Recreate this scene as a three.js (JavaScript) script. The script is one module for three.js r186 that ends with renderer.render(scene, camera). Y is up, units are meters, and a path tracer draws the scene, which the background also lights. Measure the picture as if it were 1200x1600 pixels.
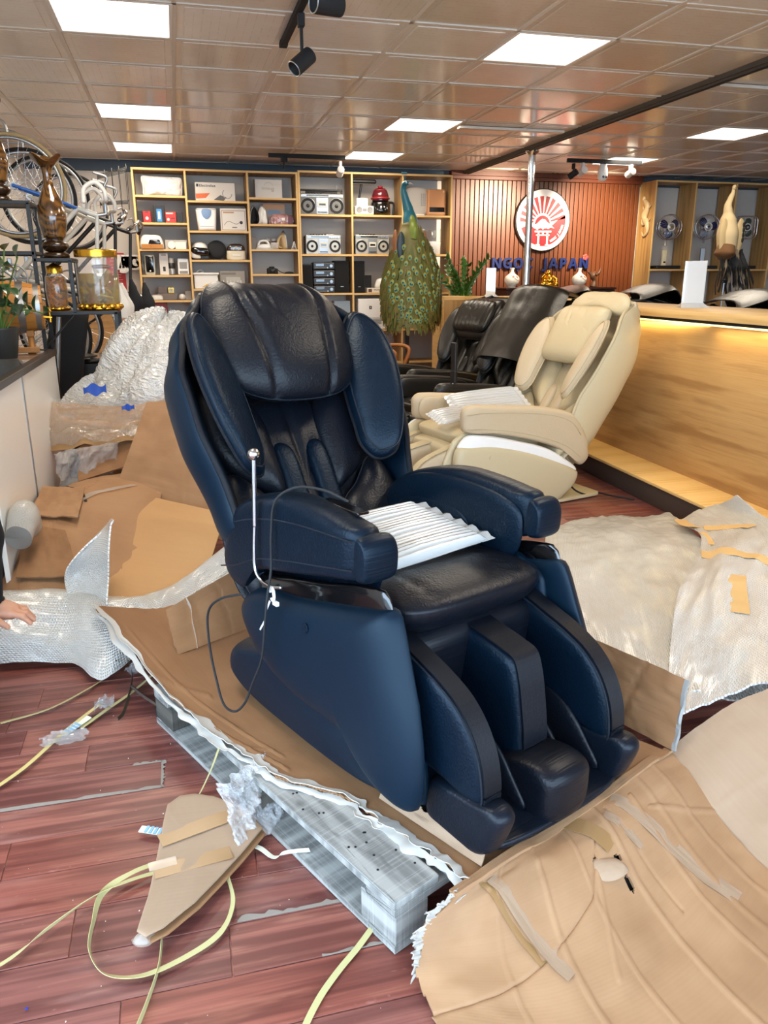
import * as THREE from 'three';
import { RoundedBoxGeometry } from 'three/addons/geometries/RoundedBoxGeometry.js';
import { mergeGeometries, mergeVertices, toCreasedNormals } from 'three/addons/utils/BufferGeometryUtils.js';
import { TextGeometry } from 'three/addons/geometries/TextGeometry.js';
import { FontLoader } from 'three/addons/loaders/FontLoader.js';
import { MarchingCubes } from 'three/addons/objects/MarchingCubes.js';
import { RectAreaLightUniformsLib } from 'three/addons/lights/RectAreaLightUniformsLib.js';

// ---------- camera, daylight, exposure ----------
const scene = new THREE.Scene();
const camera = new THREE.PerspectiveCamera(67.03, 1200 / 1600, 0.05, 60);
camera.position.set(0, 1.4, 0);
camera.rotation.order = 'YXZ';
camera.rotation.set(THREE.MathUtils.degToRad(-16.81), THREE.MathUtils.degToRad(-14.52), THREE.MathUtils.degToRad(-0.14));
scene.add(camera);
const renderer = new THREE.WebGLRenderer({ antialias: true });
renderer.toneMapping = THREE.LinearToneMapping;
renderer.toneMappingExposure = 1.5;
renderer.shadowMap.enabled = true;
RectAreaLightUniformsLib.init();
scene.background = new THREE.Color().setRGB(0.60, 0.79, 1.0);     // overcast blue daylight outside the shop front
scene.backgroundIntensity = 6.2;
const PANEL_LIGHT = 17, LIGHT_COLOUR = new THREE.Color().setRGB(1.0, 0.87, 0.69);

// ---------- helpers ----------
const V2 = (x, y) => new THREE.Vector2(x, y), V3 = (x, y, z) => new THREE.Vector3(x, y, z);
const lerp = (a, b, t) => a + (b - a) * t, clamp = (x, a = 0, b = 1) => Math.min(b, Math.max(a, x));
const sstep = (a, b, x) => { const t = clamp((x - a) / (b - a)); return t * t * (3 - 2 * t); };
const rad = d => d * Math.PI / 180;
function rng(seed) { let s = seed >>> 0; return () => { s = (s + 0x6D2B79F5) >>> 0; let t = Math.imul(s ^ (s >>> 15), 1 | s); t = (t + Math.imul(t ^ (t >>> 7), 61 | t)) ^ t; return ((t ^ (t >>> 14)) >>> 0) / 4294967296; }; }
const hash = (x, y, s = 0) => { let h = Math.imul(x | 0, 374761393) ^ Math.imul(y | 0, 668265263) ^ Math.imul((s | 0) + 11, 1274126177); h = Math.imul(h ^ (h >>> 13), 1274126177); return ((h ^ (h >>> 16)) >>> 0) / 4294967296; };
function vnoise(x, y, px = 0, py = 0, s = 0) {
  const ix = Math.floor(x), iy = Math.floor(y), fx = x - ix, fy = y - iy, u = fx * fx * (3 - 2 * fx), v = fy * fy * (3 - 2 * fy);
  const m = (i, p) => p ? ((i % p) + p) % p : i;
  const a = hash(m(ix, px), m(iy, py), s), b = hash(m(ix + 1, px), m(iy, py), s), c = hash(m(ix, px), m(iy + 1, py), s), d = hash(m(ix + 1, px), m(iy + 1, py), s);
  return lerp(lerp(a, b, u), lerp(c, d, u), v);
}
function fbm(x, y, px, py, o = 4, s = 0) { let a = 0.5, t = 0, n = 0; for (let i = 0; i < o; i++) { t += a * vnoise(x, y, px, py, s + i); n += a; a *= 0.5; x *= 2; y *= 2; px *= 2; py *= 2; } return t / n; }
const ridge = (x, y, px, py, o = 4, s = 0) => { let a = 0.5, t = 0, n = 0; for (let i = 0; i < o; i++) { t += a * (1 - Math.abs(2 * vnoise(x, y, px, py, s + i) - 1)); n += a; a *= 0.55; x *= 2; y *= 2; px *= 2; py *= 2; } return t / n; };
function tex(w, h, fn, srgb = true, rx = 1, ry = 1) {
  const d = new Uint8Array(w * h * 4);
  for (let j = 0; j < h; j++) for (let i = 0; i < w; i++) { const c = fn(i / w, j / h), k = (j * w + i) * 4; if (typeof c === 'number') d[k] = d[k + 1] = d[k + 2] = clamp(c) * 255; else { d[k] = clamp(c[0]) * 255; d[k + 1] = clamp(c[1]) * 255; d[k + 2] = clamp(c[2]) * 255; } d[k + 3] = 255; }
  const t = new THREE.DataTexture(d, w, h); t.wrapS = t.wrapT = THREE.RepeatWrapping; t.magFilter = THREE.LinearFilter; t.minFilter = THREE.LinearFilter;
  if (srgb) t.colorSpace = THREE.SRGBColorSpace; t.repeat.set(rx, ry); t.needsUpdate = true; return t;
}
function canvasTex(w, h, draw) { const c = document.createElement('canvas'); c.width = w; c.height = h; const g = c.getContext('2d'); draw(g, w, h); const t = new THREE.CanvasTexture(c); t.colorSpace = THREE.SRGBColorSpace; return t; }
const mix3 = (a, b, t) => [lerp(a[0], b[0], t), lerp(a[1], b[1], t), lerp(a[2], b[2], t)];
const hx = h => [(h >> 16 & 255) / 255, (h >> 8 & 255) / 255, (h & 255) / 255];
const std = (color, roughness = 0.6, o = {}) => new THREE.MeshStandardMaterial({ color, roughness, side: THREE.DoubleSide, ...o });
const phys = (color, roughness, o = {}) => new THREE.MeshPhysicalMaterial({ color, roughness, side: THREE.DoubleSide, ...o });

const used = {};
function numbered(n) { const k = used[n] = (used[n] || 0) + 1; return k === 1 ? n : n + '_' + String(k - 1).padStart(3, '0'); }
function tag(o, label, category, group) { o.userData.label = label; o.userData.category = category; if (group) o.userData.group = group; return o; }
function thing(name, label, category, pos = [0, 0, 0], turn = 0, group) { const o = new THREE.Group(); o.name = numbered(name); o.position.set(...pos); o.rotation.y = turn; scene.add(o); return tag(o, label, category, group); }
function part(name, geo, mat, parent, label) { if (Array.isArray(geo)) geo = merge(geo); const m = new THREE.Mesh(geo, mat); m.castShadow = m.receiveShadow = true; m.name = name; if (parent) { const n = parent.children.filter(c => c.userData.stem === name).length; m.userData.stem = name; if (n) m.name = name + '_' + String(n).padStart(3, '0'); parent.add(m); } if (label) m.userData.label = label; return m; }
function parts(name, arr, mat, parent, label) { return arr.map(g => part(name, g, mat, parent, label)); }
function solo(name, label, category, geo, mat, group) { const m = part(name, geo, mat); m.name = numbered(name); scene.add(m); return tag(m, label, category, group); }
function struct(name, geo, mat) { const m = part(name, geo, mat); m.name = numbered(name); m.userData.kind = 'structure'; scene.add(m); return m; }
function clone(o, label, pos, turn, group) { const c = o.clone(); c.name = numbered(o.name.replace(/_\d{3}$/, '')); c.userData = { ...o.userData }; if (label) c.userData.label = label; if (group) c.userData.group = group; if (pos) c.position.set(...pos); if (turn !== undefined) c.rotation.y = turn; scene.add(c); return c; }
function clean(g) { g = g.index ? g.toNonIndexed() : g; for (const k of Object.keys(g.attributes)) if (!['position', 'normal', 'uv'].includes(k)) g.deleteAttribute(k); if (!g.attributes.uv) g.setAttribute('uv', new THREE.BufferAttribute(new Float32Array(g.attributes.position.count * 2), 2)); if (!g.attributes.normal) g.computeVertexNormals(); return g; }
function merge(a) { return a.length === 1 ? a[0] : mergeGeometries(a.map(clean)); }
function box(w, h, d, x = 0, y = 0, z = 0, r = 0.004, seg = 1) { r = Math.min(r, w / 2.01, h / 2.01, d / 2.01); const g = r > 0 ? new RoundedBoxGeometry(w, h, d, seg, r) : new THREE.BoxGeometry(w, h, d); g.translate(x, y, z); return metreUV(g); }
function span(x0, x1, y0, y1, z0, z1, r = 0.004, seg = 1) { return box(Math.abs(x1 - x0), Math.abs(y1 - y0), Math.abs(z1 - z0), (x0 + x1) / 2, (y0 + y1) / 2, (z0 + z1) / 2, r, seg); }
function metreUV(g) { const p = g.attributes.position, n = g.attributes.normal, uv = new Float32Array(p.count * 2); for (let i = 0; i < p.count; i++) { const ax = Math.abs(n.getX(i)), ay = Math.abs(n.getY(i)), az = Math.abs(n.getZ(i)); let u, v; if (ax > ay && ax > az) { u = p.getZ(i); v = p.getY(i); } else if (ay > az) { u = p.getX(i); v = p.getZ(i); } else { u = p.getX(i); v = p.getY(i); } uv[2 * i] = u; uv[2 * i + 1] = v; } g.setAttribute('uv', new THREE.BufferAttribute(uv, 2)); return g; }
function cyl(r0, r1, h, x = 0, y = 0, z = 0, seg = 20, axis = 'y') { const g = new THREE.CylinderGeometry(r0, r1, h, seg); if (axis === 'x') g.rotateZ(Math.PI / 2); if (axis === 'z') g.rotateX(Math.PI / 2); g.translate(x, y, z); return g; }
function ball(r, x = 0, y = 0, z = 0, sx = 1, sy = 1, sz = 1, seg = 20) { const g = new THREE.SphereGeometry(r, seg, Math.round(seg * 0.7)); g.scale(sx, sy, sz); g.translate(x, y, z); return g; }
function tube(pts, r, seg = 40, rs = 8, closed = false) { const c = new THREE.CatmullRomCurve3(pts.map(p => p.isVector3 ? p : V3(...p)), closed, 'centripetal'); const g = new THREE.TubeGeometry(c, seg, r, rs, closed); if (closed) return g; const a = c.getPoint(0), b = c.getPoint(1); return merge([g, ball(r, a.x, a.y, a.z, 1, 1, 1, 8), ball(r, b.x, b.y, b.z, 1, 1, 1, 8)]); }
function bar(a, b, r, seg = 10) { const A = V3(...a), B = V3(...b), d = B.clone().sub(A), g = new THREE.CylinderGeometry(r, r, d.length(), seg); g.applyQuaternion(new THREE.Quaternion().setFromUnitVectors(V3(0, 1, 0), d.clone().normalize())); const m = A.add(B).multiplyScalar(0.5); g.translate(m.x, m.y, m.z); return g; }
function lathe(pts, seg = 32, x = 0, y = 0, z = 0) { const g = new THREE.LatheGeometry(pts.map(p => V2(Math.max(p[0], 0.0001), p[1])), seg); g.translate(x, y, z); return g; }
function smoothPts(pts, n) { return new THREE.CatmullRomCurve3(pts.map(p => V3(p[0], p[1], 0)), true, 'centripetal').getSpacedPoints(n).slice(0, n); }
function roundPoly(pts, r, n = 5) { const o = []; const N = pts.length; for (let i = 0; i < N; i++) { const p = V2(...pts[i]), a = V2(...pts[(i + N - 1) % N]).sub(p), b = V2(...pts[(i + 1) % N]).sub(p); const rr = Math.min(r, a.length() * 0.45, b.length() * 0.45); a.setLength(rr).add(p); b.setLength(rr).add(p); for (let k = 0; k <= n; k++) { const t = k / n; o.push([(1 - t) * (1 - t) * a.x + 2 * t * (1 - t) * p.x + t * t * b.x, (1 - t) * (1 - t) * a.y + 2 * t * (1 - t) * p.y + t * t * b.y]); } } return o; }
function extr(pts, depth, bevel = 0.004, seg = 2, holes) { const s = new THREE.Shape(pts.map(p => V2(...p))); if (holes) for (const h of holes) s.holes.push(new THREE.Path(h.map(p => V2(...p)))); const g = new THREE.ExtrudeGeometry(s, { depth: Math.max(depth - 2 * bevel, 0.0005), bevelEnabled: bevel > 0, bevelSize: bevel, bevelThickness: bevel, bevelOffset: -bevel, bevelSegments: seg, steps: 1, curveSegments: 8 }); g.translate(0, 0, bevel - depth / 2); return toCreasedNormals(g, 0.6); }
// a closed cushion or slab: outline (u, v) swollen to +T in front and -Tb behind; p large = flat face with a round edge
function pillow(outline, T, o = {}) {
  const n = o.n || 72, K = o.K || 12, p = o.p || 2.4, q = o.q || 2, Tb = o.Tb ?? T, pb = o.pb || p;
  const b = o.raw ? outline.map(a => V3(a[0], a[1], 0)) : smoothPts(outline, n); const N = b.length;
  let cx = 0, cy = 0, A = 0; for (let i = 0; i < N; i++) { const a = b[i], c = b[(i + 1) % N], k = a.x * c.y - c.x * a.y; A += k; cx += (a.x + c.x) * k; cy += (a.y + c.y) * k; } cx /= 3 * A; cy /= 3 * A; if (o.c) [cx, cy] = o.c;
  const pos = [], uv = [], idx = []; const map = o.map || ((u, v, w) => [u, v, w]);
  const add = (u, v, w) => { pos.push(...map(u, v, w)); uv.push(u, v); return pos.length / 3 - 1; };
  const rings = []; const side = (sg, T, pp) => { const R = []; for (let k = 1; k <= K; k++) { const ph = (k / K) * Math.PI / 2, s = Math.pow(Math.sin(ph), 2 / pp), h = T * Math.pow(Math.max(0, Math.cos(ph)), 2 / q) * (k === K ? 0 : 1); R.push([s, h]); } return R; };
  const c0 = (T, sg) => add(cx, cy, sg * T - (sg > 0 && o.dent ? o.dent(cx, cy) : 0));
  const f = side(1, T, p), r = side(-1, Tb, pb);
  const c1 = c0(T, 1); const ring = (s, w, d) => { const i0 = pos.length / 3; for (let i = 0; i < N; i++) { const u = cx + (b[i].x - cx) * s, v = cy + (b[i].y - cy) * s; add(u, v, w - (d && o.dent ? o.dent(u, v) * Math.min(1, w / T * 3) : 0)); } return i0; };
  const F = f.map(([s, h]) => ring(s, h, true)); const c2 = c0(Tb, -1); const B = r.slice(0, -1).map(([s, h]) => ring(s, -h, false)); B.push(F[K - 1]);
  const ccw = A > 0;
  const tri = (a, bb, c, flip) => { (flip !== ccw) ? idx.push(a, bb, c) : idx.push(a, c, bb); };
  for (const [c, L, fl] of [[c1, F, false], [c2, B, true]]) { for (let i = 0; i < N; i++) { const j = (i + 1) % N; tri(c, L[0] + i, L[0] + j, fl); for (let k = 0; k + 1 < K; k++) { tri(L[k] + i, L[k + 1] + i, L[k + 1] + j, fl); tri(L[k] + i, L[k + 1] + j, L[k] + j, fl); } } }
  const g = new THREE.BufferGeometry(); g.setAttribute('position', new THREE.Float32BufferAttribute(pos, 3)); g.setAttribute('uv', new THREE.Float32BufferAttribute(uv, 2)); g.setIndex(idx); g.computeVertexNormals();
  g.surf = (u, v) => { const a = Math.atan2(v - cy, u - cx), rr = Math.hypot(u - cx, v - cy); let best = 1e9, R = 1; for (let i = 0; i < N; i++) { const e = Math.abs(Math.atan2(Math.sin(Math.atan2(b[i].y - cy, b[i].x - cx) - a), Math.cos(Math.atan2(b[i].y - cy, b[i].x - cx) - a))); if (e < best) { best = e; R = Math.hypot(b[i].x - cx, b[i].y - cy); } } const s = Math.min(rr / R, 0.999); let w = T * Math.pow(1 - Math.pow(s, p), 1 / q); if (o.dent) w -= o.dent(u, v) * Math.min(1, w / T * 3); return map(u, v, w); };
  g.rim = (s = 1, w = 0) => b.map(a => V3(...map(cx + (a.x - cx) * s, cy + (a.y - cy) * s, w)));
  return g;
}
// a thick sheet: fn(u, v) gives the mid surface, thickness t, inside(u,v) can leave cells out
function sheet(nu, nv, fn, t, o = {}) {
  const P = [], pos = [], uv = [], idx = []; const su = o.su || 1, sv = o.sv || 1;
  for (let j = 0; j <= nv; j++) for (let i = 0; i <= nu; i++) P.push(V3(...fn(i / nu, j / nv)));
  const at = (i, j) => P[clamp(j, 0, nv) * (nu + 1) + clamp(i, 0, nu)];
  const M = (nu + 1) * (nv + 1);
  for (const sg of [0.5, -0.5]) for (let j = 0; j <= nv; j++) for (let i = 0; i <= nu; i++) { const du = at(i + 1, j).clone().sub(at(i - 1, j)), dv = at(i, j + 1).clone().sub(at(i, j - 1)), n = dv.cross(du).normalize(), p = at(i, j); pos.push(p.x + n.x * t * sg, p.y + n.y * t * sg, p.z + n.z * t * sg); uv.push(i / nu * su, j / nv * sv); }
  const keep = (i, j) => i >= 0 && j >= 0 && i < nu && j < nv && (!o.inside || o.inside((i + 0.5) / nu, (j + 0.5) / nv));
  const V = (i, j, s) => s * M + j * (nu + 1) + i;
  const wall = (a, b) => { const k = pos.length / 3; for (const [q, s] of [[a, 0], [b, 0], [a, 1], [b, 1]]) { const c = (s * M + q) * 3; pos.push(pos[c], pos[c + 1], pos[c + 2]); uv.push(uv[2 * q], uv[2 * q + 1]); } idx.push(k, k + 2, k + 1, k + 1, k + 2, k + 3); };
  for (let j = 0; j < nv; j++) for (let i = 0; i < nu; i++) if (keep(i, j)) { idx.push(V(i, j, 0), V(i, j + 1, 0), V(i + 1, j, 0), V(i + 1, j, 0), V(i, j + 1, 0), V(i + 1, j + 1, 0), V(i, j, 1), V(i + 1, j, 1), V(i, j + 1, 1), V(i + 1, j, 1), V(i + 1, j + 1, 1), V(i, j + 1, 1));
    const q = (a, b) => b * (nu + 1) + a; if (!keep(i - 1, j)) wall(q(i, j), q(i, j + 1)); if (!keep(i + 1, j)) wall(q(i + 1, j + 1), q(i + 1, j)); if (!keep(i, j - 1)) wall(q(i + 1, j), q(i, j)); if (!keep(i, j + 1)) wall(q(i, j + 1), q(i + 1, j + 1)); }
  const g = new THREE.BufferGeometry(); g.setAttribute('position', new THREE.Float32BufferAttribute(pos, 3)); g.setAttribute('uv', new THREE.Float32BufferAttribute(uv, 2)); g.setIndex(idx); g.computeVertexNormals(); return g;
}
// polygon plan to sheet: bilinear patch with Catmull edges a..d given as lists of points along v=0 and v=1
const bil = (a, b, c, d) => (u, v) => [0, 1, 2].map(k => lerp(lerp(a[k], b[k], u), lerp(d[k], c[k], u), v));
function curveOf(pts) { const c = new THREE.CatmullRomCurve3(pts.map(p => V3(...p)), false, 'centripetal'); return t => c.getPoint(clamp(t)); }
function rows(list) { const cs = list.map(curveOf); return (u, v) => { const pts = cs.map(c => c(u)); const k = new THREE.CatmullRomCurve3(pts, false, 'centripetal'); const p = k.getPoint(clamp(v)); return [p.x, p.y, p.z]; }; }
// flat band along a path; roll[i] turns its face about the path (0 = face up)
function ribbon(pts, w, t, roll = [0], seg = 60) {
  const c = new THREE.CatmullRomCurve3(pts.map(p => V3(...p)), false, 'centripetal'); const pos = [], idx = [], uv = []; const up = V3(0, 1, 0);
  for (let i = 0; i <= seg; i++) { const s = i / seg, p = c.getPoint(s), T = c.getTangent(s); const S = T.clone().cross(up).normalize(), N = S.clone().cross(T).normalize(); const f = s * (roll.length - 1), k = Math.min(Math.floor(f), roll.length - 2), a = roll.length > 1 ? lerp(roll[k], roll[k + 1], sstep(0, 1, f - k)) : roll[0]; const X = S.clone().multiplyScalar(Math.cos(a)).addScaledVector(N, Math.sin(a)), Y = T.clone().cross(X).normalize(); for (const [x, y] of [[-1, -1], [1, -1], [1, 1], [-1, 1]]) { const q = p.clone().addScaledVector(X, x * w / 2).addScaledVector(Y, y * t / 2); pos.push(q.x, q.y, q.z); uv.push(s, (x + 1) / 2); } }
  for (let i = 0; i < seg; i++) for (let k = 0; k < 4; k++) { const a = i * 4 + k, b = i * 4 + (k + 1) % 4; idx.push(a, b, a + 4, b, b + 4, a + 4); } idx.push(0, 2, 1, 0, 3, 2); const e = seg * 4; idx.push(e, e + 1, e + 2, e, e + 2, e + 3);
  const g = new THREE.BufferGeometry(); g.setAttribute('position', new THREE.Float32BufferAttribute(pos, 3)); g.setAttribute('uv', new THREE.Float32BufferAttribute(uv, 2)); g.setIndex(idx); return toCreasedNormals(g, 0.5);
}
// body of varying round section along a path: rs = [[rx, ry], ...]
function limb(pts, rs, seg = 40, m = 16) {
  const c = new THREE.CatmullRomCurve3(pts.map(p => V3(...p)), false, 'centripetal'), fr = c.computeFrenetFrames(seg, false); const pos = [], idx = [], uv = [];
  const R = s => { const f = s * (rs.length - 1), k = Math.min(Math.floor(f), rs.length - 2), t = sstep(0, 1, f - k); return [lerp(rs[k][0], rs[k + 1][0], t), lerp(rs[k][1], rs[k + 1][1], t)]; };
  for (let i = 0; i <= seg; i++) { const s = i / seg, p = c.getPoint(s), [a, b] = R(s); for (let k = 0; k < m; k++) { const t = k / m * 2 * Math.PI, q = p.clone().addScaledVector(fr.normals[i], Math.cos(t) * a).addScaledVector(fr.binormals[i], Math.sin(t) * b); pos.push(q.x, q.y, q.z); uv.push(s, k / m); } }
  for (let i = 0; i < seg; i++) for (let k = 0; k < m; k++) { const a = i * m + k, b = i * m + (k + 1) % m; idx.push(a, b, a + m, b, b + m, a + m); }
  for (const [i, fl] of [[0, 0], [seg, 1]]) { const p = c.getPoint(i / seg), k0 = pos.length / 3; pos.push(p.x, p.y, p.z); uv.push(0, 0); for (let k = 0; k < m; k++) { const a = i * m + k, b = i * m + (k + 1) % m; fl ? idx.push(k0, a, b) : idx.push(k0, b, a); } }
  const g = new THREE.BufferGeometry(); g.setAttribute('position', new THREE.Float32BufferAttribute(pos, 3)); g.setAttribute('uv', new THREE.Float32BufferAttribute(uv, 2)); g.setIndex(idx); g.computeVertexNormals(); return g;
}
// ---------- materials ----------
const grain = (base, dark, light, sx, sy, seed) => (u, v) => { const w = fbm(u * sx, v * sy, sx, sy, 5, seed), f = vnoise(u * sx * 2 + w * 3, v * sy * 16, sx * 2, sy * 16, seed + 7), k = fbm(u * 3, v * 6, 3, 6, 3, seed + 3); let c = mix3(base, dark, sstep(0.42, 0.75, w) * 0.75); c = mix3(c, light, sstep(0.5, 0.9, k) * 0.5); return mix3(c, dark, f * f * 0.35); };
const OAK = tex(512, 512, grain(hx(0xb98f58), hx(0x94693a), hx(0xcaa56d), 3, 18, 1)), OAKV = tex(512, 512, (u, v) => grain(hx(0xb08a55), hx(0x8a6636), hx(0xc39d66), 3, 18, 5)(v, u));
OAK.repeat.set(0.7, 1.1); OAKV.repeat.set(1.6, 0.6);
const M = {};
M.oak = std(0xffffff, 0.5, { map: OAK }); M.oakV = std(0xffffff, 0.5, { map: OAKV });
M.oakEdge = std(0xd9b272, 0.5);
const bareOak = tex(256, 256, grain(hx(0xe0b878), hx(0xc99c58), hx(0xe8c68c), 2, 10, 9)); bareOak.repeat.set(1, 4); M.oakPale = std(0xffffff, 0.5, { map: bareOak });
const plankTex = [0, 1, 2].map(k => { const t = tex(512, 128, (u, v) => { const w = fbm(u * 2, v * 7, 2, 7, 5, 20 + k * 9), f = vnoise(u * 5 + w, v * 44, 5, 44, 31 + k), s = fbm(u * 6, v * 6, 6, 6, 4, 50 + k); let c = mix3(hx(0x9c6255), hx(0x6e3f38), sstep(0.35, 0.72, w)); c = mix3(c, hx(0xb27f69), sstep(0.55, 0.85, s) * 0.55); c = mix3(c, hx(0x653830), f * 0.4); const sc = ridge(u * 9, v * 3, 9, 3, 3, 70 + k); return mix3(c, hx(0xc9b0a8), sstep(0.93, 0.99, sc) * 0.35 + sstep(0.62, 0.8, fbm(u * 4, v * 2, 4, 2, 5, 90 + k)) * 0.16); }); t.repeat.set(1 / 0.9, 1 / 0.138); return t; });
const scuff = tex(256, 256, (u, v) => 0.5 + 0.35 * (fbm(u * 8, v * 8, 8, 8, 4, 60) - 0.5) + 0.3 * sstep(0.9, 0.98, ridge(u * 5, v * 12, 5, 12, 3, 61)), false);
M.planks = []; for (const t of plankTex) for (const c of [0xffffff, 0xf0dcd8, 0xe6e2ea]) M.planks.push(std(c, 0.75, { map: t, roughnessMap: scuff }));
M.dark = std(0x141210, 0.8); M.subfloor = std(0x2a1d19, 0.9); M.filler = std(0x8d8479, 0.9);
M.wall = std(0xd4ccc2, 0.9); M.wallWhite = std(0xd6d2cc, 0.9); M.blueStrip = std(0x4a5763, 0.8);
const tileBump = tex(128, 128, (u, v) => 0.5 + 0.5 * (fbm(u * 3, v * 3, 3, 3, 2, 80) - 0.5), false), tileCol = tex(256, 256, (u, v) => { const c = mix3(hx(0xeee8de), hx(0xe4dccf), fbm(u * 6, v * 6, 6, 6, 3, 81)); const l = Math.abs(((u * 14) % 1) - 0.5) < 0.06 && hash(Math.floor(u * 14), Math.floor(v * 40)) > 0.5 ? 0.07 : 0; return mix3(c, hx(0xa3998a), l * 3); });
tileCol.repeat.set(1.6, 1.6); tileBump.repeat.set(1.2, 1.2);
M.tiles = [0xffffff, 0xf4efe8, 0xeae4da].map(c => phys(c, 0.4, { map: tileCol, bumpMap: tileBump, bumpScale: 0.006, clearcoat: 0.6, clearcoatRoughness: 0.13 }));
M.tbar = std(0xdad2c4, 0.45); M.beam = std(0x55504a, 0.45, { metalness: 0.4 });
M.lamp = new THREE.MeshStandardMaterial({ color: 0xffffff, emissive: new THREE.Color().setRGB(1, 0.95, 0.88), emissiveIntensity: 1.6 });
M.black = std(0x121212, 0.45); M.blackMatte = std(0x16171a, 0.75); M.blackGloss = phys(0x08090b, 0.15, { clearcoat: 1, clearcoatRoughness: 0.05 }); M.white = std(0xe6e3dc, 0.5); M.whiteGloss = std(0xe9e7e2, 0.25); M.grey = std(0x8b8b88, 0.5);
M.chrome = std(0xd8dade, 0.14, { metalness: 1 }); M.steel = std(0xa9abac, 0.35, { metalness: 0.9 }); M.gold = std(0xd7a63a, 0.25, { metalness: 1 });
M.glass = phys(0xffffff, 0.02, { transmission: 1, thickness: 0, ior: 1.45 });
const slatTex = tex(64, 256, (u, v) => mix3(hx(0x6d3817), hx(0x50260d), fbm(u * 4, v * 2, 4, 2, 4, 33) * 0.8 + vnoise(u * 24, v * 3, 24, 3, 34) * 0.3)); slatTex.repeat.set(6, 0.5); M.slat = std(0xffffff, 0.42, { map: slatTex }); M.slatBack = std(0x4a2410, 0.7);

// ---------- the room ----------
{
  const floor = new THREE.Group(); floor.name = 'floor'; floor.userData.kind = 'structure'; scene.add(floor);
  part('subfloor', span(-1.8, 9.2, -0.2, -0.008, -10.2, 1.8, 0), M.subfloor, floor);
  const R = rng(5), W = 0.138, L = 0.87; const ends = { '-1': -0.213, 0: 0.01, 1: -0.33, 2: 0.09, 3: -0.518, 4: 0.21, 5: -0.139, 6: -0.366, 7: 0.3 };
  const geos = {}; const pg = (l, v) => geos[l.toFixed(2) + v] ||= (() => { const g = box(l - 0.003, 0.008, W - 0.0025, 0, -0.004, 0, 0.0012); const uv = g.attributes.uv; for (let i = 0; i < uv.count; i++) uv.setXY(i, uv.getX(i) + v * 0.37, uv.getY(i) + W / 2); return g; })();
  for (let k = -3; k < 34; k++) {
    const z = -1.31 - W * (k + 0.5); const e = ends[k] ?? (R() * L); let x0 = e - Math.ceil((e + 1.75) / L) * L; const xm = k < 3 ? 0.95 : k < 12 ? 2.1 : 3.1;
    for (let x = x0; x < xm; x += L) { const p = part('plank', pg(L, Math.floor(R() * 3)), M.planks[Math.floor(R() * M.planks.length)], floor); p.position.set(x + L / 2, (R() - 0.5) * 0.001, z); }
  }
  part('far_boards', span(-1.7, 9, -0.0075, -0.003, -10, 1.55, 0), M.planks[0], floor);
  // ragged grey filler left in worn joints
  const jag = (x0, x1, z0, w, s) => { const n = 26, a = [], b = []; for (let i = 0; i <= n; i++) { const x = lerp(x0, x1, i / n); a.push([x, -z0]); b.unshift([x, -z0 + w * (0.25 + 0.9 * vnoise(i * 0.7, 2, 0, 0, s))]); } const g = extr([...a, ...b], 0.0012, 0, 1); g.rotateX(-Math.PI / 2); g.translate(0, 0.0012, 0); return g; };
  part('joint_filler', [jag(-0.75, -0.142, -2.0, 0.013, 4), jag(-0.23, -0.142, -2.128, 0.012, 5), jag(0.03, 0.3, -1.45, 0.018, 8), jag(0.2, 0.45, -1.31, 0.01, 9), (() => { const g = jag(-2.134, -2.0, 0, 0.014, 6); g.rotateY(-Math.PI / 2); g.translate(-0.147, 0, 0); return g; })()], M.filler, floor);
  const specks = []; const S = rng(8); for (let i = 0; i < 60; i++) { const x = -0.75 + S() * 1.1, z = -2.5 + S() * 1.4, s = 0.0006 + S() * S() * 0.0022; const g = box(s * 1.6, s, s, 0, 0, 0, 0); g.rotateY(S() * 3); g.translate(x, s * 0.6 + 0.001, z); specks.push(g); }
  const sp = part('floor_debris', specks, M.white, floor); sp.userData.kind = 'stuff';
}
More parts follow.
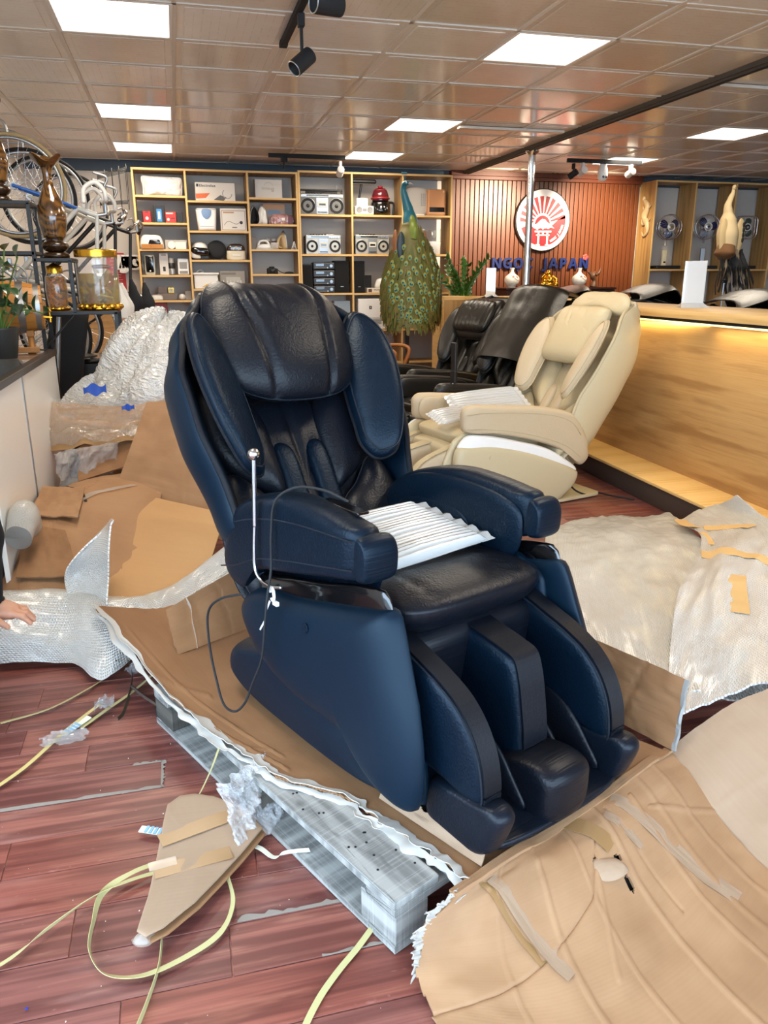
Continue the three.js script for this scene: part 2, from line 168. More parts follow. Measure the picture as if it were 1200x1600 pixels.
{
  const H = 2.68; struct('wall_back', span(-1.8, 9.2, 0, 3.0, -10.2, -9.9, 0), M.wall);
  struct('wall_left', span(-1.8, -1.5, 0, 3.0, -9.9, -1.9, 0), M.wallWhite);
  struct('wall_right', span(9.0, 9.3, 0, 3.0, -9.9, 1.8, 0), M.wallWhite);
  struct('trim_1', span(-1.5, 9, 2.56, 2.68, -9.9, -9.86, 0.005), M.blueStrip);
  struct('trim_2', span(-1.5, -0.37, 0, 1.2, -9.9, -9.87, 0.003), M.oak);
  // shop front behind the photographer: mullions and panes, open to daylight
  const front = new THREE.Group(); front.name = 'window_1'; front.userData.kind = 'structure'; scene.add(front); const fr = [];
  for (const x of [-1.75, -0.2, 1.4, 3.0, 4.6]) fr.push(span(x - 0.03, x + 0.03, 0, 2.7, 1.6, 1.68)); fr.push(span(-1.8, 4.6, 0, 0.08, 1.6, 1.68), span(-1.8, 4.6, 2.6, 2.7, 1.6, 1.68), span(-1.8, -1.74, 0, 2.7, -1.9, -1.84), span(-1.8, -1.74, 0, 2.7, -0.2, -0.14), span(-1.8, -1.74, 0, 0.08, -1.9, 1.6), span(-1.8, -1.74, 2.6, 2.7, -1.9, 1.6));
  part('window_frame', fr, M.steel, front);
  for (const [a, b] of [[-1.72, -0.23], [-0.17, 1.37], [1.43, 2.97], [3.03, 4.57]]) part('pane', new THREE.PlaneGeometry(b - a, 2.52).translate((a + b) / 2, 1.34, 1.64), M.glass, front);
  for (const [a, b] of [[-1.84, -0.2], [-0.14, 1.6]]) part('pane', new THREE.PlaneGeometry(b - a, 2.52).rotateY(Math.PI / 2).translate(-1.77, 1.34, (a + b) / 2), M.glass, front);
  struct('wall_front', span(4.6, 9.3, 0, 3.0, 1.6, 1.85, 0), M.wallWhite);
  struct('pavement', span(-12, 14, -0.3, -0.2, 1.7, 14, 0), std(0x8c8c88, 0.9)); struct('pavement', span(-12, -1.8, -0.3, -0.2, -8, 1.7, 0), std(0x8c8c88, 0.9));
  // ceiling: panels in a grid of T bars
  const ceil = new THREE.Group(); ceil.name = 'ceiling'; ceil.userData.kind = 'structure'; scene.add(ceil);
  part('slab', span(-1.8, 9.3, 2.74, 3.0, -10.2, 1.8, 0), M.wallWhite, ceil);
  const pan = (() => { const g = merge([box(0.585, 0.008, 0.585, 0, 0.004, 0, 0.002), box(0.50, 0.008, 0.50, 0, -0.001, 0, 0.006, 2)]); return g; })();
  const x0 = -0.503, z0 = -5.01, T = 0.6, bars = [], R = rng(12);
  const lights = new Set(['0,-1', '0,3', '0,6', '4,-1', '4,3', '4,6', '0,-5', '4,-5']);
  const panel = (x, z) => { const p = part('ceiling_panel', pan, M.tiles[Math.floor(R() * 3)], ceil); p.position.set(x, H, z); p.rotation.set((R() - 0.5) * 0.012, Math.floor(R() * 4) * Math.PI / 2, (R() - 0.5) * 0.012); };
  const LP = [];
  for (let i = -2; i < 7; i++) for (let j = -11; j < 9; j++) { const x = x0 + T * (i + 0.5), z = z0 - T * (j + 0.5); if (x > 3.6 || z < -9.8) continue; if (lights.has(i + ',' + j)) LP.push([x, z]); else if (z < -3.2) panel(x, z); }
  for (let i = -2; i <= 7; i++) bars.push(span(x0 + T * i - 0.012, x0 + T * i + 0.012, H - 0.006, H + 0.02, -9.9, 1.6, 0.002)); for (let j = -10; j <= 8; j++) bars.push(span(-1.5, 3.6, H - 0.006, H + 0.02, z0 - T * j - 0.012, z0 - T * j + 0.012, 0.002));
  const xr = 4.79, zr = -6.53; for (let i = -2; i < 7; i++) for (let j = -5; j < 6; j++) { const x = xr + T * (i + 0.5), z = zr - T * (j + 0.5); if (x > 8.9 || z < -9.9) continue; if (i === 0 && (j === 0 || j === 3)) LP.push([x, z]); else panel(x, z); }
  for (let i = -1; i <= 7; i++) bars.push(span(xr + T * i - 0.01, xr + T * i + 0.01, H - 0.006, H + 0.02, -9.9, -3.5, 0.002)); for (let j = -5; j <= 5; j++) bars.push(span(3.6, 9, H - 0.006, H + 0.02, zr - T * j - 0.01, zr - T * j + 0.01, 0.002));
  part('grid_bars', bars, M.tbar, ceil);
  part('plain_boards', [span(-1.5, 9, H + 0.002, H + 0.01, -3.21, 1.6, 0)], M.tiles[0], ceil); part('edge_boards', [span(-1.5, -1.09, H + 0.012, H + 0.02, -9.9, -3.2, 0), span(3.0, 9, H + 0.012, H + 0.02, -9.9, -3.2, 0)], M.tiles[1], ceil);
  const beam = struct('ceiling_beam', [span(3.56, 3.64, H - 0.035, H + 0.0, -9.85, -1, 0.004), span(3.575, 3.585, H - 0.05, H - 0.03, -9.85, -1, 0.002), span(3.615, 3.625, H - 0.05, H - 0.03, -9.85, -1, 0.002)], M.beam);
  struct('ceiling_rail', [span(2.5, 3.5, H - 0.03, H - 0.008, -7.06, -6.99, 0.004)], M.tbar); struct('ceiling_rail', [span(3.7, 7.5, H - 0.03, H - 0.008, -5.2, -5.12, 0.004)], M.tbar);
  const where = ['over the bicycles end of the room, nearest and largest', 'second in the row that runs up to the oak shelves', 'third in its row, closest to the tall oak shelves', 'near the chrome pole, largest of its row', 'second in the row toward the boomboxes', 'last in its row, just above the boombox shelves', 'behind the track lamps over the cardboard', 'over the beige chair row, behind the lens'];
  const order = {}; LP.forEach(([x, z], n) => {
    const lab = x < 0 ? (z < -8 ? 'square white ceiling light nearest the oak shelves, smallest of its row' : z < -6 ? 'square white ceiling light second from the oak shelves in its row' : z < -4 ? 'large square white ceiling light cut off by the top edge of the picture' : 'square white ceiling light out of view above the wooden floor') : x < 3 ? (z < -8 ? 'square white ceiling light just in front of the boombox shelves' : z < -6 ? 'square white ceiling light between the boombox shelves and a larger light' : z < -4 ? 'large square white ceiling light nearest the chrome pole and metal ceiling rail' : 'square white ceiling light out of view above the unpacked black chair') : (z < -8 ? 'square white ceiling light behind the white track lamps by the wood slat wall' : 'square white ceiling light beyond the dark metal ceiling beam');
    const t = thing('ceiling_light', lab, 'ceiling light', [x, H, z]);
    part('light_frame', [span(-0.295, 0.295, -0.008, 0.01, -0.295, -0.275), span(-0.295, 0.295, -0.008, 0.01, 0.275, 0.295), span(-0.295, -0.275, -0.008, 0.01, -0.275, 0.275), span(0.275, 0.295, -0.008, 0.01, -0.275, 0.275)], M.white, t);
    part('diffuser', box(0.55, 0.006, 0.55, 0, 0.0, 0, 0.002), M.lamp, t);
    const l = new THREE.RectAreaLight(LIGHT_COLOUR, PANEL_LIGHT, 0.54, 0.54); l.position.set(0, -0.012, 0); l.rotation.x = -Math.PI / 2; t.add(l);
  });
}
// wood slat feature wall, every slat its own piece
{
  const w = new THREE.Group(); w.name = 'wall_slat'; w.userData.kind = 'structure'; scene.add(w);
  part('backing_board', span(3.42, 6.06, 0, 2.6, -9.9, -9.86, 0), M.slatBack, w); part('cornice', [span(3.4, 6.07, 2.58, 2.64, -9.9, -9.8, 0.006), span(3.4, 6.07, 2.62, 2.68, -9.9, -9.77, 0.006)], std(0x5d2a12, 0.5), w);
  const n = 42, g = box(2.64 / n - 0.010, 2.58, 0.022, 0, 1.29, 0, 0.003); for (let i = 0; i < n; i++) { const s = part('slat', g, M.slat, w); s.position.set(3.42 + 2.64 * (i + 0.5) / n, 0, -9.848); }
}
// chrome pole
{ const t = thing('support_pole', 'slim chrome pole from counter to ceiling before the round red emblem', 'pole', [3.63, 0, -7.95]); part('shaft', cyl(0.036, 0.036, 2.63, 0, 1.325, 0, 24), M.chrome, t); part('base_flange', lathe([[0, 0], [0.08, 0], [0.08, 0.012], [0.045, 0.02], [0.036, 0.05]], 24), M.chrome, t); part('top_flange', lathe([[0.036, 2.6], [0.07, 2.63], [0.07, 2.645], [0, 2.645]], 24), M.chrome, t); }
// track lights
function spot(name, label, head, dir, mat, drop, scale = 1, group) {
  const t = thing(name, label, 'spotlight', head, 0, group); const d = V3(...dir).normalize(), L = 0.13 * scale, r = 0.042 * scale;
  const h = merge([lathe([[0, 0], [r * 0.96, 0], [r, 0.006], [r, L], [r * 0.93, L], [r * 0.85, L - 0.02], [0, L - 0.03]], 28)]); h.translate(0, -L / 2, 0); h.applyQuaternion(new THREE.Quaternion().setFromUnitVectors(V3(0, 1, 0), d)); part('head', h, mat, t);
  const ring = new THREE.TorusGeometry(r * 0.93, 0.003, 8, 28); ring.rotateX(Math.PI / 2); ring.translate(0, L / 2, 0); ring.applyQuaternion(new THREE.Quaternion().setFromUnitVectors(V3(0, 1, 0), d)); part('bezel', ring, M.steel, t);
  part('stem', [bar([0, r * 0.8, 0], [0, drop - 0.06, 0], 0.009 * scale), box(0.034 * scale, 0.06, 0.05 * scale, 0, drop - 0.04, 0, 0.006, 2)], mat, t); return t;
}
{
  const t1 = thing('light_track', 'black ceiling track carrying two black spotlights', 'track', [0.69, 2.66, -4.15]); part('rail', [span(-0.018, 0.018, -0.015, 0.015, -0.72, 1.6, 0.003), span(-0.022, 0.022, -0.018, 0.012, -0.76, -0.70, 0.004)], M.blackMatte, t1);
  spot('spotlight', 'black cylindrical spotlight turned sideways, nearer on the black ceiling track', [0.70, 2.49, -3.62], [-1, -0.05, 0.35], M.blackMatte, 0.16, 1.0);
  spot('spotlight', 'black cylindrical spotlight tilted down at the end of the black ceiling track', [0.695, 2.43, -4.28], [-0.72, -0.62, 0.3], M.blackMatte, 0.22, 0.95);
  const t2 = thing('light_track', 'thin dark ceiling track with a white lamp before the boombox shelves', 'track', [1.45, 2.63, -8.85]); part('rail', [span(-0.4, 0.42, -0.012, 0.03, -0.016, 0.016, 0.003), span(-0.27, -0.2, -0.05, 0, -0.02, 0.02, 0.004), bar([-0.24, -0.04, 0], [-0.24, -0.12, 0], 0.012)], M.blackMatte, t2);
  const t3 = thing('light_track', 'thin dark ceiling track with lamps before the wood slat wall', 'track', [4.74, 2.63, -8.45]); part('rail', [span(-0.46, 0.46, -0.012, 0.03, -0.016, 0.016, 0.003)], M.blackMatte, t3);
  spot('spotlight', 'small white spotlight above the silver boombox shelf', [1.815, 2.50, -8.85], [0.05, -0.35, -1], M.white, 0.115, 0.9);
  const ws = [[4.47, 'small white spotlight nearer the round red emblem, on the slat wall track'], [5.07, 'small white spotlight nearer the desk fans, on the slat wall track']];
  for (const [x, l] of ws) { const s = spot('spotlight', l, [x, 2.53, -8.45], [0.02, -0.25, -1], M.white, 0.1, 0.9); const L = new THREE.SpotLight(new THREE.Color().setRGB(1, 0.84, 0.62), 24, 6, 0.62, 0.7, 2); L.position.set(0, -0.03, -0.09); L.castShadow = true; const tg = new THREE.Object3D(); tg.position.set(x < 4.7 ? -0.55 : 0.35, -0.55, -1.45); s.add(tg); L.target = tg; s.add(L); }
  spot('spotlight', 'small black spotlight beside the white lamps on the slat wall track', [4.36, 2.5, -8.45], [-0.5, -0.5, -0.7], M.blackMatte, 0.12, 0.8);
  const c = thing('security_camera', 'white dome security camera between two white track lamps', 'security camera', [4.75, 2.53, -8.5]); part('housing', lathe([[0, -0.09], [0.035, -0.085], [0.055, -0.05], [0.058, 0.0], [0.045, 0.06], [0.03, 0.11], [0.03, 0.15], [0, 0.15]], 24), M.whiteGloss, c); part('lens', [ball(0.014, -0.015, -0.045, 0.05), ball(0.014, 0.018, -0.045, 0.05)], M.blackGloss, c);
}
// ---------- massage chairs ----------
const hideBump = tex(256, 256, (u, v) => 0.6 * fbm(u * 60, v * 60, 60, 60, 2, 101) + 0.4 * ridge(u * 9, v * 9, 9, 9, 3, 102), false); hideBump.repeat.set(4, 4);
const hide = (c, r, o = {}) => phys(c, r, { bumpMap: hideBump, bumpScale: 0.0011, ...o });
const CB = { hide: hide(new THREE.Color().setRGB(0.003, 0.0045, 0.0085), 0.40, { specularIntensity: 0.55 }), face: hide(new THREE.Color().setRGB(0.0012, 0.0058, 0.0135), 0.40, { specularIntensity: 0.5, specularColor: new THREE.Color().setRGB(0.7, 0.85, 1) }), shell: phys(new THREE.Color().setRGB(0.002, 0.0095, 0.020), 0.43, { specularIntensity: 0.5, specularColor: new THREE.Color().setRGB(0.7, 0.85, 1) }), pipe: hide(new THREE.Color().setRGB(0.010, 0.016, 0.026), 0.32, { specularIntensity: 0.7 }), gloss: M.blackGloss, foot: hide(new THREE.Color().setRGB(0.003, 0.006, 0.012), 0.38, { specularIntensity: 0.55 }) };
const CC = { hide: hide(0xbfae8a, 0.5), face: hide(0xbfab8c, 0.55), shell: phys(0xc2b28f, 0.45), pipe: hide(0xb9a67e, 0.5), gloss: std(0xe8e6e2, 0.3), foot: hide(0xc9b78f, 0.5) };
const CK = { hide: hide(0x16140f, 0.32), face: hide(0x1a1815, 0.38), shell: phys(0x131313, 0.4), pipe: hide(0x1c1a17, 0.3), gloss: M.blackGloss, foot: hide(0x15130f, 0.35) };
const mir = pts => pts.map(p => [-p[0], p[1]]).reverse();
function inSide(g, x, s = 1, lean = 0) { // outline drawn as (z, y); face looks to +x (s = 1) or -x (s = -1)
  const p = g.attributes.position; for (let i = 0; i < p.count; i++) { const z = p.getX(i), y = p.getY(i), w = p.getZ(i); p.setXYZ(i, s * (x + w + lean * y), y, z); } if (s < 0 ? false : true) { const id = g.index.array; for (let i = 0; i < id.length; i += 3) { const t = id[i]; id[i] = id[i + 1]; id[i + 1] = t; } } g.computeVertexNormals(); return g;
}
function backTo(bk) { const n = V3(0, Math.sin(bk.lean), Math.cos(bk.lean)), e = V3(0, Math.cos(bk.lean), -Math.sin(bk.lean)); return (x, v, d) => [x, bk.y + e.y * v + n.y * d, bk.z + e.z * v + n.z * d]; }
function uShell(bk, prof, map) { // tub-shaped back shell: closed band section (outer round, inner hollow) lofted up the back
  const N = 26, S = 44, pos = [], idx = [], uv = []; const L = 2 * (N + 1);
  for (let j = 0; j <= S; j++) { const t = j / S, q = prof(t); for (let k = 0; k <= N; k++) { const a = Math.PI * k / N, c = Math.cos(a), s = Math.pow(Math.max(0, Math.sin(a)), 0.55); pos.push(...map(q.w * Math.sign(c) * Math.pow(Math.abs(c), 0.75), q.v, q.front - (q.front - q.rear) * s)); uv.push(k / N, t); }
    for (let k = N; k >= 0; k--) { const a = Math.PI * k / N, c = Math.cos(a), s = Math.pow(Math.max(0, Math.sin(a)), 0.45); pos.push(...map((q.w - q.t) * Math.sign(c) * Math.pow(Math.abs(c), 0.6), q.v, q.front - 0.004 + (k === 0 || k === N ? 0.012 : 0) - (q.front - q.inner) * s)); uv.push(k / N, t); } }
  for (let j = 0; j < S; j++) for (let k = 0; k < L; k++) { const a = j * L + k, b = j * L + (k + 1) % L; idx.push(a, b, a + L, b, b + L, a + L); }
  for (const j of [0, S]) for (let k = 0; k < N; k++) { const a = j * L + k, b = a + 1, c = j * L + (L - 1 - k), d = c - 1; j ? idx.push(a, b, c, b, d, c) : idx.push(a, c, b, b, c, d); }
  const g = new THREE.BufferGeometry(); g.setAttribute('position', new THREE.Float32BufferAttribute(pos, 3)); g.setAttribute('uv', new THREE.Float32BufferAttribute(uv, 2)); g.setIndex(idx); g.computeVertexNormals(); return g;
}
const seamDent = (lines, w, d) => (u, v) => { let o = 0; for (const l of lines) for (let i = 0; i + 1 < l.length; i++) { const [ax, ay] = l[i], [bx, by] = l[i + 1]; const t = clamp(((u - ax) * (bx - ax) + (v - ay) * (by - ay)) / ((bx - ax) ** 2 + (by - ay) ** 2)); const r = Math.hypot(u - ax - t * (bx - ax), v - ay - t * (by - ay)); o = Math.max(o, d * Math.exp(-((r / w) ** 2))); } return o; };
const folds = (a, f, s) => (u, v) => a * ridge(u * f, v * f * 0.45, 0, 0, 2, s);
function massageChair(label, group, mats, cfg) {
  const c = thing('massage_chair', label, 'massage chair', cfg.at, cfg.turn, group); c.rotation.order = 'YXZ'; c.rotation.z = cfg.roll || 0; c.rotation.x = cfg.pitch || 0;
  // lower body
  part('base_body', inSide(pillow(cfg.base, cfg.baseHalf || 0.335, { n: 90, p: 14, K: 12 }), 0, 1), mats.shell, c);
  for (const s of [-1, 1]) {
    const g = inSide(pillow(cfg.panel, cfg.panelT || 0.05, { n: 130, p: cfg.panelP || 22, q: 2.0, K: 22, Tb: 0.02 }), cfg.panelX, s, cfg.panelLean || 0); const sp = part('side_panel', g, mats.shell, c);
    const bt = new THREE.TorusGeometry(0.0135, 0.0012, 6, 28); bt.rotateY(Math.PI / 2); const bx = cfg.panelX + (cfg.panelT || 0.05) + 0.0003 + (cfg.panelLean || 0) * cfg.button[1]; bt.translate(s * bx, cfg.button[1], cfg.button[0]); const bd = cyl(0.012, 0.0125, 0.003, 0, 0, 0, 24, 'x'); bd.translate(s * (bx + 0.0005), cfg.button[1], cfg.button[0]); part('screw_cover', [bt, bd], mats.shell, sp);
    if (cfg.console) part('console_trim', inSide(pillow(cfg.console, cfg.consoleT || 0.012, { n: 60, p: 10, K: 8 }), cfg.panelX - (cfg.consoleIn || 0), s), mats.gloss, c);
    // armrest
    const arm = part('armrest', inSide(pillow(cfg.arm, cfg.armT, { n: 120, p: 13, q: 2.1, K: 18 }), cfg.armX, s), mats.face, c);
    for (const l of cfg.stitch) part('stitching', tube(l.map(([z, y]) => [s * (cfg.armX + cfg.armT * 0.985), y, z]), 0.0022, 50, 6), mats.pipe, arm);
    if (cfg.cap) { part('arm_cap', inSide(pillow(cfg.cap, cfg.armT * 0.97, { n: 60, p: 13, K: 12 }), cfg.armX, s), mats.face, arm); }
    if (cfg.inner) { const ip = part('inner_pad', inSide(pillow(cfg.inner, 0.02, { n: 80, p: 8, K: 10 }), cfg.armX - cfg.armT + 0.004, s), mats.face, arm); if (cfg.innerPocket) part('pocket', inSide(pillow(cfg.innerPocket, 0.010, { n: 60, p: 8, K: 8 }), cfg.armX - cfg.armT - 0.012, s), mats.face, arm); }
    if (cfg.frontPost) part('front_post', inSide(pillow(cfg.frontPost, 0.018, { raw: 1, p: 12, K: 8 }), cfg.panelX - 0.045, s), mats.shell, c);
  }
  // seat
  const seatMap = (u, v, w) => [u, cfg.seat.y + w + cfg.seat.tilt * (v - 0), v];
  const sl = cfg.seat, so = [[-0.25, sl.z0], [-0.255, (sl.z0 + sl.z1) / 2], [-0.25, sl.z1 - 0.04], [-0.2, sl.z1], [0, sl.z1 + 0.015], [0.2, sl.z1], [0.25, sl.z1 - 0.04], [0.255, (sl.z0 + sl.z1) / 2], [0.25, sl.z0], [0, sl.z0 - 0.01]];
  const sg = pillow(so, 0.05, { n: 90, p: 4, K: 18, Tb: 0.10, pb: 5, map: seatMap, dent: seamDent([[[-0.15, 0.4], [-0.15, -0.3]], [[0.15, 0.4], [0.15, -0.3]]], 0.007, 0.006) });
  const seat = part('seat', sg, mats.hide, c); for (const x of [-0.15, 0.15]) part('seat_seam', tube([0.9, 0.6, 0.3, 0].map(t => { const q = sg.surf(x, lerp(sl.z0 + 0.02, sl.z1 - 0.006, t)); return [q[0], q[1] + 0.0005, q[2]]; }), 0.0022, 30, 6), mats.pipe, seat);
  // backrest
  const B = backTo(cfg.back); const shell = part('backrest_shell', uShell(cfg.back, cfg.shellProf, B), mats.shell, c);
  part('shell_rim', [-1, 1].map(s => tube(Array.from({ length: 14 }, (_, i) => { const q = cfg.shellProf(0.06 + i / 13 * 0.9); return B(s * (q.w - q.t * 0.5), q.v, q.front + 0.008); }), 0.011, 50, 8)), mats.hide, shell);
  const bp = (name, o, T, d, mat, opt = {}) => { const geo = pillow(o, T, { n: 80, K: 14, p: 3.2, Tb: 0.03, ...opt, map: (u, v, w) => B(u, v, d + w + (opt.tilt ? opt.tilt(u, v) : 0)) }); return [part(name, geo, mat, c), geo]; };
  const dB = cfg.padD; bp('back_panel', [[-0.3, -0.05], [0.3, -0.05], [0.33, 0.3], [0.3, 0.7], [0.15, 0.86], [-0.15, 0.86], [-0.3, 0.7], [-0.33, 0.3]], 0.02, dB - 0.06, mats.hide, { p: 8 });
  bp('back_channel', [[-0.1, 0.0], [0.1, 0.0], [0.12, 0.3], [0.12, 0.6], [-0.12, 0.6], [-0.12, 0.3]], 0.03, dB - 0.045, mats.hide, { p: 5, dent: seamDent([[[0, 0], [0, 0.6]], [[-0.1, 0.42], [0.1, 0.42]]], 0.012, 0.012) });
  for (const s of [-1, 1]) {
    const fl = o => s > 0 ? o : mir(o);
    bp('lumbar_pad', fl([[0.10, 0.28], [0.17, 0.31], [0.28, 0.40], [0.32, 0.52], [0.3, 0.66], [0.16, 0.66], [0.10, 0.55], [0.09, 0.4]]), 0.055, dB - 0.03, mats.hide, { dent: folds(0.004, 16, 3) });
    bp('inner_strip', fl([[0.03, 0.13], [0.085, 0.15], [0.10, 0.3], [0.085, 0.46], [0.035, 0.45], [0.02, 0.3]]), 0.035, dB - 0.03, mats.face, { p: 4 });
    const [lp, lg] = bp('hip_pad', fl([[0.09, 0.0], [0.31, -0.02], [0.335, 0.12], [0.325, 0.26], [0.27, 0.37], [0.17, 0.28], [0.10, 0.22]]), 0.06, dB - 0.02, mats.hide, { p: 3.6, dent: folds(0.003, 12, 5) }); part('piping', tube(lg.rim(0.995, 0.004), 0.003, 90, 6, true), mats.pipe, lp);
    // shoulder wings
    const tilt = u => (Math.abs(u) - 0.28) * cfg.wingTilt; const [wg, wgeo] = bp('shoulder_wing', fl(cfg.wing), cfg.wingT, cfg.wingD, mats.face, { p: 3.4, n: 100, K: 16, Tb: 0.04, tilt });
    part('piping', tube(wgeo.rim(0.93, cfg.wingT * 0.52), 0.0028, 110, 6, true), mats.pipe, wg);
    part('wing_rim', tube(wgeo.rim(1.0, -0.005), 0.006, 110, 8, true), mats.hide, wg);
  }
  // head cushion
  const hs = cfg.headSeams || []; const [hp, hg] = bp('head_cushion', cfg.head, cfg.headT, cfg.headD, mats.hide, { n: 130, K: 30, p: cfg.headP || 2.6, q: 1.9, Tb: 0.07, tilt: cfg.headTilt, dent: (u, v) => seamDent(hs, 0.011, 0.017)(u, v) + 0.010 * sstep(0.72, 1.0, ridge(u * 9 + v * 2, v * 3.2, 0, 0, 2, 77)) * sstep(cfg.head[0][1] - 0.3, cfg.head[0][1] - 0.05, v) });
  for (const l of hs) part('head_seam', tube(Array.from({ length: 12 }, (_, i) => { const k = i / 11 * (l.length - 1), j = Math.min(Math.floor(k), l.length - 2), t = k - j; return hg.surf(lerp(l[j][0], l[j + 1][0], t), lerp(l[j][1], l[j + 1][1], t)); }), 0.0022, 50, 6), mats.pipe, hp);
  part('piping', tube(hg.rim(0.985, 0.006), 0.0042, 140, 8, true), mats.pipe, hp);
  if (cfg.pillow) { const [pp, pg] = bp('neck_pillow', cfg.pillow, 0.06, cfg.headD + 0.07, mats.hide, { n: 90, p: 4, K: 18, tilt: cfg.headTilt, dent: u => 0.006 * Math.pow(Math.abs(Math.sin(u * 60)), 3) }); part('piping', tube(pg.rim(0.99, 0.003), 0.004, 90, 6, true), mats.pipe, pp); }
  // calf and foot unit
  if (cfg.calf) {
    const cf = cfg.calf; const cu = new THREE.Group(); cu.name = 'calf_unit'; c.add(cu); if (cf.move) cu.position.set(...cf.move);
    const wall = (o, x, T, name) => { const g = pillow(o, T, { n: 110, p: 12, q: 2.1, K: 16 }); return part(name, x === 0 ? inSide(g, 0, 1) : inSide(g, Math.abs(x), Math.sign(x)), mats.face, cu); };
    for (const s of [-1, 1]) { wall(cf.side, s * 0.228, 0.034, 'calf_wall'); const ed = cf.side.slice(0, cf.crest); for (const dx of [0.0285, -0.0285]) part('calf_seam', tube(ed.map(([z, y]) => [s * (0.228 + dx), y - 0.004, z - 0.004]), 0.0024, 60, 6), mats.pipe, cu); const band = ribbon(ed.map(([z, y]) => [s * 0.228, y + 0.002, z + 0.001]), 0.052, 0.004, [0], 60); part('top_band', band, mats.hide, cu); }
    wall(cf.mid, 0, 0.05, 'calf_divider'); part('top_band', ribbon(cf.mid.slice(0, cf.crest).map(([z, y]) => [0, y + 0.002, z + 0.001]), 0.085, 0.004, [0], 60), mats.hide, cu);
    part('calf_back', inSide(pillow(cf.back, 0.24, { n: 70, p: 12, K: 10 }), 0, 1), mats.hide, cu);
    for (const s of [-1, 1]) part('calf_hollow', inSide(pillow(cf.hollow, 0.075, { n: 60, p: 5, K: 10 }), s * 0.125, 1), mats.face, cu);
    if (cf.plate) for (const s of [-1, 1]) part('side_plate', inSide(pillow(cf.plate, 0.012, { n: 90, p: 18, K: 10 }), 0.258, s), mats.shell, cu);
    const ft = new THREE.Group(); ft.name = 'foot_unit'; cu.add(ft); ft.userData = {};
    part('foot_tray', inSide(pillow(cf.tray, 0.25, { raw: 1, p: 16, K: 8 }), 0, 1), mats.foot, ft);
    for (const s of [-1, 1]) part('foot_side', inSide(pillow(cf.footSide, 0.035, { n: 80, p: 13, K: 14 }), 0.232, s), mats.foot, ft);
    part('foot_divider', inSide(pillow(cf.hump, 0.082, { n: 80, p: 9, q: 2.2, K: 16 }), 0, 1), mats.hide, ft);
    for (const s of [-1, 1]) { part('heel_pad', inSide(pillow(cf.heel, 0.055, { n: 50, p: 3, K: 10 }), s * 0.135, 1), mats.hide, ft); part('ankle_pad', inSide(pillow(cf.ankle, 0.014, { n: 50, p: 3, K: 8 }), s * 0.19, 1), mats.hide, ft); part('ankle_pad', inSide(pillow(cf.ankle, 0.014, { n: 50, p: 3, K: 8 }), s * 0.088, 1), mats.hide, ft); }
  }
  return c;
}
const prof = (w, vmax, front, rear, inner, t = 0.035) => s => { const e = Math.sqrt(Math.max(0, 1 - Math.pow(sstep(0.78, 1.0, s), 2) * 0.985)), f = front(s); return { v: s * vmax, w: w(s) , front: lerp(f - 0.08, f, e), rear: lerp(f - 0.12, rear(s), e), inner: lerp(f - 0.09, inner(s), e), t }; };
const keyed = k => s => { for (let i = 0; i + 1 < k.length; i++) if (s <= k[i + 1][0]) return lerp(k[i][1], k[i + 1][1], sstep(0, 1, (s - k[i][0]) / (k[i + 1][0] - k[i][0]))); return k[k.length - 1][1]; };
const WING = [[0.195, 0.57], [0.19, 0.46], [0.19, 0.38], [0.22, 0.325], [0.275, 0.33], [0.325, 0.43], [0.355, 0.56], [0.362, 0.68], [0.34, 0.80], [0.295, 0.85], [0.245, 0.79], [0.21, 0.68]];
const HEAD = [[0, 0.985], [0.09, 0.992], [0.165, 1.0], [0.222, 0.945], [0.262, 0.83], [0.258, 0.71], [0.222, 0.615], [0.15, 0.565], [0, 0.545], [-0.15, 0.565], [-0.222, 0.615], [-0.258, 0.71], [-0.262, 0.83], [-0.222, 0.945], [-0.165, 1.0], [-0.09, 0.992]];
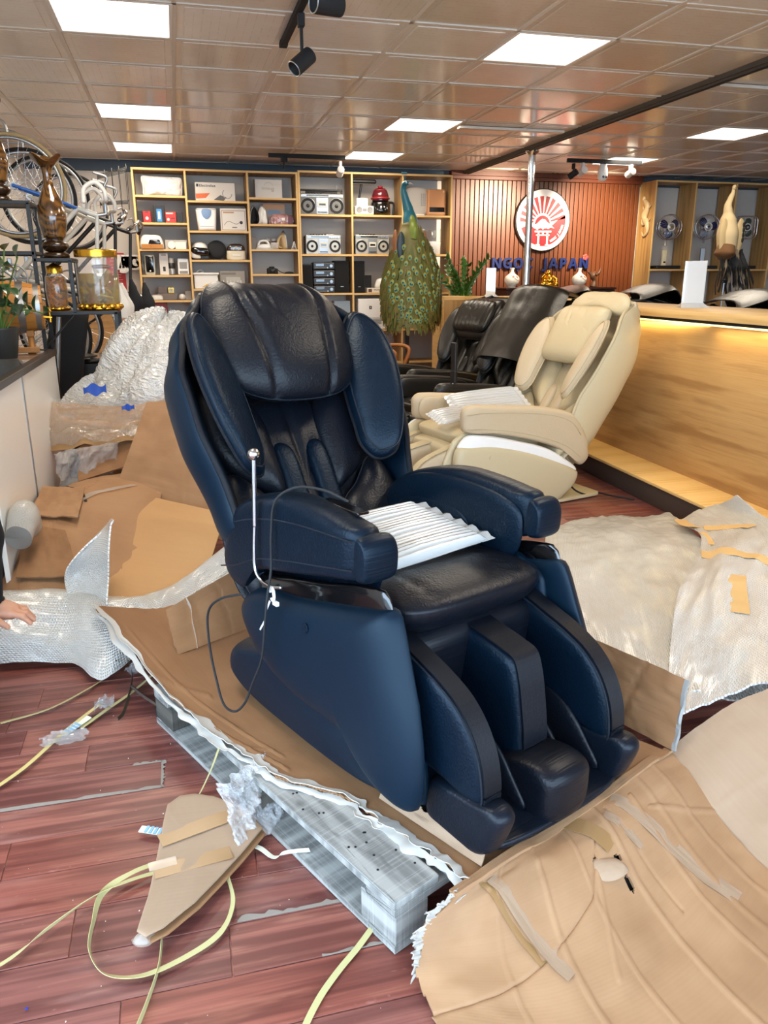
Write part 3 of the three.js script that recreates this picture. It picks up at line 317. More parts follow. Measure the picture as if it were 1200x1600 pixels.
const CALF = {
  crest: 9, side: [[0.17, 0.435], [0.24, 0.42], [0.32, 0.395], [0.40, 0.368], [0.465, 0.335], [0.515, 0.285], [0.548, 0.22], [0.56, 0.15], [0.556, 0.118], [0.52, 0.112], [0.42, 0.128], [0.33, 0.135], [0.2, 0.15], [0.14, 0.25], [0.14, 0.38]],
  mid: [[0.17, 0.432], [0.24, 0.415], [0.31, 0.40], [0.39, 0.385], [0.432, 0.372], [0.452, 0.33], [0.468, 0.26], [0.482, 0.17], [0.48, 0.09], [0.42, 0.06], [0.3, 0.06], [0.2, 0.1], [0.14, 0.25], [0.14, 0.38]],
  back: [[0.08, 0.43], [0.15, 0.445], [0.215, 0.432], [0.265, 0.418], [0.285, 0.395], [0.283, 0.34], [0.26, 0.2], [0.24, 0.06], [0.12, 0.05], [0.06, 0.2], [0.05, 0.35]],
  hollow: [[0.12, 0.33], [0.235, 0.33], [0.255, 0.28], [0.268, 0.2], [0.28, 0.06], [0.12, 0.04], [0.1, 0.2]],
  plate: [[0.22, 0.36], [0.30, 0.34], [0.345, 0.30], [0.36, 0.2], [0.375, 0.13], [0.385, 0.06], [0.375, 0.03], [0.33, 0.03], [0.2, 0.05], [0.18, 0.2]],
  tray: roundPoly([[0.15, 0.0], [0.555, 0.0], [0.6, 0.012], [0.6, 0.03], [0.4, 0.042], [0.15, 0.05]], 0.012, 3),
  footSide: [[0.39, 0.115], [0.45, 0.128], [0.53, 0.135], [0.595, 0.142], [0.617, 0.125], [0.605, 0.07], [0.58, 0.02], [0.55, 0.002], [0.45, 0.002], [0.38, 0.01], [0.375, 0.06]],
  hump: [[0.40, 0.11], [0.45, 0.14], [0.52, 0.158], [0.575, 0.157], [0.607, 0.14], [0.613, 0.10], [0.607, 0.03], [0.59, 0.008], [0.5, 0.005], [0.38, 0.01], [0.36, 0.06]],
  heel: [[0.27, 0.16], [0.36, 0.12], [0.40, 0.07], [0.42, 0.03], [0.3, 0.02], [0.25, 0.08]], ankle: [[0.34, 0.19], [0.43, 0.17], [0.5, 0.1], [0.54, 0.04], [0.42, 0.03], [0.34, 0.06]]
};
const BLACK = {
  at: [0.572, 0.152, -1.947], turn: rad(23.8), roll: -0.025, consoleIn: 0.022, baseHalf: 0.338, panelT: 0.066, panelP: 5.5, button: [0.011, 0.385],
  base: [[-0.56, 0.05], [-0.565, 0.09], [-0.53, 0.135], [-0.47, 0.16], [-0.35, 0.2], [-0.2, 0.24], [0, 0.25], [0.2, 0.2], [0.34, 0.12], [0.40, 0.075], [0.40, 0.05], [0.34, 0.03], [0.24, 0.012], [0.07, 0.002], [-0.12, 0], [-0.35, 0.002], [-0.5, 0.02]],
  panel: [[-0.405, 0.30], [-0.375, 0.345], [-0.31, 0.383], [-0.2, 0.41], [-0.085, 0.428], [0.1, 0.472], [0.24, 0.506], [0.297, 0.515], [0.315, 0.49], [0.345, 0.42], [0.394, 0.295], [0.42, 0.193], [0.425, 0.11], [0.41, 0.06], [0.36, 0.055], [0.31, 0.072], [0.275, 0.105], [0.225, 0.14], [0.12, 0.15], [-0.04, 0.148], [-0.18, 0.165], [-0.285, 0.2], [-0.37, 0.25]],
  panelX: 0.318, panelLean: -0.06,
  console: [[-0.38, 0.33], [-0.345, 0.405], [-0.2, 0.45], [0, 0.495], [0.2, 0.545], [0.27, 0.545], [0.28, 0.45], [0.0, 0.38], [-0.3, 0.3]],
  armX: 0.295, armT: 0.052,
  arm: [[-0.475, 0.50], [-0.44, 0.575], [-0.36, 0.635], [-0.24, 0.68], [-0.1, 0.706], [0.04, 0.703], [0.14, 0.692], [0.195, 0.682], [0.205, 0.66], [0.205, 0.60], [0.2, 0.568], [0.1, 0.54], [-0.03, 0.508], [-0.16, 0.478], [-0.25, 0.458], [-0.31, 0.432], [-0.35, 0.375], [-0.40, 0.358], [-0.47, 0.378], [-0.495, 0.42]],
  stitch: [[[-0.445, 0.545], [-0.34, 0.585], [-0.2, 0.622], [-0.05, 0.645], [0.09, 0.655], [0.19, 0.66]], [[-0.475, 0.41], [-0.38, 0.44], [-0.25, 0.495], [-0.1, 0.532], [0.05, 0.562], [0.19, 0.59]]],
  cap: [[0.2, 0.675], [0.225, 0.672], [0.24, 0.65], [0.243, 0.6], [0.236, 0.57], [0.215, 0.562], [0.2, 0.565]],
  inner: [[-0.42, 0.5], [-0.40, 0.59], [-0.28, 0.655], [-0.12, 0.682], [0.03, 0.68], [0.12, 0.665], [0.175, 0.635], [0.185, 0.57], [0.16, 0.5], [0.1, 0.46], [-0.1, 0.44], [-0.3, 0.43]],
  innerPocket: [[-0.36, 0.49], [-0.33, 0.56], [-0.25, 0.59], [-0.13, 0.595], [-0.04, 0.585], [0.0, 0.55], [0.01, 0.49], [-0.02, 0.44], [-0.2, 0.43], [-0.33, 0.44]],
  frontPost: roundPoly([[0.0, 0.5], [0.10, 0.51], [0.16, 0.505], [0.235, 0.475], [0.256, 0.455], [0.285, 0.30], [0.1, 0.25], [0, 0.3]], 0.02, 4),
  seat: { y: 0.47, z0: -0.42, z1: 0.285, tilt: 0.03 },
  back: { y: 0.45, z: -0.2, lean: rad(33.7) }, padD: -0.15,
  shellProf: prof(keyed([[0, 0.30], [0.25, 0.355], [0.5, 0.395], [0.68, 0.395], [0.82, 0.35], [0.93, 0.265], [1, 0.2]]), 0.985, keyed([[0, -0.12], [0.2, -0.09], [0.45, -0.06], [1, -0.055]]), keyed([[0, -0.30], [0.3, -0.34], [0.6, -0.36], [1, -0.26]]), keyed([[0, -0.27], [0.5, -0.29], [1, -0.2]])),
  wing: WING, wingT: 0.05, wingD: -0.035, wingTilt: 0.55,
  head: HEAD, headT: 0.085, headD: -0.05, headP: 2.7, headTilt: (u, v) => -0.10 * sstep(0.88, 1.01, v) * 0.4 - 0.25 * u * u, headSeams: [[[-0.125, 0.995], [-0.142, 0.88], [-0.118, 0.72], [-0.098, 0.553]], [[0.125, 0.995], [0.142, 0.88], [0.118, 0.72], [0.098, 0.553]]],
  calf: CALF
};
const blackChair = massageChair('big black leather massage chair unpacked on the cardboard covered pallet', null, CB, BLACK);
{ // chrome wand, its clip and the cable that hang on the arm by the photographer's side
  const x = -0.362; part('chrome_wand', [tube([[x, 0.785, -0.226], [x, 0.70, -0.228], [x, 0.60, -0.231]], 0.0065, 20, 10), tube([[x, 0.61, -0.231], [x - 0.003, 0.53, -0.233], [x - 0.004, 0.475, -0.228], [x - 0.003, 0.452, -0.205], [x, 0.446, -0.16], [x + 0.01, 0.452, -0.12]], 0.0048, 50, 10)], M.chrome, blackChair); part('chrome_ball', ball(0.0165, x, 0.797, -0.226, 1, 1, 1, 24), M.chrome, blackChair);
  const ring = new THREE.TorusGeometry(0.017, 0.0045, 8, 24, 5.2); ring.rotateY(1.3); ring.translate(x - 0.012, 0.437, -0.125); part('white_clip', [ring, box(0.01, 0.012, 0.022, x - 0.014, 0.418, -0.105, 0.002)], M.white, blackChair, 'white plastic clip');
  part('cable_tie', ribbon([[x - 0.02, 0.42, -0.125], [x - 0.026, 0.39, -0.135], [x - 0.024, 0.355, -0.15], [x - 0.03, 0.325, -0.165]], 0.005, 0.0015, [1.2], 16), M.white, blackChair);
  part('power_cable', tube([[-0.27, 0.72, 0.07], [-0.29, 0.735, 0.0], [-0.32, 0.728, -0.09], [-0.352, 0.69, -0.135], [-0.362, 0.6, -0.145], [-0.368, 0.5, -0.14], [-0.392, 0.44, -0.12], [-0.402, 0.36, -0.12], [-0.404, 0.25, -0.14], [-0.402, 0.15, -0.2], [-0.41, 0.075, -0.235], [-0.425, 0.04, -0.265], [-0.435, 0.04, -0.31], [-0.43, 0.10, -0.37], [-0.425, 0.22, -0.42], [-0.42, 0.30, -0.42], [-0.405, 0.35, -0.37], [-0.36, 0.375, -0.31]], 0.0036, 140, 8), M.blackMatte, blackChair, 'thin black cable');
  part('control_slot', box(0.035, 0.008, 0.16, -0.262, 0.7, 0.045, 0.003), CB.gloss, blackChair);
}
const BEIGE = { ...BLACK, at: [1.79, 0.005, -4.62], turn: rad(-77), roll: 0, panelT: 0, panelP: 0, consoleIn: 0, button: [0.11, 0.36], panelLean: 0,
  base: [[-0.5, 0.03], [-0.52, 0.06], [-0.45, 0.12], [-0.3, 0.2], [0, 0.25], [0.25, 0.24], [0.3, 0.1], [0.28, 0.02], [0, 0], [-0.3, 0]],
  panel: [[-0.60, 0.185], [-0.56, 0.215], [-0.4, 0.285], [-0.156, 0.37], [0.1, 0.428], [0.26, 0.436], [0.325, 0.435], [0.345, 0.40], [0.352, 0.30], [0.345, 0.12], [0.3, 0.03], [0.1, 0.01], [-0.36, 0.0], [-0.44, 0.015], [-0.52, 0.06], [-0.59, 0.13]],
  consoleT: 0.035, console: [[-0.6, 0.2], [-0.5, 0.28], [-0.344, 0.366], [-0.078, 0.445], [0.15, 0.495], [0.26, 0.5], [0.31, 0.46], [0.33, 0.42], [0, 0.36], [-0.4, 0.22], [-0.58, 0.17]],
  arm: [[0.285, 0.58], [0.285, 0.64], [0.25, 0.672], [0.17, 0.675], [0, 0.66], [-0.2, 0.643], [-0.4, 0.612], [-0.53, 0.575], [-0.6, 0.52], [-0.66, 0.43], [-0.70, 0.32], [-0.70, 0.26], [-0.65, 0.222], [-0.6, 0.24], [-0.545, 0.29], [-0.45, 0.345], [-0.342, 0.39], [-0.078, 0.462], [0.15, 0.505], [0.25, 0.513], [0.28, 0.53]],
  stitch: [[[0.272, 0.625], [0.2, 0.63], [0, 0.62], [-0.2, 0.6], [-0.4, 0.565], [-0.53, 0.51], [-0.6, 0.43]], [[0.272, 0.54], [0.15, 0.532], [-0.08, 0.495], [-0.342, 0.425], [-0.5, 0.36], [-0.6, 0.29]]], cap: null,
  inner: [[-0.45, 0.45], [-0.4, 0.58], [-0.2, 0.62], [0.1, 0.65], [0.24, 0.64], [0.26, 0.55], [0.2, 0.5], [-0.1, 0.44]], innerPocket: null,
  frontPost: roundPoly([[0.12, 0.5], [0.26, 0.51], [0.33, 0.47], [0.40, 0.33], [0.38, 0.28], [0.2, 0.26]], 0.02, 4),
  back: { y: 0.40, z: -0.34, lean: rad(33) }, padD: -0.13,
  shellProf: prof(keyed([[0, 0.28], [0.25, 0.34], [0.5, 0.37], [0.7, 0.37], [0.84, 0.33], [0.94, 0.27], [1, 0.2]]), 1.13, keyed([[0, -0.12], [0.15, -0.10], [0.35, -0.06], [0.8, -0.06], [1, -0.12]]), keyed([[0, -0.44], [0.3, -0.46], [0.6, -0.44], [1, -0.34]]), keyed([[0, -0.24], [0.5, -0.24], [1, -0.2]])),
  wing: WING.map(([u, v]) => [u - 0.02, 0.30 + (v - 0.32) * 1.05 + 0.02]), wingT: 0.055, wingD: 0.0, wingTilt: 0.35,
  head: [[-0.21, 0.97], [0, 0.985], [0.21, 0.97], [0.23, 0.93], [0.225, 0.75], [0.20, 0.6], [0.15, 0.575], [0, 0.57], [-0.15, 0.575], [-0.20, 0.6], [-0.225, 0.75], [-0.23, 0.93]], headT: 0.065, headD: -0.03, headP: 4, headTilt: () => 0, headSeams: [],
  calf: { ...CALF, move: [0, 0.01, 0.06] }
};
const beigeChair = massageChair('cream leather massage chair beside the long oak counter', null, CC, BEIGE);
{ const [x0, x1] = [-0.3, 0.3]; part('floor_plate', extr(roundPoly([[-0.36, 0.42], [0.36, 0.42], [0.34, 0.82], [-0.34, 0.82]], 0.06), 0.02, 0.005).rotateX(-Math.PI / 2).translate(0, 0.012, 0), CC.shell, beigeChair); const B = backTo(BEIGE.back); const g = pillow([[-0.25, 0.98], [0, 1.0], [0.25, 0.98], [0.27, 1.06], [0.2, 1.125], [0, 1.14], [-0.2, 1.125], [-0.27, 1.06]], 0.05, { p: 3, K: 12, map: (u, v, w) => B(u, v, -0.10 + w), dent: folds(0.01, 11, 4) }); part('top_cover', g, CC.hide, beigeChair); part('power_cord', tube([[0.3, 0.12, -0.55], [0.31, 0.05, -0.62], [0.33, 0.01, -0.72], [0.30, 0.012, -0.8], [0.42, 0.012, -0.84], [0.55, 0.012, -0.9]], 0.006, 60, 8), M.blackMatte, beigeChair); }
const DARK = { ...BEIGE, shellProf: prof(keyed([[0, 0.27], [0.25, 0.32], [0.5, 0.345], [0.7, 0.345], [0.84, 0.31], [0.94, 0.25], [1, 0.2]]), 1.12, keyed([[0, -0.12], [0.15, -0.10], [0.35, -0.06], [0.8, -0.06], [1, -0.12]]), keyed([[0, -0.36], [0.3, -0.35], [0.6, -0.32], [1, -0.26]]), keyed([[0, -0.24], [0.5, -0.24], [1, -0.2]])), at: [1.93, 0.005, -5.62], turn: rad(-74), calf: { ...CALF, move: [0, 0.01, 0.06] }, pillow: null };
const darkA = massageChair('dark brown black massage chair beside the cream one, a handset standing on its arm', null, CK, DARK);
{ const B = backTo(DARK.back); // soft cover thrown over its back
  part('dust_cover', sheet(24, 30, (u, v) => { const x = lerp(-0.34, 0.34, u), s = lerp(0.42, 1.17, v); const over = 0.02 + 0.02 * ridge(u * 5, v * 3, 0, 0, 2, 6); return B(x * (1 - 0.25 * sstep(0.8, 1, v)), s, 0.06 - 0.35 * Math.pow(Math.abs(x) / 0.36, 3) * 0.3 - 0.3 * sstep(0.85, 1, v) + over); }, 0.008), CK.hide, darkA);
  part('handset', [box(0.055, 0.24, 0.022, 0.32, 0.84, 0.14, 0.006, 2), box(0.058, 0.09, 0.026, 0.32, 0.72, 0.14, 0.006, 2)], M.black, darkA, 'upright black handset'); part('handset_stem', bar([0.32, 0.55, 0.17], [0.32, 0.7, 0.14], 0.006), M.steel, darkA); }
const darkB = massageChair('dark brown black massage chair with a big rumpled head pillow, furthest of its row', null, CK, { ...DARK, at: [1.95, 0.005, -6.55], turn: rad(-68), pillow: [[-0.20, 0.63], [0, 0.61], [0.20, 0.63], [0.235, 0.75], [0.22, 0.89], [0.18, 0.92], [-0.18, 0.92], [-0.22, 0.89], [-0.235, 0.75]] });
// ---------- pallet, cardboard, wraps, straps ----------
const woodGrey = tex(512, 256, (u, v) => { const w = fbm(u * 2, v * 10, 2, 10, 4, 140), l = vnoise(u * 180, v * 2, 180, 2, 141); let c = mix3(hx(0xa5a39d), hx(0x757470), sstep(0.35, 0.75, w)); c = mix3(c, hx(0xc6c4be), sstep(0.5, 1, l) * 0.35); return mix3(c, hx(0x504e4b), sstep(0.72, 0.9, fbm(u * 5, v * 9, 5, 9, 3, 143)) * 0.55); }); woodGrey.repeat.set(2, 4);
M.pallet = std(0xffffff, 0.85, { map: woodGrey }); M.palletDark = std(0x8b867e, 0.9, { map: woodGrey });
const kraft = (base, dk, s) => tex(512, 512, (u, v) => { const a = fbm(u * 5, v * 5, 5, 5, 5, s), st = vnoise(u * 4, v * 120, 4, 120, s + 2), cr = ridge(u * 3, v * 3, 3, 3, 4, s + 4); let c = mix3(hx(base), hx(dk), sstep(0.35, 0.8, a) * 0.6 + (st - 0.5) * 0.14); return mix3(c, hx(0xcbb493), sstep(0.93, 0.99, cr) * 0.35); });
const kBump = tex(512, 512, (u, v) => 0.5 + 0.16 * Math.sin(v * Math.PI * 2 * 90) * 0.4 + 0.35 * (ridge(u * 4, v * 3, 4, 3, 4, 155) - 0.6), false);
const K1 = kraft(0xa27c59, 0x8d6847, 150), K2 = kraft(0xa78e75, 0x927960, 160), K3 = kraft(0xb88f60, 0xab8354, 170);
const card = (map, c = 0xffffff) => { return std(c, 0.78, { map, bumpMap: kBump, bumpScale: 0.0006 }); };
M.card = card(K1); M.cardPale = card(K2, 0xf4efec); M.cardTan = card(K3); M.cardBrown = card(K1, 0xe6dccf); M.cardCore = std(0xb29a78, 0.95); M.tornPaper = std(0xb5afa6, 0.95);
M.tape = phys(0x957249, 0.4, { clearcoat: 0.5, clearcoatRoughness: 0.25 }); M.clearTape = phys(0xf6efe4, 0.3, { transmission: 0.8, thickness: 0, clearcoat: 0.35, clearcoatRoughness: 0.25 }); M.buffTape = std(0xd0ab74, 0.45);
const bub = tex(256, 256, (u, v) => { const k = 10, ry = v * k, o = (Math.floor(ry) % 2) * 0.5, x = ((u * k + o) % 1) - 0.5, y = (ry % 1) - 0.5, d = Math.hypot(x, y) / 0.46; return d < 1 ? Math.sqrt(1 - d * d) : 0; }, false);
const bubSmall = bub.clone(); bubSmall.repeat.set(9, 9);
const wrapMat = (rep, c, tr) => { const t = bub.clone(); t.repeat.set(...rep); return phys(c, 0.3, { transmission: tr * 0.35, thickness: 0, bumpMap: t, bumpScale: 0.009, clearcoat: 0.7, clearcoatRoughness: 0.2 }); };
const crink = tex(512, 512, (u, v) => 0.55 * ridge(u * 6, v * 6, 6, 6, 4, 180) + 0.45 * ridge(u * 17, v * 17, 17, 17, 3, 190), false); crink.repeat.set(2, 2);
M.film = phys(0xfbf9f4, 0.17, { transmission: 0.25, thickness: 0, bumpMap: crink, bumpScale: 0.045, clearcoat: 0.9, clearcoatRoughness: 0.12 });
M.filmClear = phys(0xffffff, 0.08, { transmission: 0.8, thickness: 0, bumpMap: crink, bumpScale: 0.02, clearcoat: 0.8, clearcoatRoughness: 0.06 });
M.wrapFilm = phys(0xffffff, 0.1, { transmission: 0.95, thickness: 0, bumpMap: crink, bumpScale: 0.04, clearcoat: 0.6, clearcoatRoughness: 0.08 });
M.aircol = phys(0xf4f4f2, 0.14, { transmission: 0.55, thickness: 0, clearcoat: 1, clearcoatRoughness: 0.06 });
M.strap = std(0xbdb681, 0.5); M.strapWhite = std(0xdedcc8, 0.5);

{ // pallet: local +z runs with the chair
  const p = thing('pallet', 'weathered grey wooden pallet under the unpacked black chair', 'pallet', [0.352 - 0.43 * 0.6 + 0.9 * 0.45, 0, -1.275 - 0.9 * 0.6 - 0.43 * 0.45], rad(25.5)); const R = rng(31);
  const bz = (w, l, x, y, z, h = 0.021) => { const g = box(w, h, l, x, y, z, 0.003, 1); const q = g.attributes.position; for (let i = 0; i < q.count; i++) { q.setX(i, q.getX(i) + (R() - 0.5) * 0.0016); } return g; };
  for (const [x, w] of [[-0.385, 0.13], [-0.235, 0.12], [-0.08, 0.12], [0.08, 0.12], [0.235, 0.12], [0.385, 0.13]]) { const g = bz(w, 1.2, x, 0.1285, 0); const uv = g.attributes.uv; for (let i = 0; i < uv.count; i++) uv.setXY(i, uv.getY(i), uv.getX(i)); part('deck_board', g, M.pallet, p); }
  for (const z of [-0.55, 0, 0.55]) part('cross_board', bz(0.9, 0.1, 0, 0.108, z, 0.02), M.pallet, p);
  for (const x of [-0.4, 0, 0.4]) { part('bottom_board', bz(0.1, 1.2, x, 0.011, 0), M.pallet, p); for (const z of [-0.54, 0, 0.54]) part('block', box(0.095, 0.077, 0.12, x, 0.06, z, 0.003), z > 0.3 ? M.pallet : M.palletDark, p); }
  const h = []; for (let i = 0; i < 16; i++) { const x = -0.43 + R() * 0.1, z = 0.12 + R() * 0.45; h.push(cyl(0.003, 0.003, 0.003, x, 0.139, z, 6)); } parts('nail_head', h, M.blackMatte, p);
  const ft = part('fork_foot', box(0.09, 0.05, 0.05, -0.4, 0.03, -0.6, 0.012, 2), M.blackMatte, p);
}
const wob = (a, f, s) => (x, y) => a * (fbm(x * f, y * f, 0, 0, 3, s) - 0.5);
function cardSheet(name, label, fn, mat, o = {}) { // corrugated sheet: fn(u, v) with creases added along its normal
  const c = thing(name, label, 'cardboard', [0, 0, 0], 0, o.group); const nu = Math.round((o.nu || 60) * 1.25), nv = Math.round((o.nv || 60) * 1.25); const cr = o.creases || [], amp = o.amp ?? 0.006;
  const f = (u, v) => { const p = fn(u, v); let h = amp * 2 * (fbm(u * 5, v * 5, 0, 0, 3, o.seed || 1) - 0.5); for (const [ax, ay, bx, by, d, w] of cr) { const t = clamp(((u - ax) * (bx - ax) + (v - ay) * (by - ay)) / ((bx - ax) ** 2 + (by - ay) ** 2)); const r = Math.hypot(u - ax - t * (bx - ax), v - ay - t * (by - ay)); h += 0.42 * d * Math.pow(Math.max(0, 1 - r / (0.42 * (w || 0.03))), 1.2); } const n = o.n || [0, 1, 0]; return [p[0] + n[0] * h, p[1] + n[1] * h, p[2] + n[2] * h]; };
  const main = part('board', sheet(nu, nv, f, o.t || 0.006, { su: o.su || 1, sv: o.sv || 1, inside: o.inside }), mat, c); c.userData.f = undefined; return [c, f];
}
function tapeOn(parent, f, u0, v0, u1, v1, w, mat, name = 'tape', lift = 0.006) { // band lying on a sheet surface from (u0,v0) to (u1,v1)
  const pts = []; for (let i = 0; i <= 10; i++) { const t = i / 10, p = f(lerp(u0, u1, t), lerp(v0, v1, t)); pts.push([p[0], p[1] + lift, p[2]]); } const g = ribbon(pts, w, 0.0008, [0], 24); return part(name, g, mat, parent);
}
// torn paper lip: width and droop wander along the path
function ragged(pts, w, seed, dr) { const c = curveOf(pts), n = 160; return sheet(n, 3, (u, v) => { const p = c(u), k = Math.pow(fbm(u * 17, 1, 0, 0, 5, seed), 1.6) * 1.8, e = (v - 0.4) * w * (0.12 + k); return [p.x - e * 0.9 + 0.008 * (vnoise(u * 70, v * 2, 0, 0, seed) - 0.5), p.y + (v * 0.014 * dr) + 0.012 * (fbm(u * 13, v * 2, 0, 0, 3, seed + 4) - 0.5), p.z + e * 0.42 + 0.008 * (vnoise(u * 55, v * 2, 0, 0, seed + 2) - 0.5)]; }, 0.0022); }
const D = [0.403, 0.915], W0 = [0.915, -0.403];   // along and across the chair
{ // the torn carton floor under the chair
  const edge = u => 0.02 + 0.05 * (fbm(u * 22, 3, 0, 0, 3, 7) - 0.3) + 0.015 * vnoise(u * 60, 1, 0, 0, 5) + 0.23 * sstep(0.50, 0.66, u) * (1 - 0.35 * sstep(0.9, 1, u));
  const f = rows([
    [[-0.40, 0.23, -2.86], [-0.13, 0.168, -2.235], [0.03, 0.160, -1.93], [0.14, 0.156, -1.76], [0.24, 0.156, -1.58], [0.36, 0.156, -1.42], [0.48, 0.153, -1.262]],
    [[-0.2, 0.16, -2.95], [0.02, 0.148, -2.30], [0.17, 0.147, -2.0], [0.28, 0.147, -1.80], [0.38, 0.147, -1.60], [0.47, 0.147, -1.44], [0.56, 0.147, -1.297]],
    [[0.4, 0.148, -3.15], [0.5, 0.147, -2.5], [0.6, 0.147, -2.15], [0.68, 0.147, -1.95], [0.75, 0.147, -1.75], [0.82, 0.147, -1.57], [0.9, 0.147, -1.44]],
    [[0.85, 0.16, -3.2], [0.9, 0.147, -2.6], [1.0, 0.147, -2.25], [1.05, 0.147, -2.05], [1.1, 0.147, -1.85], [1.15, 0.147, -1.7], [1.22, 0.147, -1.59]]]);
  const [c, g] = cardSheet('carton', 'brown cardboard carton floor spread under the unpacked black chair, torn along the pallet', f, M.cardBrown, { nu: 120, nv: 70, amp: 0.0035, seed: 3, su: 2.2, sv: 1.3, creases: [[0.2, 0.02, 0.5, 0.13, 0.018, 0.03], [0.05, 0.12, 0.45, 0.2, 0.012, 0.03], [0.35, 0.0, 0.42, 0.2, 0.008, 0.02], [0.12, 0, 0.2, 0.25, 0.012, 0.03]], inside: (u, v) => v > edge(u) });
  // ragged white torn lip
  const pts = []; for (let i = 0; i <= 60; i++) { const u = i / 60, p = g(u, edge(u)); pts.push([p[0] + (vnoise(i * 0.8, 1, 0, 0, 3) - 0.5) * 0.012, p[1] + 0.003 + 0.006 * vnoise(i * 1.3, 5, 0, 0, 3), p[2] + (vnoise(i * 0.8, 9, 0, 0, 3) - 0.5) * 0.012]); }
  part('torn_edge', [ragged(pts, 0.032, 11, 0.5), ragged(pts.map((p, i) => [p[0] - 0.014, p[1] - 0.008, p[2] + (vnoise(i, 4, 0, 0, 9) - 0.5) * 0.008]), 0.024, 17, -0.5)], M.tornPaper, c, 'torn white paper edge');
  const lip = bil([0.40, 0.152, -1.60], [0.56, 0.155, -1.31], [0.60, 0.195, -1.35], [0.43, 0.195, -1.62]); part('torn_flap', sheet(90, 50, (u, v) => { const p = lip(u, v); p[1] += 0.02 * Math.sin(v * 3) * vnoise(u * 5, v * 3, 0, 0, 4); return p; }, 0.003, { inside: (u, v) => v < 0.55 + 0.6 * (vnoise(u * 7, 1, 0, 0, 8) - 0.2) }), M.cardPale, c);
}
{ // rear side flap that stands by the chair's tail
  const [c, g] = cardSheet('carton_flap', 'brown carton flap standing behind the tail of the unpacked black chair', bil([-0.085, 0.155, -2.52], [0.30, 0.155, -2.75], [0.30, 0.40, -2.86], [-0.115, 0.285, -2.62]), M.cardBrown, { n: [-0.68, 0.1, 0.72], amp: 0.012, seed: 9, nu: 40, nv: 24, su: 0.7, sv: 0.3, creases: [[0.22, 0, 0.18, 1, 0.02, 0.06], [0.5, 0, 0.42, 1, -0.02, 0.05]] }); part('tape', ribbon([0, 0.25, 0.5, 0.75, 1].map(t => { const p = g(0.2, t); return [p[0] - 0.008, p[1], p[2] + 0.009]; }), 0.012, 0.001, [1.4], 16), M.clearTape, c);
}
const apron = rows([
  [[0.475, 0.155, -1.25], [0.70, 0.152, -1.355], [0.93, 0.15, -1.46], [1.24, 0.14, -1.62]],
  [[0.405, 0.115, -1.232], [0.68, 0.14, -1.28], [0.94, 0.135, -1.38], [1.25, 0.11, -1.52]],
  [[0.362, 0.045, -1.20], [0.66, 0.065, -1.16], [0.96, 0.06, -1.25], [1.26, 0.05, -1.40]],
  [[0.365, 0.012, -1.12], [0.66, 0.02, -1.02], [0.98, 0.022, -1.10], [1.28, 0.025, -1.28]],
  [[0.425, 0.012, -0.93], [0.70, 0.012, -0.82], [1.02, 0.012, -0.9], [1.34, 0.02, -1.0]],
  [[0.53, 0.012, -0.6], [0.8, 0.012, -0.55], [1.1, 0.012, -0.6], [1.42, 0.02, -0.7]]]);
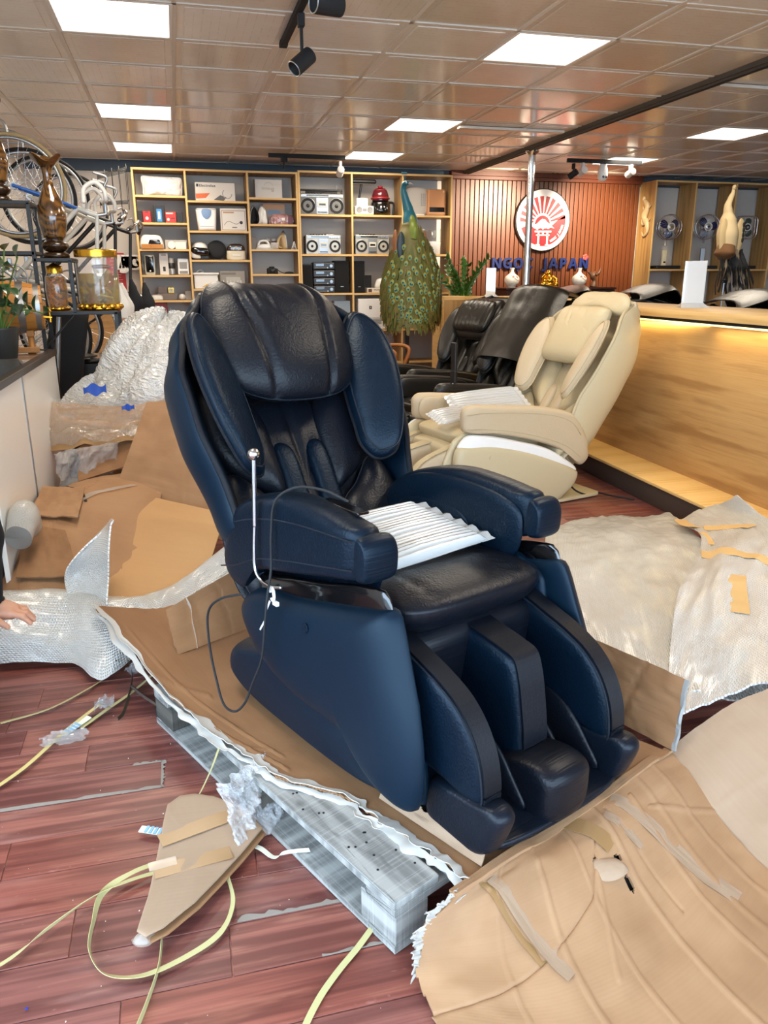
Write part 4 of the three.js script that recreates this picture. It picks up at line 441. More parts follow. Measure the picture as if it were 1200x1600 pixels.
{
  const cr = [[0.33, 0.0, 0.40, 1, 0.010, 0.02], [0.62, 0, 0.66, 1, 0.012, 0.025], [0.2, 0, 0.24, 1, 0.006, 0.015], [0.0, 0.62, 0.48, 0.34, -0.014, 0.02], [0.48, 0.34, 0.56, 0.2, -0.012, 0.02], [0.66, 0.08, 0.70, 0.5, -0.008, 0.015], [0.45, 0.55, 0.55, 0.2, 0.008, 0.02], [0.8, 0.2, 1, 0.35, 0.01, 0.025], [0.82, 0.02, 0.86, 1, 0.008, 0.03], [0.76, 0.1, 0.79, 1, 0.010, 0.02], [0.47, 0.02, 0.52, 1, 0.008, 0.015], [0.9, 0.0, 0.95, 1, 0.008, 0.02]];
  const [c, g] = cardSheet('carton_sheet', 'large creased tan cardboard sheet sloping down off the pallet front, with a small hole', apron, M.card, { nu: 170, nv: 150, amp: 0.013, seed: 21, su: 1.4, sv: 1.1, t: 0.007, creases: cr, inside: (u, v) => u > 0.012 + 0.03 * vnoise(v * 14, 2, 0, 0, 6) - (v < 0.4 ? 0.012 : 0) && !(Math.hypot((u - 0.525) / 0.012, (v - 0.268) / 0.024) < 1 - 0.4 * vnoise(u * 90, v * 90) || Math.hypot((u - 0.60) / 0.016, (v - 0.29) / 0.012) < 1 || Math.hypot((u - 0.605) / 0.01, (v - 0.355) / 0.026) < 1) });
  const P = g(0.56, 0.30); part('punched_flap', pillow([[-0.045, 0.03], [0, 0.035], [0.035, 0.02], [0.045, -0.015], [0.01, -0.035], [-0.03, -0.03]], 0.02, { n: 30, K: 6, Tb: 0.002, dent: folds(0.008, 30, 3), map: (u, v, w) => [P[0] + u, P[1] + 0.004 + w + 0.2 * v, P[2] - v * 0.8] }), M.cardPale, c);
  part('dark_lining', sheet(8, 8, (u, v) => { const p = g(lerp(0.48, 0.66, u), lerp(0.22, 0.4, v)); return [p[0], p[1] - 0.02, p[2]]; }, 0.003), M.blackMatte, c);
  tapeOn(c, g, 0.50, 0.02, 0.60, 0.26, 0.05, M.tape); tapeOn(c, g, 0.13, 0.06, 0.30, 0.45, 0.02, M.tape); tapeOn(c, g, 0.64, 0.12, 0.70, 0.3, 0.028, M.cardPale, 'worn_stripe', 0.0045); tapeOn(c, g, 0.18, 0.08, 0.36, 0.5, 0.05, M.cardPale, 'worn_stripe', 0.0042); tapeOn(c, g, 0.7, 0.05, 0.86, 0.6, 0.045, M.cardPale, 'worn_stripe', 0.0042);
  const L = []; for (let i = 0; i <= 24; i++) { const p = g(0.02, lerp(0.0, 0.42, i / 24)); L.push([p[0] - 0.006 + 0.012 * vnoise(i * 0.9, 2), p[1] + 0.002 - 0.004 * vnoise(i, 1), p[2]]); } part('torn_edge', [ragged(L, 0.045, 23, 0.8), ragged(L.map(p => [p[0], p[1] - 0.012, p[2]]), 0.05, 29, -0.8)], M.tornPaper, c, 'frayed pale torn edge');
  const L2 = []; for (let i = 0; i <= 20; i++) { const p = g(i / 20, 0.01); L2.push([p[0], p[1] + 0.006, p[2]]); } part('fold_ridge', ribbon(L2, 0.022, 0.008, [0.2, -0.2, 0.1], 70), M.card, c);
}
cardSheet('cardboard_sheet', 'pale grey brown cardboard panel raised beside the sloping tan cardboard sheet', rows([
  [[1.235, 0.125, -1.625], [1.245, 0.10, -1.50], [1.262, 0.045, -1.38], [1.285, 0.022, -1.26], [1.35, 0.018, -0.98], [1.43, 0.02, -0.68]],
  [[1.42, 0.24, -1.625], [1.46, 0.20, -1.48], [1.5, 0.17, -1.3], [1.56, 0.12, -1.02], [1.6, 0.1, -0.7]],
  [[1.62, 0.32, -1.60], [1.68, 0.30, -1.46], [1.72, 0.27, -1.3], [1.78, 0.22, -1.02], [1.85, 0.2, -0.7]]]), M.cardPale, { nu: 60, nv: 50, amp: 0.01, seed: 33, su: 0.8, sv: 0.5, creases: [[0.3, 0, 0.36, 1, 0.008, 0.03], [0.62, 0.2, 0.55, 1, -0.006, 0.03]] });
{ // standing side flap on the far side of the chair's feet
  const [c, g] = cardSheet('carton_flap', 'brown carton flap standing beyond the calf rest of the unpacked black chair', bil([1.04, 0.15, -2.02], [1.245, 0.145, -1.60], [1.30, 0.325, -1.655], [1.10, 0.335, -2.08]), M.cardBrown, { n: [-0.9, 0.1, 0.4], amp: 0.012, seed: 41, nu: 40, nv: 20, su: 0.5, sv: 0.25, creases: [[0.62, 0, 0.72, 1, -0.014, 0.05], [0, 0.4, 1, 0.5, 0.008, 0.08]] });
  const e = []; for (let i = 0; i <= 10; i++) { const p = g(1, i / 10); e.push(p); } part('cut_edge', ribbon(e, 0.011, 0.009, [0.4, 0.9, 0.3], 30), M.grey, c);
}
// flattened cartons toward the glass counter
{
  const [c1, g1] = cardSheet('flattened_carton', 'big flattened brown carton covered with clear tape beside the glass counter', rows([
    [[-0.80, 0.18, -3.14], [-0.69, 0.20, -3.04], [-0.55, 0.14, -2.95], [-0.3, 0.10, -2.95]],
    [[-0.715, 0.31, -3.6], [-0.66, 0.33, -3.47], [-0.5, 0.28, -3.35], [-0.2, 0.16, -3.3]],
    [[-0.715, 0.37, -4.0], [-0.64, 0.39, -3.92], [-0.45, 0.39, -3.9], [-0.15, 0.34, -3.9]],
    [[-0.715, 0.31, -4.25], [-0.62, 0.36, -4.2], [-0.42, 0.40, -4.22], [-0.12, 0.40, -4.28]]]), M.card, { nu: 60, nv: 60, amp: 0.012, seed: 51, su: 1, sv: 1.2, creases: [[0.3, 0.05, 0.62, 0.92, -0.015, 0.02], [0, 0.5, 1, 0.42, 0.02, 0.03], [0, 0.75, 0.8, 0.7, -0.01, 0.02], [0, 0.25, 1, 0.2, -0.012, 0.02]] });
  tapeOn(c1, g1, 0.28, 0.85, 0.6, 0.5, 0.03, M.clearTape); tapeOn(c1, g1, 0.05, 0.55, 0.3, 0.62, 0.09, M.tape); tapeOn(c1, g1, 0.2, 0.42, 0.32, 0.5, 0.06, M.clearTape); tapeOn(c1, g1, 0.55, 0.6, 0.85, 0.8, 0.05, M.clearTape); tapeOn(c1, g1, 0.02, 0.86, 0.5, 0.74, 0.07, M.tape); tapeOn(c1, g1, 0.34, 0.95, 0.62, 0.6, 0.012, M.blackMatte, 'open_seam');
  const fb = bil([-0.715, 0.345, -3.56], [-0.54, 0.345, -3.44], [-0.46, 0.215, -3.13], [-0.70, 0.235, -3.15]); part('carton_flap', sheet(30, 14, (u, v) => { const p = fb(u, v); p[1] += 0.012 + 0.02 * v + 0.012 * (fbm(u * 4, v * 3, 0, 0, 3, 8) - 0.5); return p; }, 0.006), M.cardBrown, c1); const fc = bil([-0.71, 0.40, -4.02], [-0.50, 0.41, -3.90], [-0.50, 0.35, -3.56], [-0.71, 0.36, -3.62]); part('carton_flap', sheet(30, 14, (u, v) => { const p = fc(u, v); p[1] += 0.012 + 0.012 * v + 0.012 * (fbm(u * 4, v * 3, 0, 0, 3, 18) - 0.5); return p; }, 0.006), M.card, c1);
  const [c2] = cardSheet('folded_carton', 'long brown carton wall with a folded double rim in front of the plastic heap', rows([
    [[-0.58, 0.36, -4.30], [-0.36, 0.42, -4.3], [-0.05, 0.50, -4.3]], [[-0.58, 0.42, -4.38], [-0.34, 0.52, -4.45], [-0.02, 0.66, -4.5]], [[-0.57, 0.47, -4.40], [-0.33, 0.60, -4.48], [-0.01, 0.75, -4.55]], [[-0.60, 0.50, -4.46], [-0.36, 0.63, -4.54], [-0.03, 0.78, -4.62]]]), M.cardBrown, { n: [0, 0.3, 0.95], nu: 40, nv: 40, amp: 0.006, seed: 55, su: 0.8, sv: 0.4, creases: [[0, 0.55, 1, 0.52, -0.02, 0.05], [0, 0.8, 1, 0.82, 0.015, 0.05]] });
  const [c3] = cardSheet('cardboard_sheet', 'tan cardboard panel leaning behind the unpacked black chair', rows([
    [[-0.40, 0.30, -4.1], [0.0, 0.22, -3.75], [0.32, 0.10, -3.55]], [[-0.30, 0.52, -4.25], [0.05, 0.5, -4.0], [0.4, 0.4, -3.8]], [[-0.20, 0.74, -4.5], [0.1, 0.76, -4.3], [0.45, 0.7, -4.1]]]), M.card, { n: [0, 0.6, 0.8], nu: 50, nv: 40, amp: 0.01, seed: 61, creases: [[0, 0.25, 1, 0.3, 0.012, 0.03], [0.45, 0, 0.4, 1, -0.012, 0.03]] });
  const [c4, g4] = cardSheet('cardboard_sheet', 'light tan cardboard sheet lying tilted over the flattened brown carton', rows([
    [[-0.40, 0.18, -3.16], [-0.28, 0.10, -2.96], [-0.11, 0.075, -2.98]], [[-0.56, 0.27, -3.38], [-0.3, 0.2, -3.3], [0.02, 0.15, -3.22]], [[-0.64, 0.32, -3.56], [-0.42, 0.31, -3.75], [0.12, 0.3, -3.45]], [[-0.62, 0.335, -3.6], [-0.28, 0.345, -3.95], [0.15, 0.345, -3.55]]]), M.cardTan, { nu: 60, nv: 50, amp: 0.007, seed: 65, su: 0.8, sv: 0.9, creases: [[0.0, 0.55, 1, 0.5, 0.008, 0.02], [0.5, 0, 0.45, 1, -0.008, 0.02], [0.6, 0.1, 1, 0.45, 0.008, 0.025]] });
  cardSheet('cardboard_sheet', 'brown cardboard sheet lying flat on the floor under the crumpled bubble wrap', rows([
    [[-0.98, 0.012, -2.92], [-0.75, 0.012, -2.93], [-0.48, 0.02, -2.96], [-0.25, 0.02, -3.05]], [[-1.02, 0.03, -3.2], [-0.75, 0.04, -3.15], [-0.45, 0.04, -3.2], [-0.15, 0.04, -3.3]], [[-1.05, 0.1, -3.4], [-0.75, 0.1, -3.4], [-0.45, 0.08, -3.4], [-0.05, 0.08, -3.6]]]), M.cardBrown, { nu: 50, nv: 40, amp: 0.008, seed: 68 });
  // small printed carton under the heap
  const sm = thing('open_carton', 'small open brown carton on the floor under the plastic heap', 'box', [-0.68, 0, -4.95], rad(20)); part('carton_side', [span(-0.16, 0.16, 0, 0.20, 0.11, 0.116), span(-0.16, 0.16, 0, 0.20, -0.116, -0.11), span(-0.16, -0.154, 0, 0.20, -0.11, 0.11), span(0.154, 0.16, 0, 0.20, -0.11, 0.11), span(-0.16, 0.16, 0, 0.006, -0.11, 0.11)], M.card, sm); part('carton_flap', [sheet(6, 4, bil([-0.16, 0.2, 0.114], [0.16, 0.2, 0.114], [0.17, 0.24, 0.22], [-0.17, 0.24, 0.22]), 0.005), sheet(6, 4, bil([0.157, 0.2, -0.11], [0.157, 0.2, 0.11], [0.27, 0.25, 0.12], [0.27, 0.25, -0.12]), 0.005)], M.cardTan, sm); part('printed_mark', [span(-0.09, -0.04, 0.09, 0.11, 0.116, 0.1175, 0), span(0.03, 0.09, 0.05, 0.08, 0.116, 0.1175, 0)], M.blackMatte, sm);
}
// plastic heap over a carton
function heap(name, label, cat, c, r, amp, seed, mat, o = {}) { const n = 130, m = 80; const g = sheet(n, m, (u, v) => { const a = u * Math.PI * 2, s = Math.sin(v * Math.PI * 0.5), k = 1 + 0.45 * (fbm(Math.cos(a) * 1.6 + 5, Math.sin(a) * 1.6 + v * 2, 0, 0, 3, seed) - 0.5); const cr = amp * (ridge(Math.cos(a) * 2.6 + 9, Math.sin(a) * 2.6 + v * 3.5, 0, 0, 5, seed + 3) - 0.5); const R = (s * k + cr); return [c[0] + r[0] * R * Math.cos(a), c[1] + r[1] * (Math.cos(v * Math.PI * 0.5) * (1 + (k - 1) * 0.5) + cr * 0.9), c[2] + r[2] * R * Math.sin(a)]; }, 0.003, { su: 3, sv: 2 }); return solo(name, label, cat, g, mat); }
heap('plastic_heap', 'tall crumpled heap of white translucent plastic film behind the black chair', 'plastic film', [-0.06, 0.45, -5.05], [0.52, 0.73, 0.42], 0.15, 3, M.film);
heap('plastic_bag', 'crumpled clear plastic over brown card in front of the tall film heap', 'plastic film', [-0.40, 0.50, -4.98], [0.36, 0.36, 0.22], 0.2, 8, M.film);
{ const f = rows([[[-0.95, 0.66, -4.9], [-0.7, 0.70, -4.72], [-0.4, 0.72, -4.62], [-0.1, 0.72, -4.62]], [[-0.93, 0.56, -4.72], [-0.7, 0.60, -4.55], [-0.4, 0.62, -4.45], [-0.08, 0.6, -4.48]], [[-0.88, 0.50, -4.62], [-0.68, 0.50, -4.5], [-0.4, 0.55, -4.42], [-0.1, 0.56, -4.45]]]); const [c, g] = cardSheet('film_wrapped_carton', 'brown carton board under shiny film on the heap, its corner pointing at the glass counter', f, M.cardTan, { nu: 70, nv: 30, amp: 0.03, seed: 71, creases: [[0, 0.4, 1, 0.5, 0.05, 0.2], [0.3, 0, 0.5, 1, 0.05, 0.2], [0.6, 0.1, 0.8, 0.9, -0.05, 0.2], [0, 0.7, 0.6, 0.2, -0.04, 0.15]] });
  part('film', sheet(80, 30, (u, v) => { const p = g(0.1 + u * 0.9, v); p[1] += 0.012 + 0.03 * ridge(u * 8, v * 3, 0, 0, 3, 5); p[2] += 0.012; return p; }, 0.002, { su: 2 }), M.wrapFilm, c);
  solo('plastic_film', 'clear film hanging down from the heap over the carton rim', 'plastic film', sheet(50, 50, (u, v) => { const x = lerp(-0.70, -0.36, u) + 0.1 * v * (u - 0.3), y = lerp(0.51, 0.16, Math.pow(v, 1.2)) + 0.04 * u, z = -4.36 + 0.05 * v - 0.06 * u; const k = ridge(u * 5 + v, v * 3, 0, 0, 4, 12) - 0.5; return [x + 0.04 * k, y, z + 0.1 * k]; }, 0.0015, { su: 2, sv: 2, inside: (u, v) => u > 0.25 * v * v + 0.04 * vnoise(v * 9, 1) && u < 1 - 0.35 * v - 0.05 * vnoise(v * 11, 6) }), M.filmClear);
  for (const [x, y, z, s, l] of [[-0.47, 0.815, -4.55, 1, 'scrap of bright blue tape stuck on the plastic heap'], [-0.30, 0.72, -4.48, 0.55, 'small blue fleck of tape lower on the plastic heap']]) solo('blue_tape', l, 'tape', sheet(12, 6, (u, v) => [x + s * (u - 0.5) * 0.12, y + s * (v - 0.5) * 0.05 + 0.012 * Math.sin(u * 9 + v * 4) * s, z + 0.01 * Math.sin(u * 7)], 0.001), std(0x2b57b8, 0.4)); }
// bubble wrap toward the glass counter
{
  const f = rows([
    [[-1.15, 0.06, -2.82], [-0.75, 0.03, -2.87], [-0.47, 0.03, -2.8], [-0.36, 0.02, -2.66], [-0.16, 0.06, -2.90], [0.10, 0.10, -3.05], [0.22, 0.16, -3.1]],
    [[-1.15, 0.18, -2.86], [-0.75, 0.16, -2.9], [-0.48, 0.12, -2.88], [-0.32, 0.15, -2.82], [-0.14, 0.15, -2.97], [0.08, 0.22, -3.12], [0.22, 0.28, -3.15]],
    [[-1.15, 0.22, -3.0], [-0.75, 0.24, -3.05], [-0.5, 0.22, -3.05], [-0.34, 0.20, -2.98], [-0.14, 0.17, -3.08], [0.06, 0.25, -3.2], [0.22, 0.36, -3.22]],
    [[-1.15, 0.14, -3.15], [-0.78, 0.17, -3.2], [-0.52, 0.16, -3.2], [-0.34, 0.14, -3.15], [-0.14, 0.12, -3.18], [0.05, 0.17, -3.28], [0.22, 0.3, -3.3]]]);
  const w = thing('bubble_wrap', 'crumpled white bubble wrap piled on cardboard where the black sleeved hand rests', 'bubble wrap');
  part('wrap', sheet(130, 50, (u, v) => { const p = f(u, v); const k = 0.035 * (ridge(u * 7, v * 2.5, 0, 0, 3, 14) - 0.6); p[1] += k; p[2] += k; return p; }, 0.006, { su: 1, sv: 1 }), wrapMat([14, 5], 0xf4f0e8, 0.15), w);
  part('upright_tongue', sheet(30, 50, (u, v) => { const a = (u - 0.5) * 2, wd = 0.05 + 0.05 * Math.sin(Math.PI * Math.min(1, v * 1.05)) - 0.03 * v; return [-0.40 + 0.085 * v * v + a * wd - 0.035 * Math.sin(v * 3.1), 0.15 + v * 0.33 + 0.03 * a * v, -3.02 - 0.10 * v + 0.06 * a * a + 0.05 * a + 0.012 * Math.sin(v * 12)]; }, 0.006), wrapMat([3, 5], 0xf6f3ec, 0.0), w);
}
solo('bubble_wrap', 'roll of white bubble wrap against the white face of the glass counter', 'bubble wrap', limb([[-0.675, 0.40, -3.42], [-0.672, 0.46, -3.32], [-0.68, 0.41, -3.2]], [[0.05, 0.06], [0.06, 0.075], [0.05, 0.06]], 30, 24), wrapMat([4, 8], 0xe9e6df, 0.25));
// bubble wrap in front of the oak counter
{
  const w = thing('bubble_wrap', 'wide sheet of flat bubble wrap spread on the floor in front of the oak counter', 'bubble wrap');
  const f = rows([[[1.20, 0.10, -2.12], [1.46, 0.12, -2.85], [1.78, 0.10, -3.5], [1.95, 0.05, -3.82]], [[1.36, 0.20, -1.80], [1.85, 0.18, -2.8], [2.15, 0.14, -3.4], [2.35, 0.06, -3.86]], [[1.62, 0.22, -1.60], [2.2, 0.2, -2.7], [2.5, 0.15, -3.3], [2.72, 0.07, -3.8]]]);
  part('wrap', sheet(110, 90, (u, v) => { const p = f(u, v); p[1] += 0.05 * (fbm(u * 4, v * 4, 0, 0, 3, 24) - 0.5) + 0.012 * (ridge(u * 14, v * 12, 0, 0, 2, 26) - 0.5); return p; }, 0.006), wrapMat([13, 10], 0xf7f4ec, 0.12), w);
  const w2 = thing('bubble_wrap', 'second sheet of bubble wrap patched with buff tape strips along the counter foot', 'bubble wrap');
  const f2 = rows([[[1.27, 0.17, -1.69], [1.72, 0.26, -2.3], [2.3, 0.22, -2.95], [2.55, 0.16, -3.45]], [[1.48, 0.265, -1.665], [2.05, 0.26, -2.3], [2.55, 0.26, -2.9], [2.78, 0.2, -3.5]], [[1.75, 0.31, -1.63], [2.35, 0.2, -2.2], [2.66, 0.24, -2.8], [2.76, 0.3, -3.3]]]);
  const g2 = (u, v) => { const p = f2(u, v); p[1] += 0.05 * (fbm(u * 4, v * 4, 0, 0, 3, 34) - 0.5) + 0.012 * (ridge(u * 12, v * 10, 0, 0, 2, 36) - 0.5); return p; };
  part('wrap', sheet(100, 80, g2, 0.006), wrapMat([11, 9], 0xf9f6f0, 0.12), w2);
  const tp = (u0, v0, u1, v1, w) => tapeOn(w2, g2, u0, v0, u1, v1, w, M.buffTape, 'buff_tape', 0.007);
  tp(0.24, 0.42, 0.40, 0.36, 0.085); tp(0.55, 0.03, 0.52, 0.32, 0.10); tp(0.52, 0.3, 0.45, 0.75, 0.07); tp(0.80, 0.03, 0.97, 0.03, 0.12); tp(0.78, 0.08, 0.7, 0.5, 0.08); tp(0.72, 0.02, 0.62, 0.1, 0.03);
}
// air column packs
function airPack(label, at, turn, tilt, L, w, n, group) { const t = thing('air_cushion_pack', label, 'packaging', at, turn, group); t.rotation.order = 'YXZ'; t.rotation.x = tilt[0]; t.rotation.z = tilt[1]; for (let i = 0; i < n; i++) { const z = (i - (n - 1) / 2) * w / n; part('air_tube', limb([[-L / 2, 0, z], [-L / 2 + 0.03, 0.004, z], [0, 0.008 + 0.004 * Math.sin(i), z + 0.003 * Math.sin(i * 2)], [L / 2 - 0.03, 0.004, z], [L / 2, 0, z]], [[w / n * 0.5, 0.003], [w / n * 0.6, 0.016], [w / n * 0.6, 0.018], [w / n * 0.6, 0.016], [w / n * 0.5, 0.003]], 16, 10), M.aircol, t); } parts('sealed_edge', [sheet(20, 3, (u, v) => [-L / 2 - 0.02 + 0.04 * v, 0.006 * Math.sin(u * 40), (u - 0.5) * w * 1.02], 0.0012), sheet(20, 3, (u, v) => [L / 2 - 0.02 + 0.05 * v, 0.006 * Math.sin(u * 37), (u - 0.5) * w * 1.02], 0.0012)], M.aircol, t); return t; }
airPack('clear air column packaging lying on the seat of the unpacked black chair', [0.545, 0.705, -1.985], rad(23.8), [0.10, 0.03], 0.42, 0.31, 17);
airPack('clear air column packaging standing between the arms of the cream chair', [1.93, 0.615, -4.72], rad(8), [0.5, 0.07], 0.5, 0.26, 11);
airPack('small clear air column packaging on the seat edge of the cream chair', [1.60, 0.585, -4.50], rad(20), [0.3, 0.05], 0.26, 0.16, 7);
// loose triangular piece of carton
{ const o = [[-0.185, -1.435], [-0.165, -1.415], [-0.13, -1.43], [-0.06, -1.49], [0.02, -1.585], [0.115, -1.70], [0.10, -1.735], [0.05, -1.80], [0.0, -1.84], [-0.05, -1.862], [-0.09, -1.86], [-0.122, -1.83], [-0.132, -1.77], [-0.148, -1.65], [-0.165, -1.53]].map(p => [p[0], -p[1]]);
  const t = thing('carton_corner', 'triangular taped scrap of grey brown carton lying on the wooden floor', 'cardboard'); const h = (u, v) => 0.022 + 0.05 * clamp((1.9 - v) / 0.5) * 0.0 + 0.035 * sstep(0.2, -0.2, u - 0.0) * 0.3 + 0.02 * sstep(1.6, 1.85, v);
  const dens = o => { const q = []; o.forEach((p, i) => { const b = o[(i + 1) % o.length]; for (let k = 0; k < 6; k++) q.push([lerp(p[0], b[0], k / 6), lerp(p[1], b[1], k / 6)]); }); return q; };
  const mk = (o, T, y) => pillow(dens(o), T, { raw: 1, p: 40, K: 12, map: (u, v, w) => [u, y + h(u, v) + w + 0.003 * (fbm(u * 18, v * 18, 0, 0, 2, 3) - 0.5), -v] });
  part('board', mk(o, 0.004, 0.012), M.cardPale, t); part('under_layer', mk(o.map(([x, v]) => [x * 0.99 + 0.008, v - 0.004]), 0.004, -0.004), M.cardBrown, t);
  const f = (x, z) => [x, 0.012 + h(x, -z) + 0.006, z]; const tp = (a, b, w, m) => part('tape', ribbon([0, 0.25, 0.5, 0.75, 1].map(k => f(lerp(a[0], b[0], k), lerp(a[1], b[1], k))), w, 0.001, [0], 20), m, t);
  tp([-0.14, -1.70], [0.07, -1.765], 0.05, M.tape); tp([-0.152, -1.60], [0.03, -1.63], 0.045, M.tape); tp([-0.10, -1.63], [-0.165, -1.62], 0.03, M.clearTape);
  part('frayed_end', heapBit(-0.172, 0.03, -1.43), M.clearTape, t); }
function heapBit(x, y, z) { return pillow([[-0.025, 0], [0, 0.018], [0.028, 0.004], [0.014, -0.018], [-0.014, -0.016]], 0.016, { n: 30, K: 8, dent: folds(0.012, 60, 4), map: (u, v, w) => [x + u, y + w, z - v] }); }
// straps
const strap = (label, pts, roll, mat = M.strap, w = 0.0135, seg = 90) => solo('packing_strap', label, 'strap', ribbon(pts, w, 0.0011, roll, seg), mat);
strap('pale plastic strap looped on the floor around the triangular carton scrap', [[-0.13, 0.012, -1.68], [-0.2, 0.018, -1.655], [-0.27, 0.02, -1.60], [-0.285, 0.014, -1.52], [-0.285, 0.012, -1.44], [-0.25, 0.011, -1.375], [-0.18, 0.011, -1.35], [-0.09, 0.011, -1.372], [-0.01, 0.012, -1.42], [0.022, 0.014, -1.49], [0.02, 0.016, -1.56], [0.005, 0.02, -1.62]], [0, 0, 0.9, 1.35, 1.2, 0.5, 0.15, 0, 0.6, 1.2, 1.3], M.strap, 0.0145, 140);
strap('long pale strap crossing the wooden floor toward the corner, twisted', [[-0.55, 0.01, -1.41], [-0.45, 0.014, -1.46], [-0.38, 0.02, -1.52], [-0.29, 0.026, -1.585], [-0.21, 0.02, -1.625], [-0.13, 0.014, -1.645]], [0, 0.3, 1.2, 0.9, 0.2, 0], M.strap, 0.0135);
strap('pale strap running from the carton scrap to the pallet bottom board', [[0.04, 0.02, -1.70], [0.10, 0.014, -1.665], [0.135, 0.01, -1.625], [0.16, 0.018, -1.625], [0.22, 0.035, -1.60]], [0, 0, 0.2, 1.3, 1.4], M.strapWhite);
strap('pale strap lying straight on the floor away from the pallet corner', [[0.335, 0.01, -1.365], [0.28, 0.008, -1.31], [0.22, 0.008, -1.255], [0.17, 0.008, -1.20], [0.12, 0.008, -1.12], [0.08, 0.008, -1.0]], [0.1, 0.1, 0.2, 0.3, 0.1], M.strap);
strap('narrow strap on its edge below the tip of the carton scrap', [[-0.135, 0.01, -1.44], [-0.14, 0.008, -1.37], [-0.16, 0.008, -1.29], [-0.19, 0.008, -1.2], [-0.24, 0.008, -1.05]], [1.4, 1.5, 1.4, 1.5], M.strap);
strap('short strap running from the carton scrap up to the torn carton edge', [[-0.075, 0.03, -1.82], [-0.04, 0.05, -1.87], [0.0, 0.10, -1.915], [0.025, 0.14, -1.95]], [0.9, 0.8, 0.7], M.strap);
strap('pale green strap curving on the floor, nearest the flat cardboard sheet', [[-0.66, 0.008, -2.47], [-0.52, 0.01, -2.52], [-0.4, 0.012, -2.63], [-0.32, 0.014, -2.73], [-0.29, 0.016, -2.77]], [0.2, 0.35, 0.5, 0.3], M.strap, 0.017);
strap('cream strap with a blue seal lying diagonally over the floor planks', [[-0.62, 0.012, -2.08], [-0.54, 0.014, -2.18], [-0.44, 0.018, -2.36], [-0.35, 0.022, -2.49]], [0.1, 0.15, 0.2], std(0xcdbb78, 0.5), 0.016);
strap('pale green strap running up to the torn carton corner', [[-0.40, 0.01, -2.37], [-0.33, 0.012, -2.46], [-0.25, 0.014, -2.56], [-0.18, 0.03, -2.64]], [0.1, 0.2, 0.4], M.strap, 0.016);
strap('dark underside of a thin strap curling on the planks under the carton corner', [[-0.28, 0.05, -2.78], [-0.255, 0.03, -2.66], [-0.26, 0.016, -2.54], [-0.275, 0.012, -2.42], [-0.285, 0.03, -2.36]], [1.2, 1.4, 1.0, 1.3], std(0x4a4436, 0.5), 0.012);
const seal = (label, a, b, w, m = std(0x7fa9c8, 0.5)) => { const t = thing('strap_seal', label, 'strap seal'); part('band', ribbon([a, b], w, 0.003, [0.15], 4), M.strapWhite, t); for (let i = 0; i < 4; i++) { const k = 0.42 + i * 0.12; part('crimp', ribbon([[lerp(a[0], b[0], k), lerp(a[1], b[1], k) + 0.002, lerp(a[2], b[2], k)], [lerp(a[0], b[0], k + 0.07), lerp(a[1], b[1], k + 0.07) + 0.002, lerp(a[2], b[2], k + 0.07)]], w * 1.08, 0.003, [0.15], 2), m, t); } };
seal('white strap end with blue crimps beside the triangular carton scrap', [-0.10, 0.016, -1.765], [-0.195, 0.014, -1.815], 0.02); seal('dark blue crimped seal on the strap by the flat cardboard sheet', [-0.30, 0.02, -2.765], [-0.375, 0.02, -2.68], 0.022, std(0x4c6b9c, 0.5)); seal('pale blue crimped seal under the cream diagonal strap', [-0.38, 0.018, -2.42], [-0.45, 0.016, -2.33], 0.022);
const scrap = (label, x, y, z, s, seed) => solo('film_scrap', label, 'plastic film', sheet(26, 26, (u, v) => [x + (u - 0.5) * s[0], y + s[1] * (0.2 + ridge(u * 3, v * 3, 0, 0, 3, seed)), z + (v - 0.5) * s[2]], 0.0012, { inside: (u, v) => Math.hypot(u - 0.5, v - 0.5) < 0.34 + 0.2 * vnoise(Math.atan2(v - 0.5, u - 0.5) * 2 + 9, seed) }), M.filmClear);
scrap('clear film scrap under the cream diagonal strap', -0.44, 0.0, -2.3, [0.15, 0.03, 0.1], 3); scrap('clear film scrap between the two pale green straps', -0.33, 0.005, -2.45, [0.07, 0.05, 0.08], 5); scrap('crinkled film scrap at the end of the pale green strap', -0.24, 0.01, -2.68, [0.09, 0.04, 0.07], 7);
solo('plastic_film', 'crumpled clear film hanging from the torn carton edge over the pallet side', 'plastic film', sheet(40, 50, (u, v) => { const k = ridge(u * 3.5, v * 3, 0, 0, 4, 42) - 0.5; return [0.075 + (u - 0.5) * 0.13 + 0.03 * v + 0.04 * k, 0.165 - 0.15 * v, -1.80 + 0.09 * v - (u - 0.5) * 0.12 + 0.06 * k]; }, 0.0012, { su: 0.5, sv: 0.5 }), M.filmClear);
solo('blue_fleck', 'tiny blue fleck of plastic on the wooden floor', 'debris', box(0.006, 0.003, 0.005, -0.395, 0.004, -1.335, 0.001), std(0x1c2f8a, 0.5));
{ const t = thing('floor_clip', 'dark broken plastic strip lying on the planks near the pallet end', 'debris', [-0.2, 0.006, -2.50], rad(35)); part('strip', tube([[0, 0.006, 0.1], [0, 0.008, 0], [0.005, 0.014, -0.1]], 0.006, 20, 6), std(0x53423a, 0.6), t); part('hook', tube([[0, 0.008, 0.1], [-0.01, 0.01, 0.14], [0.004, 0.018, 0.17]], 0.004, 14, 6), M.black, t); }
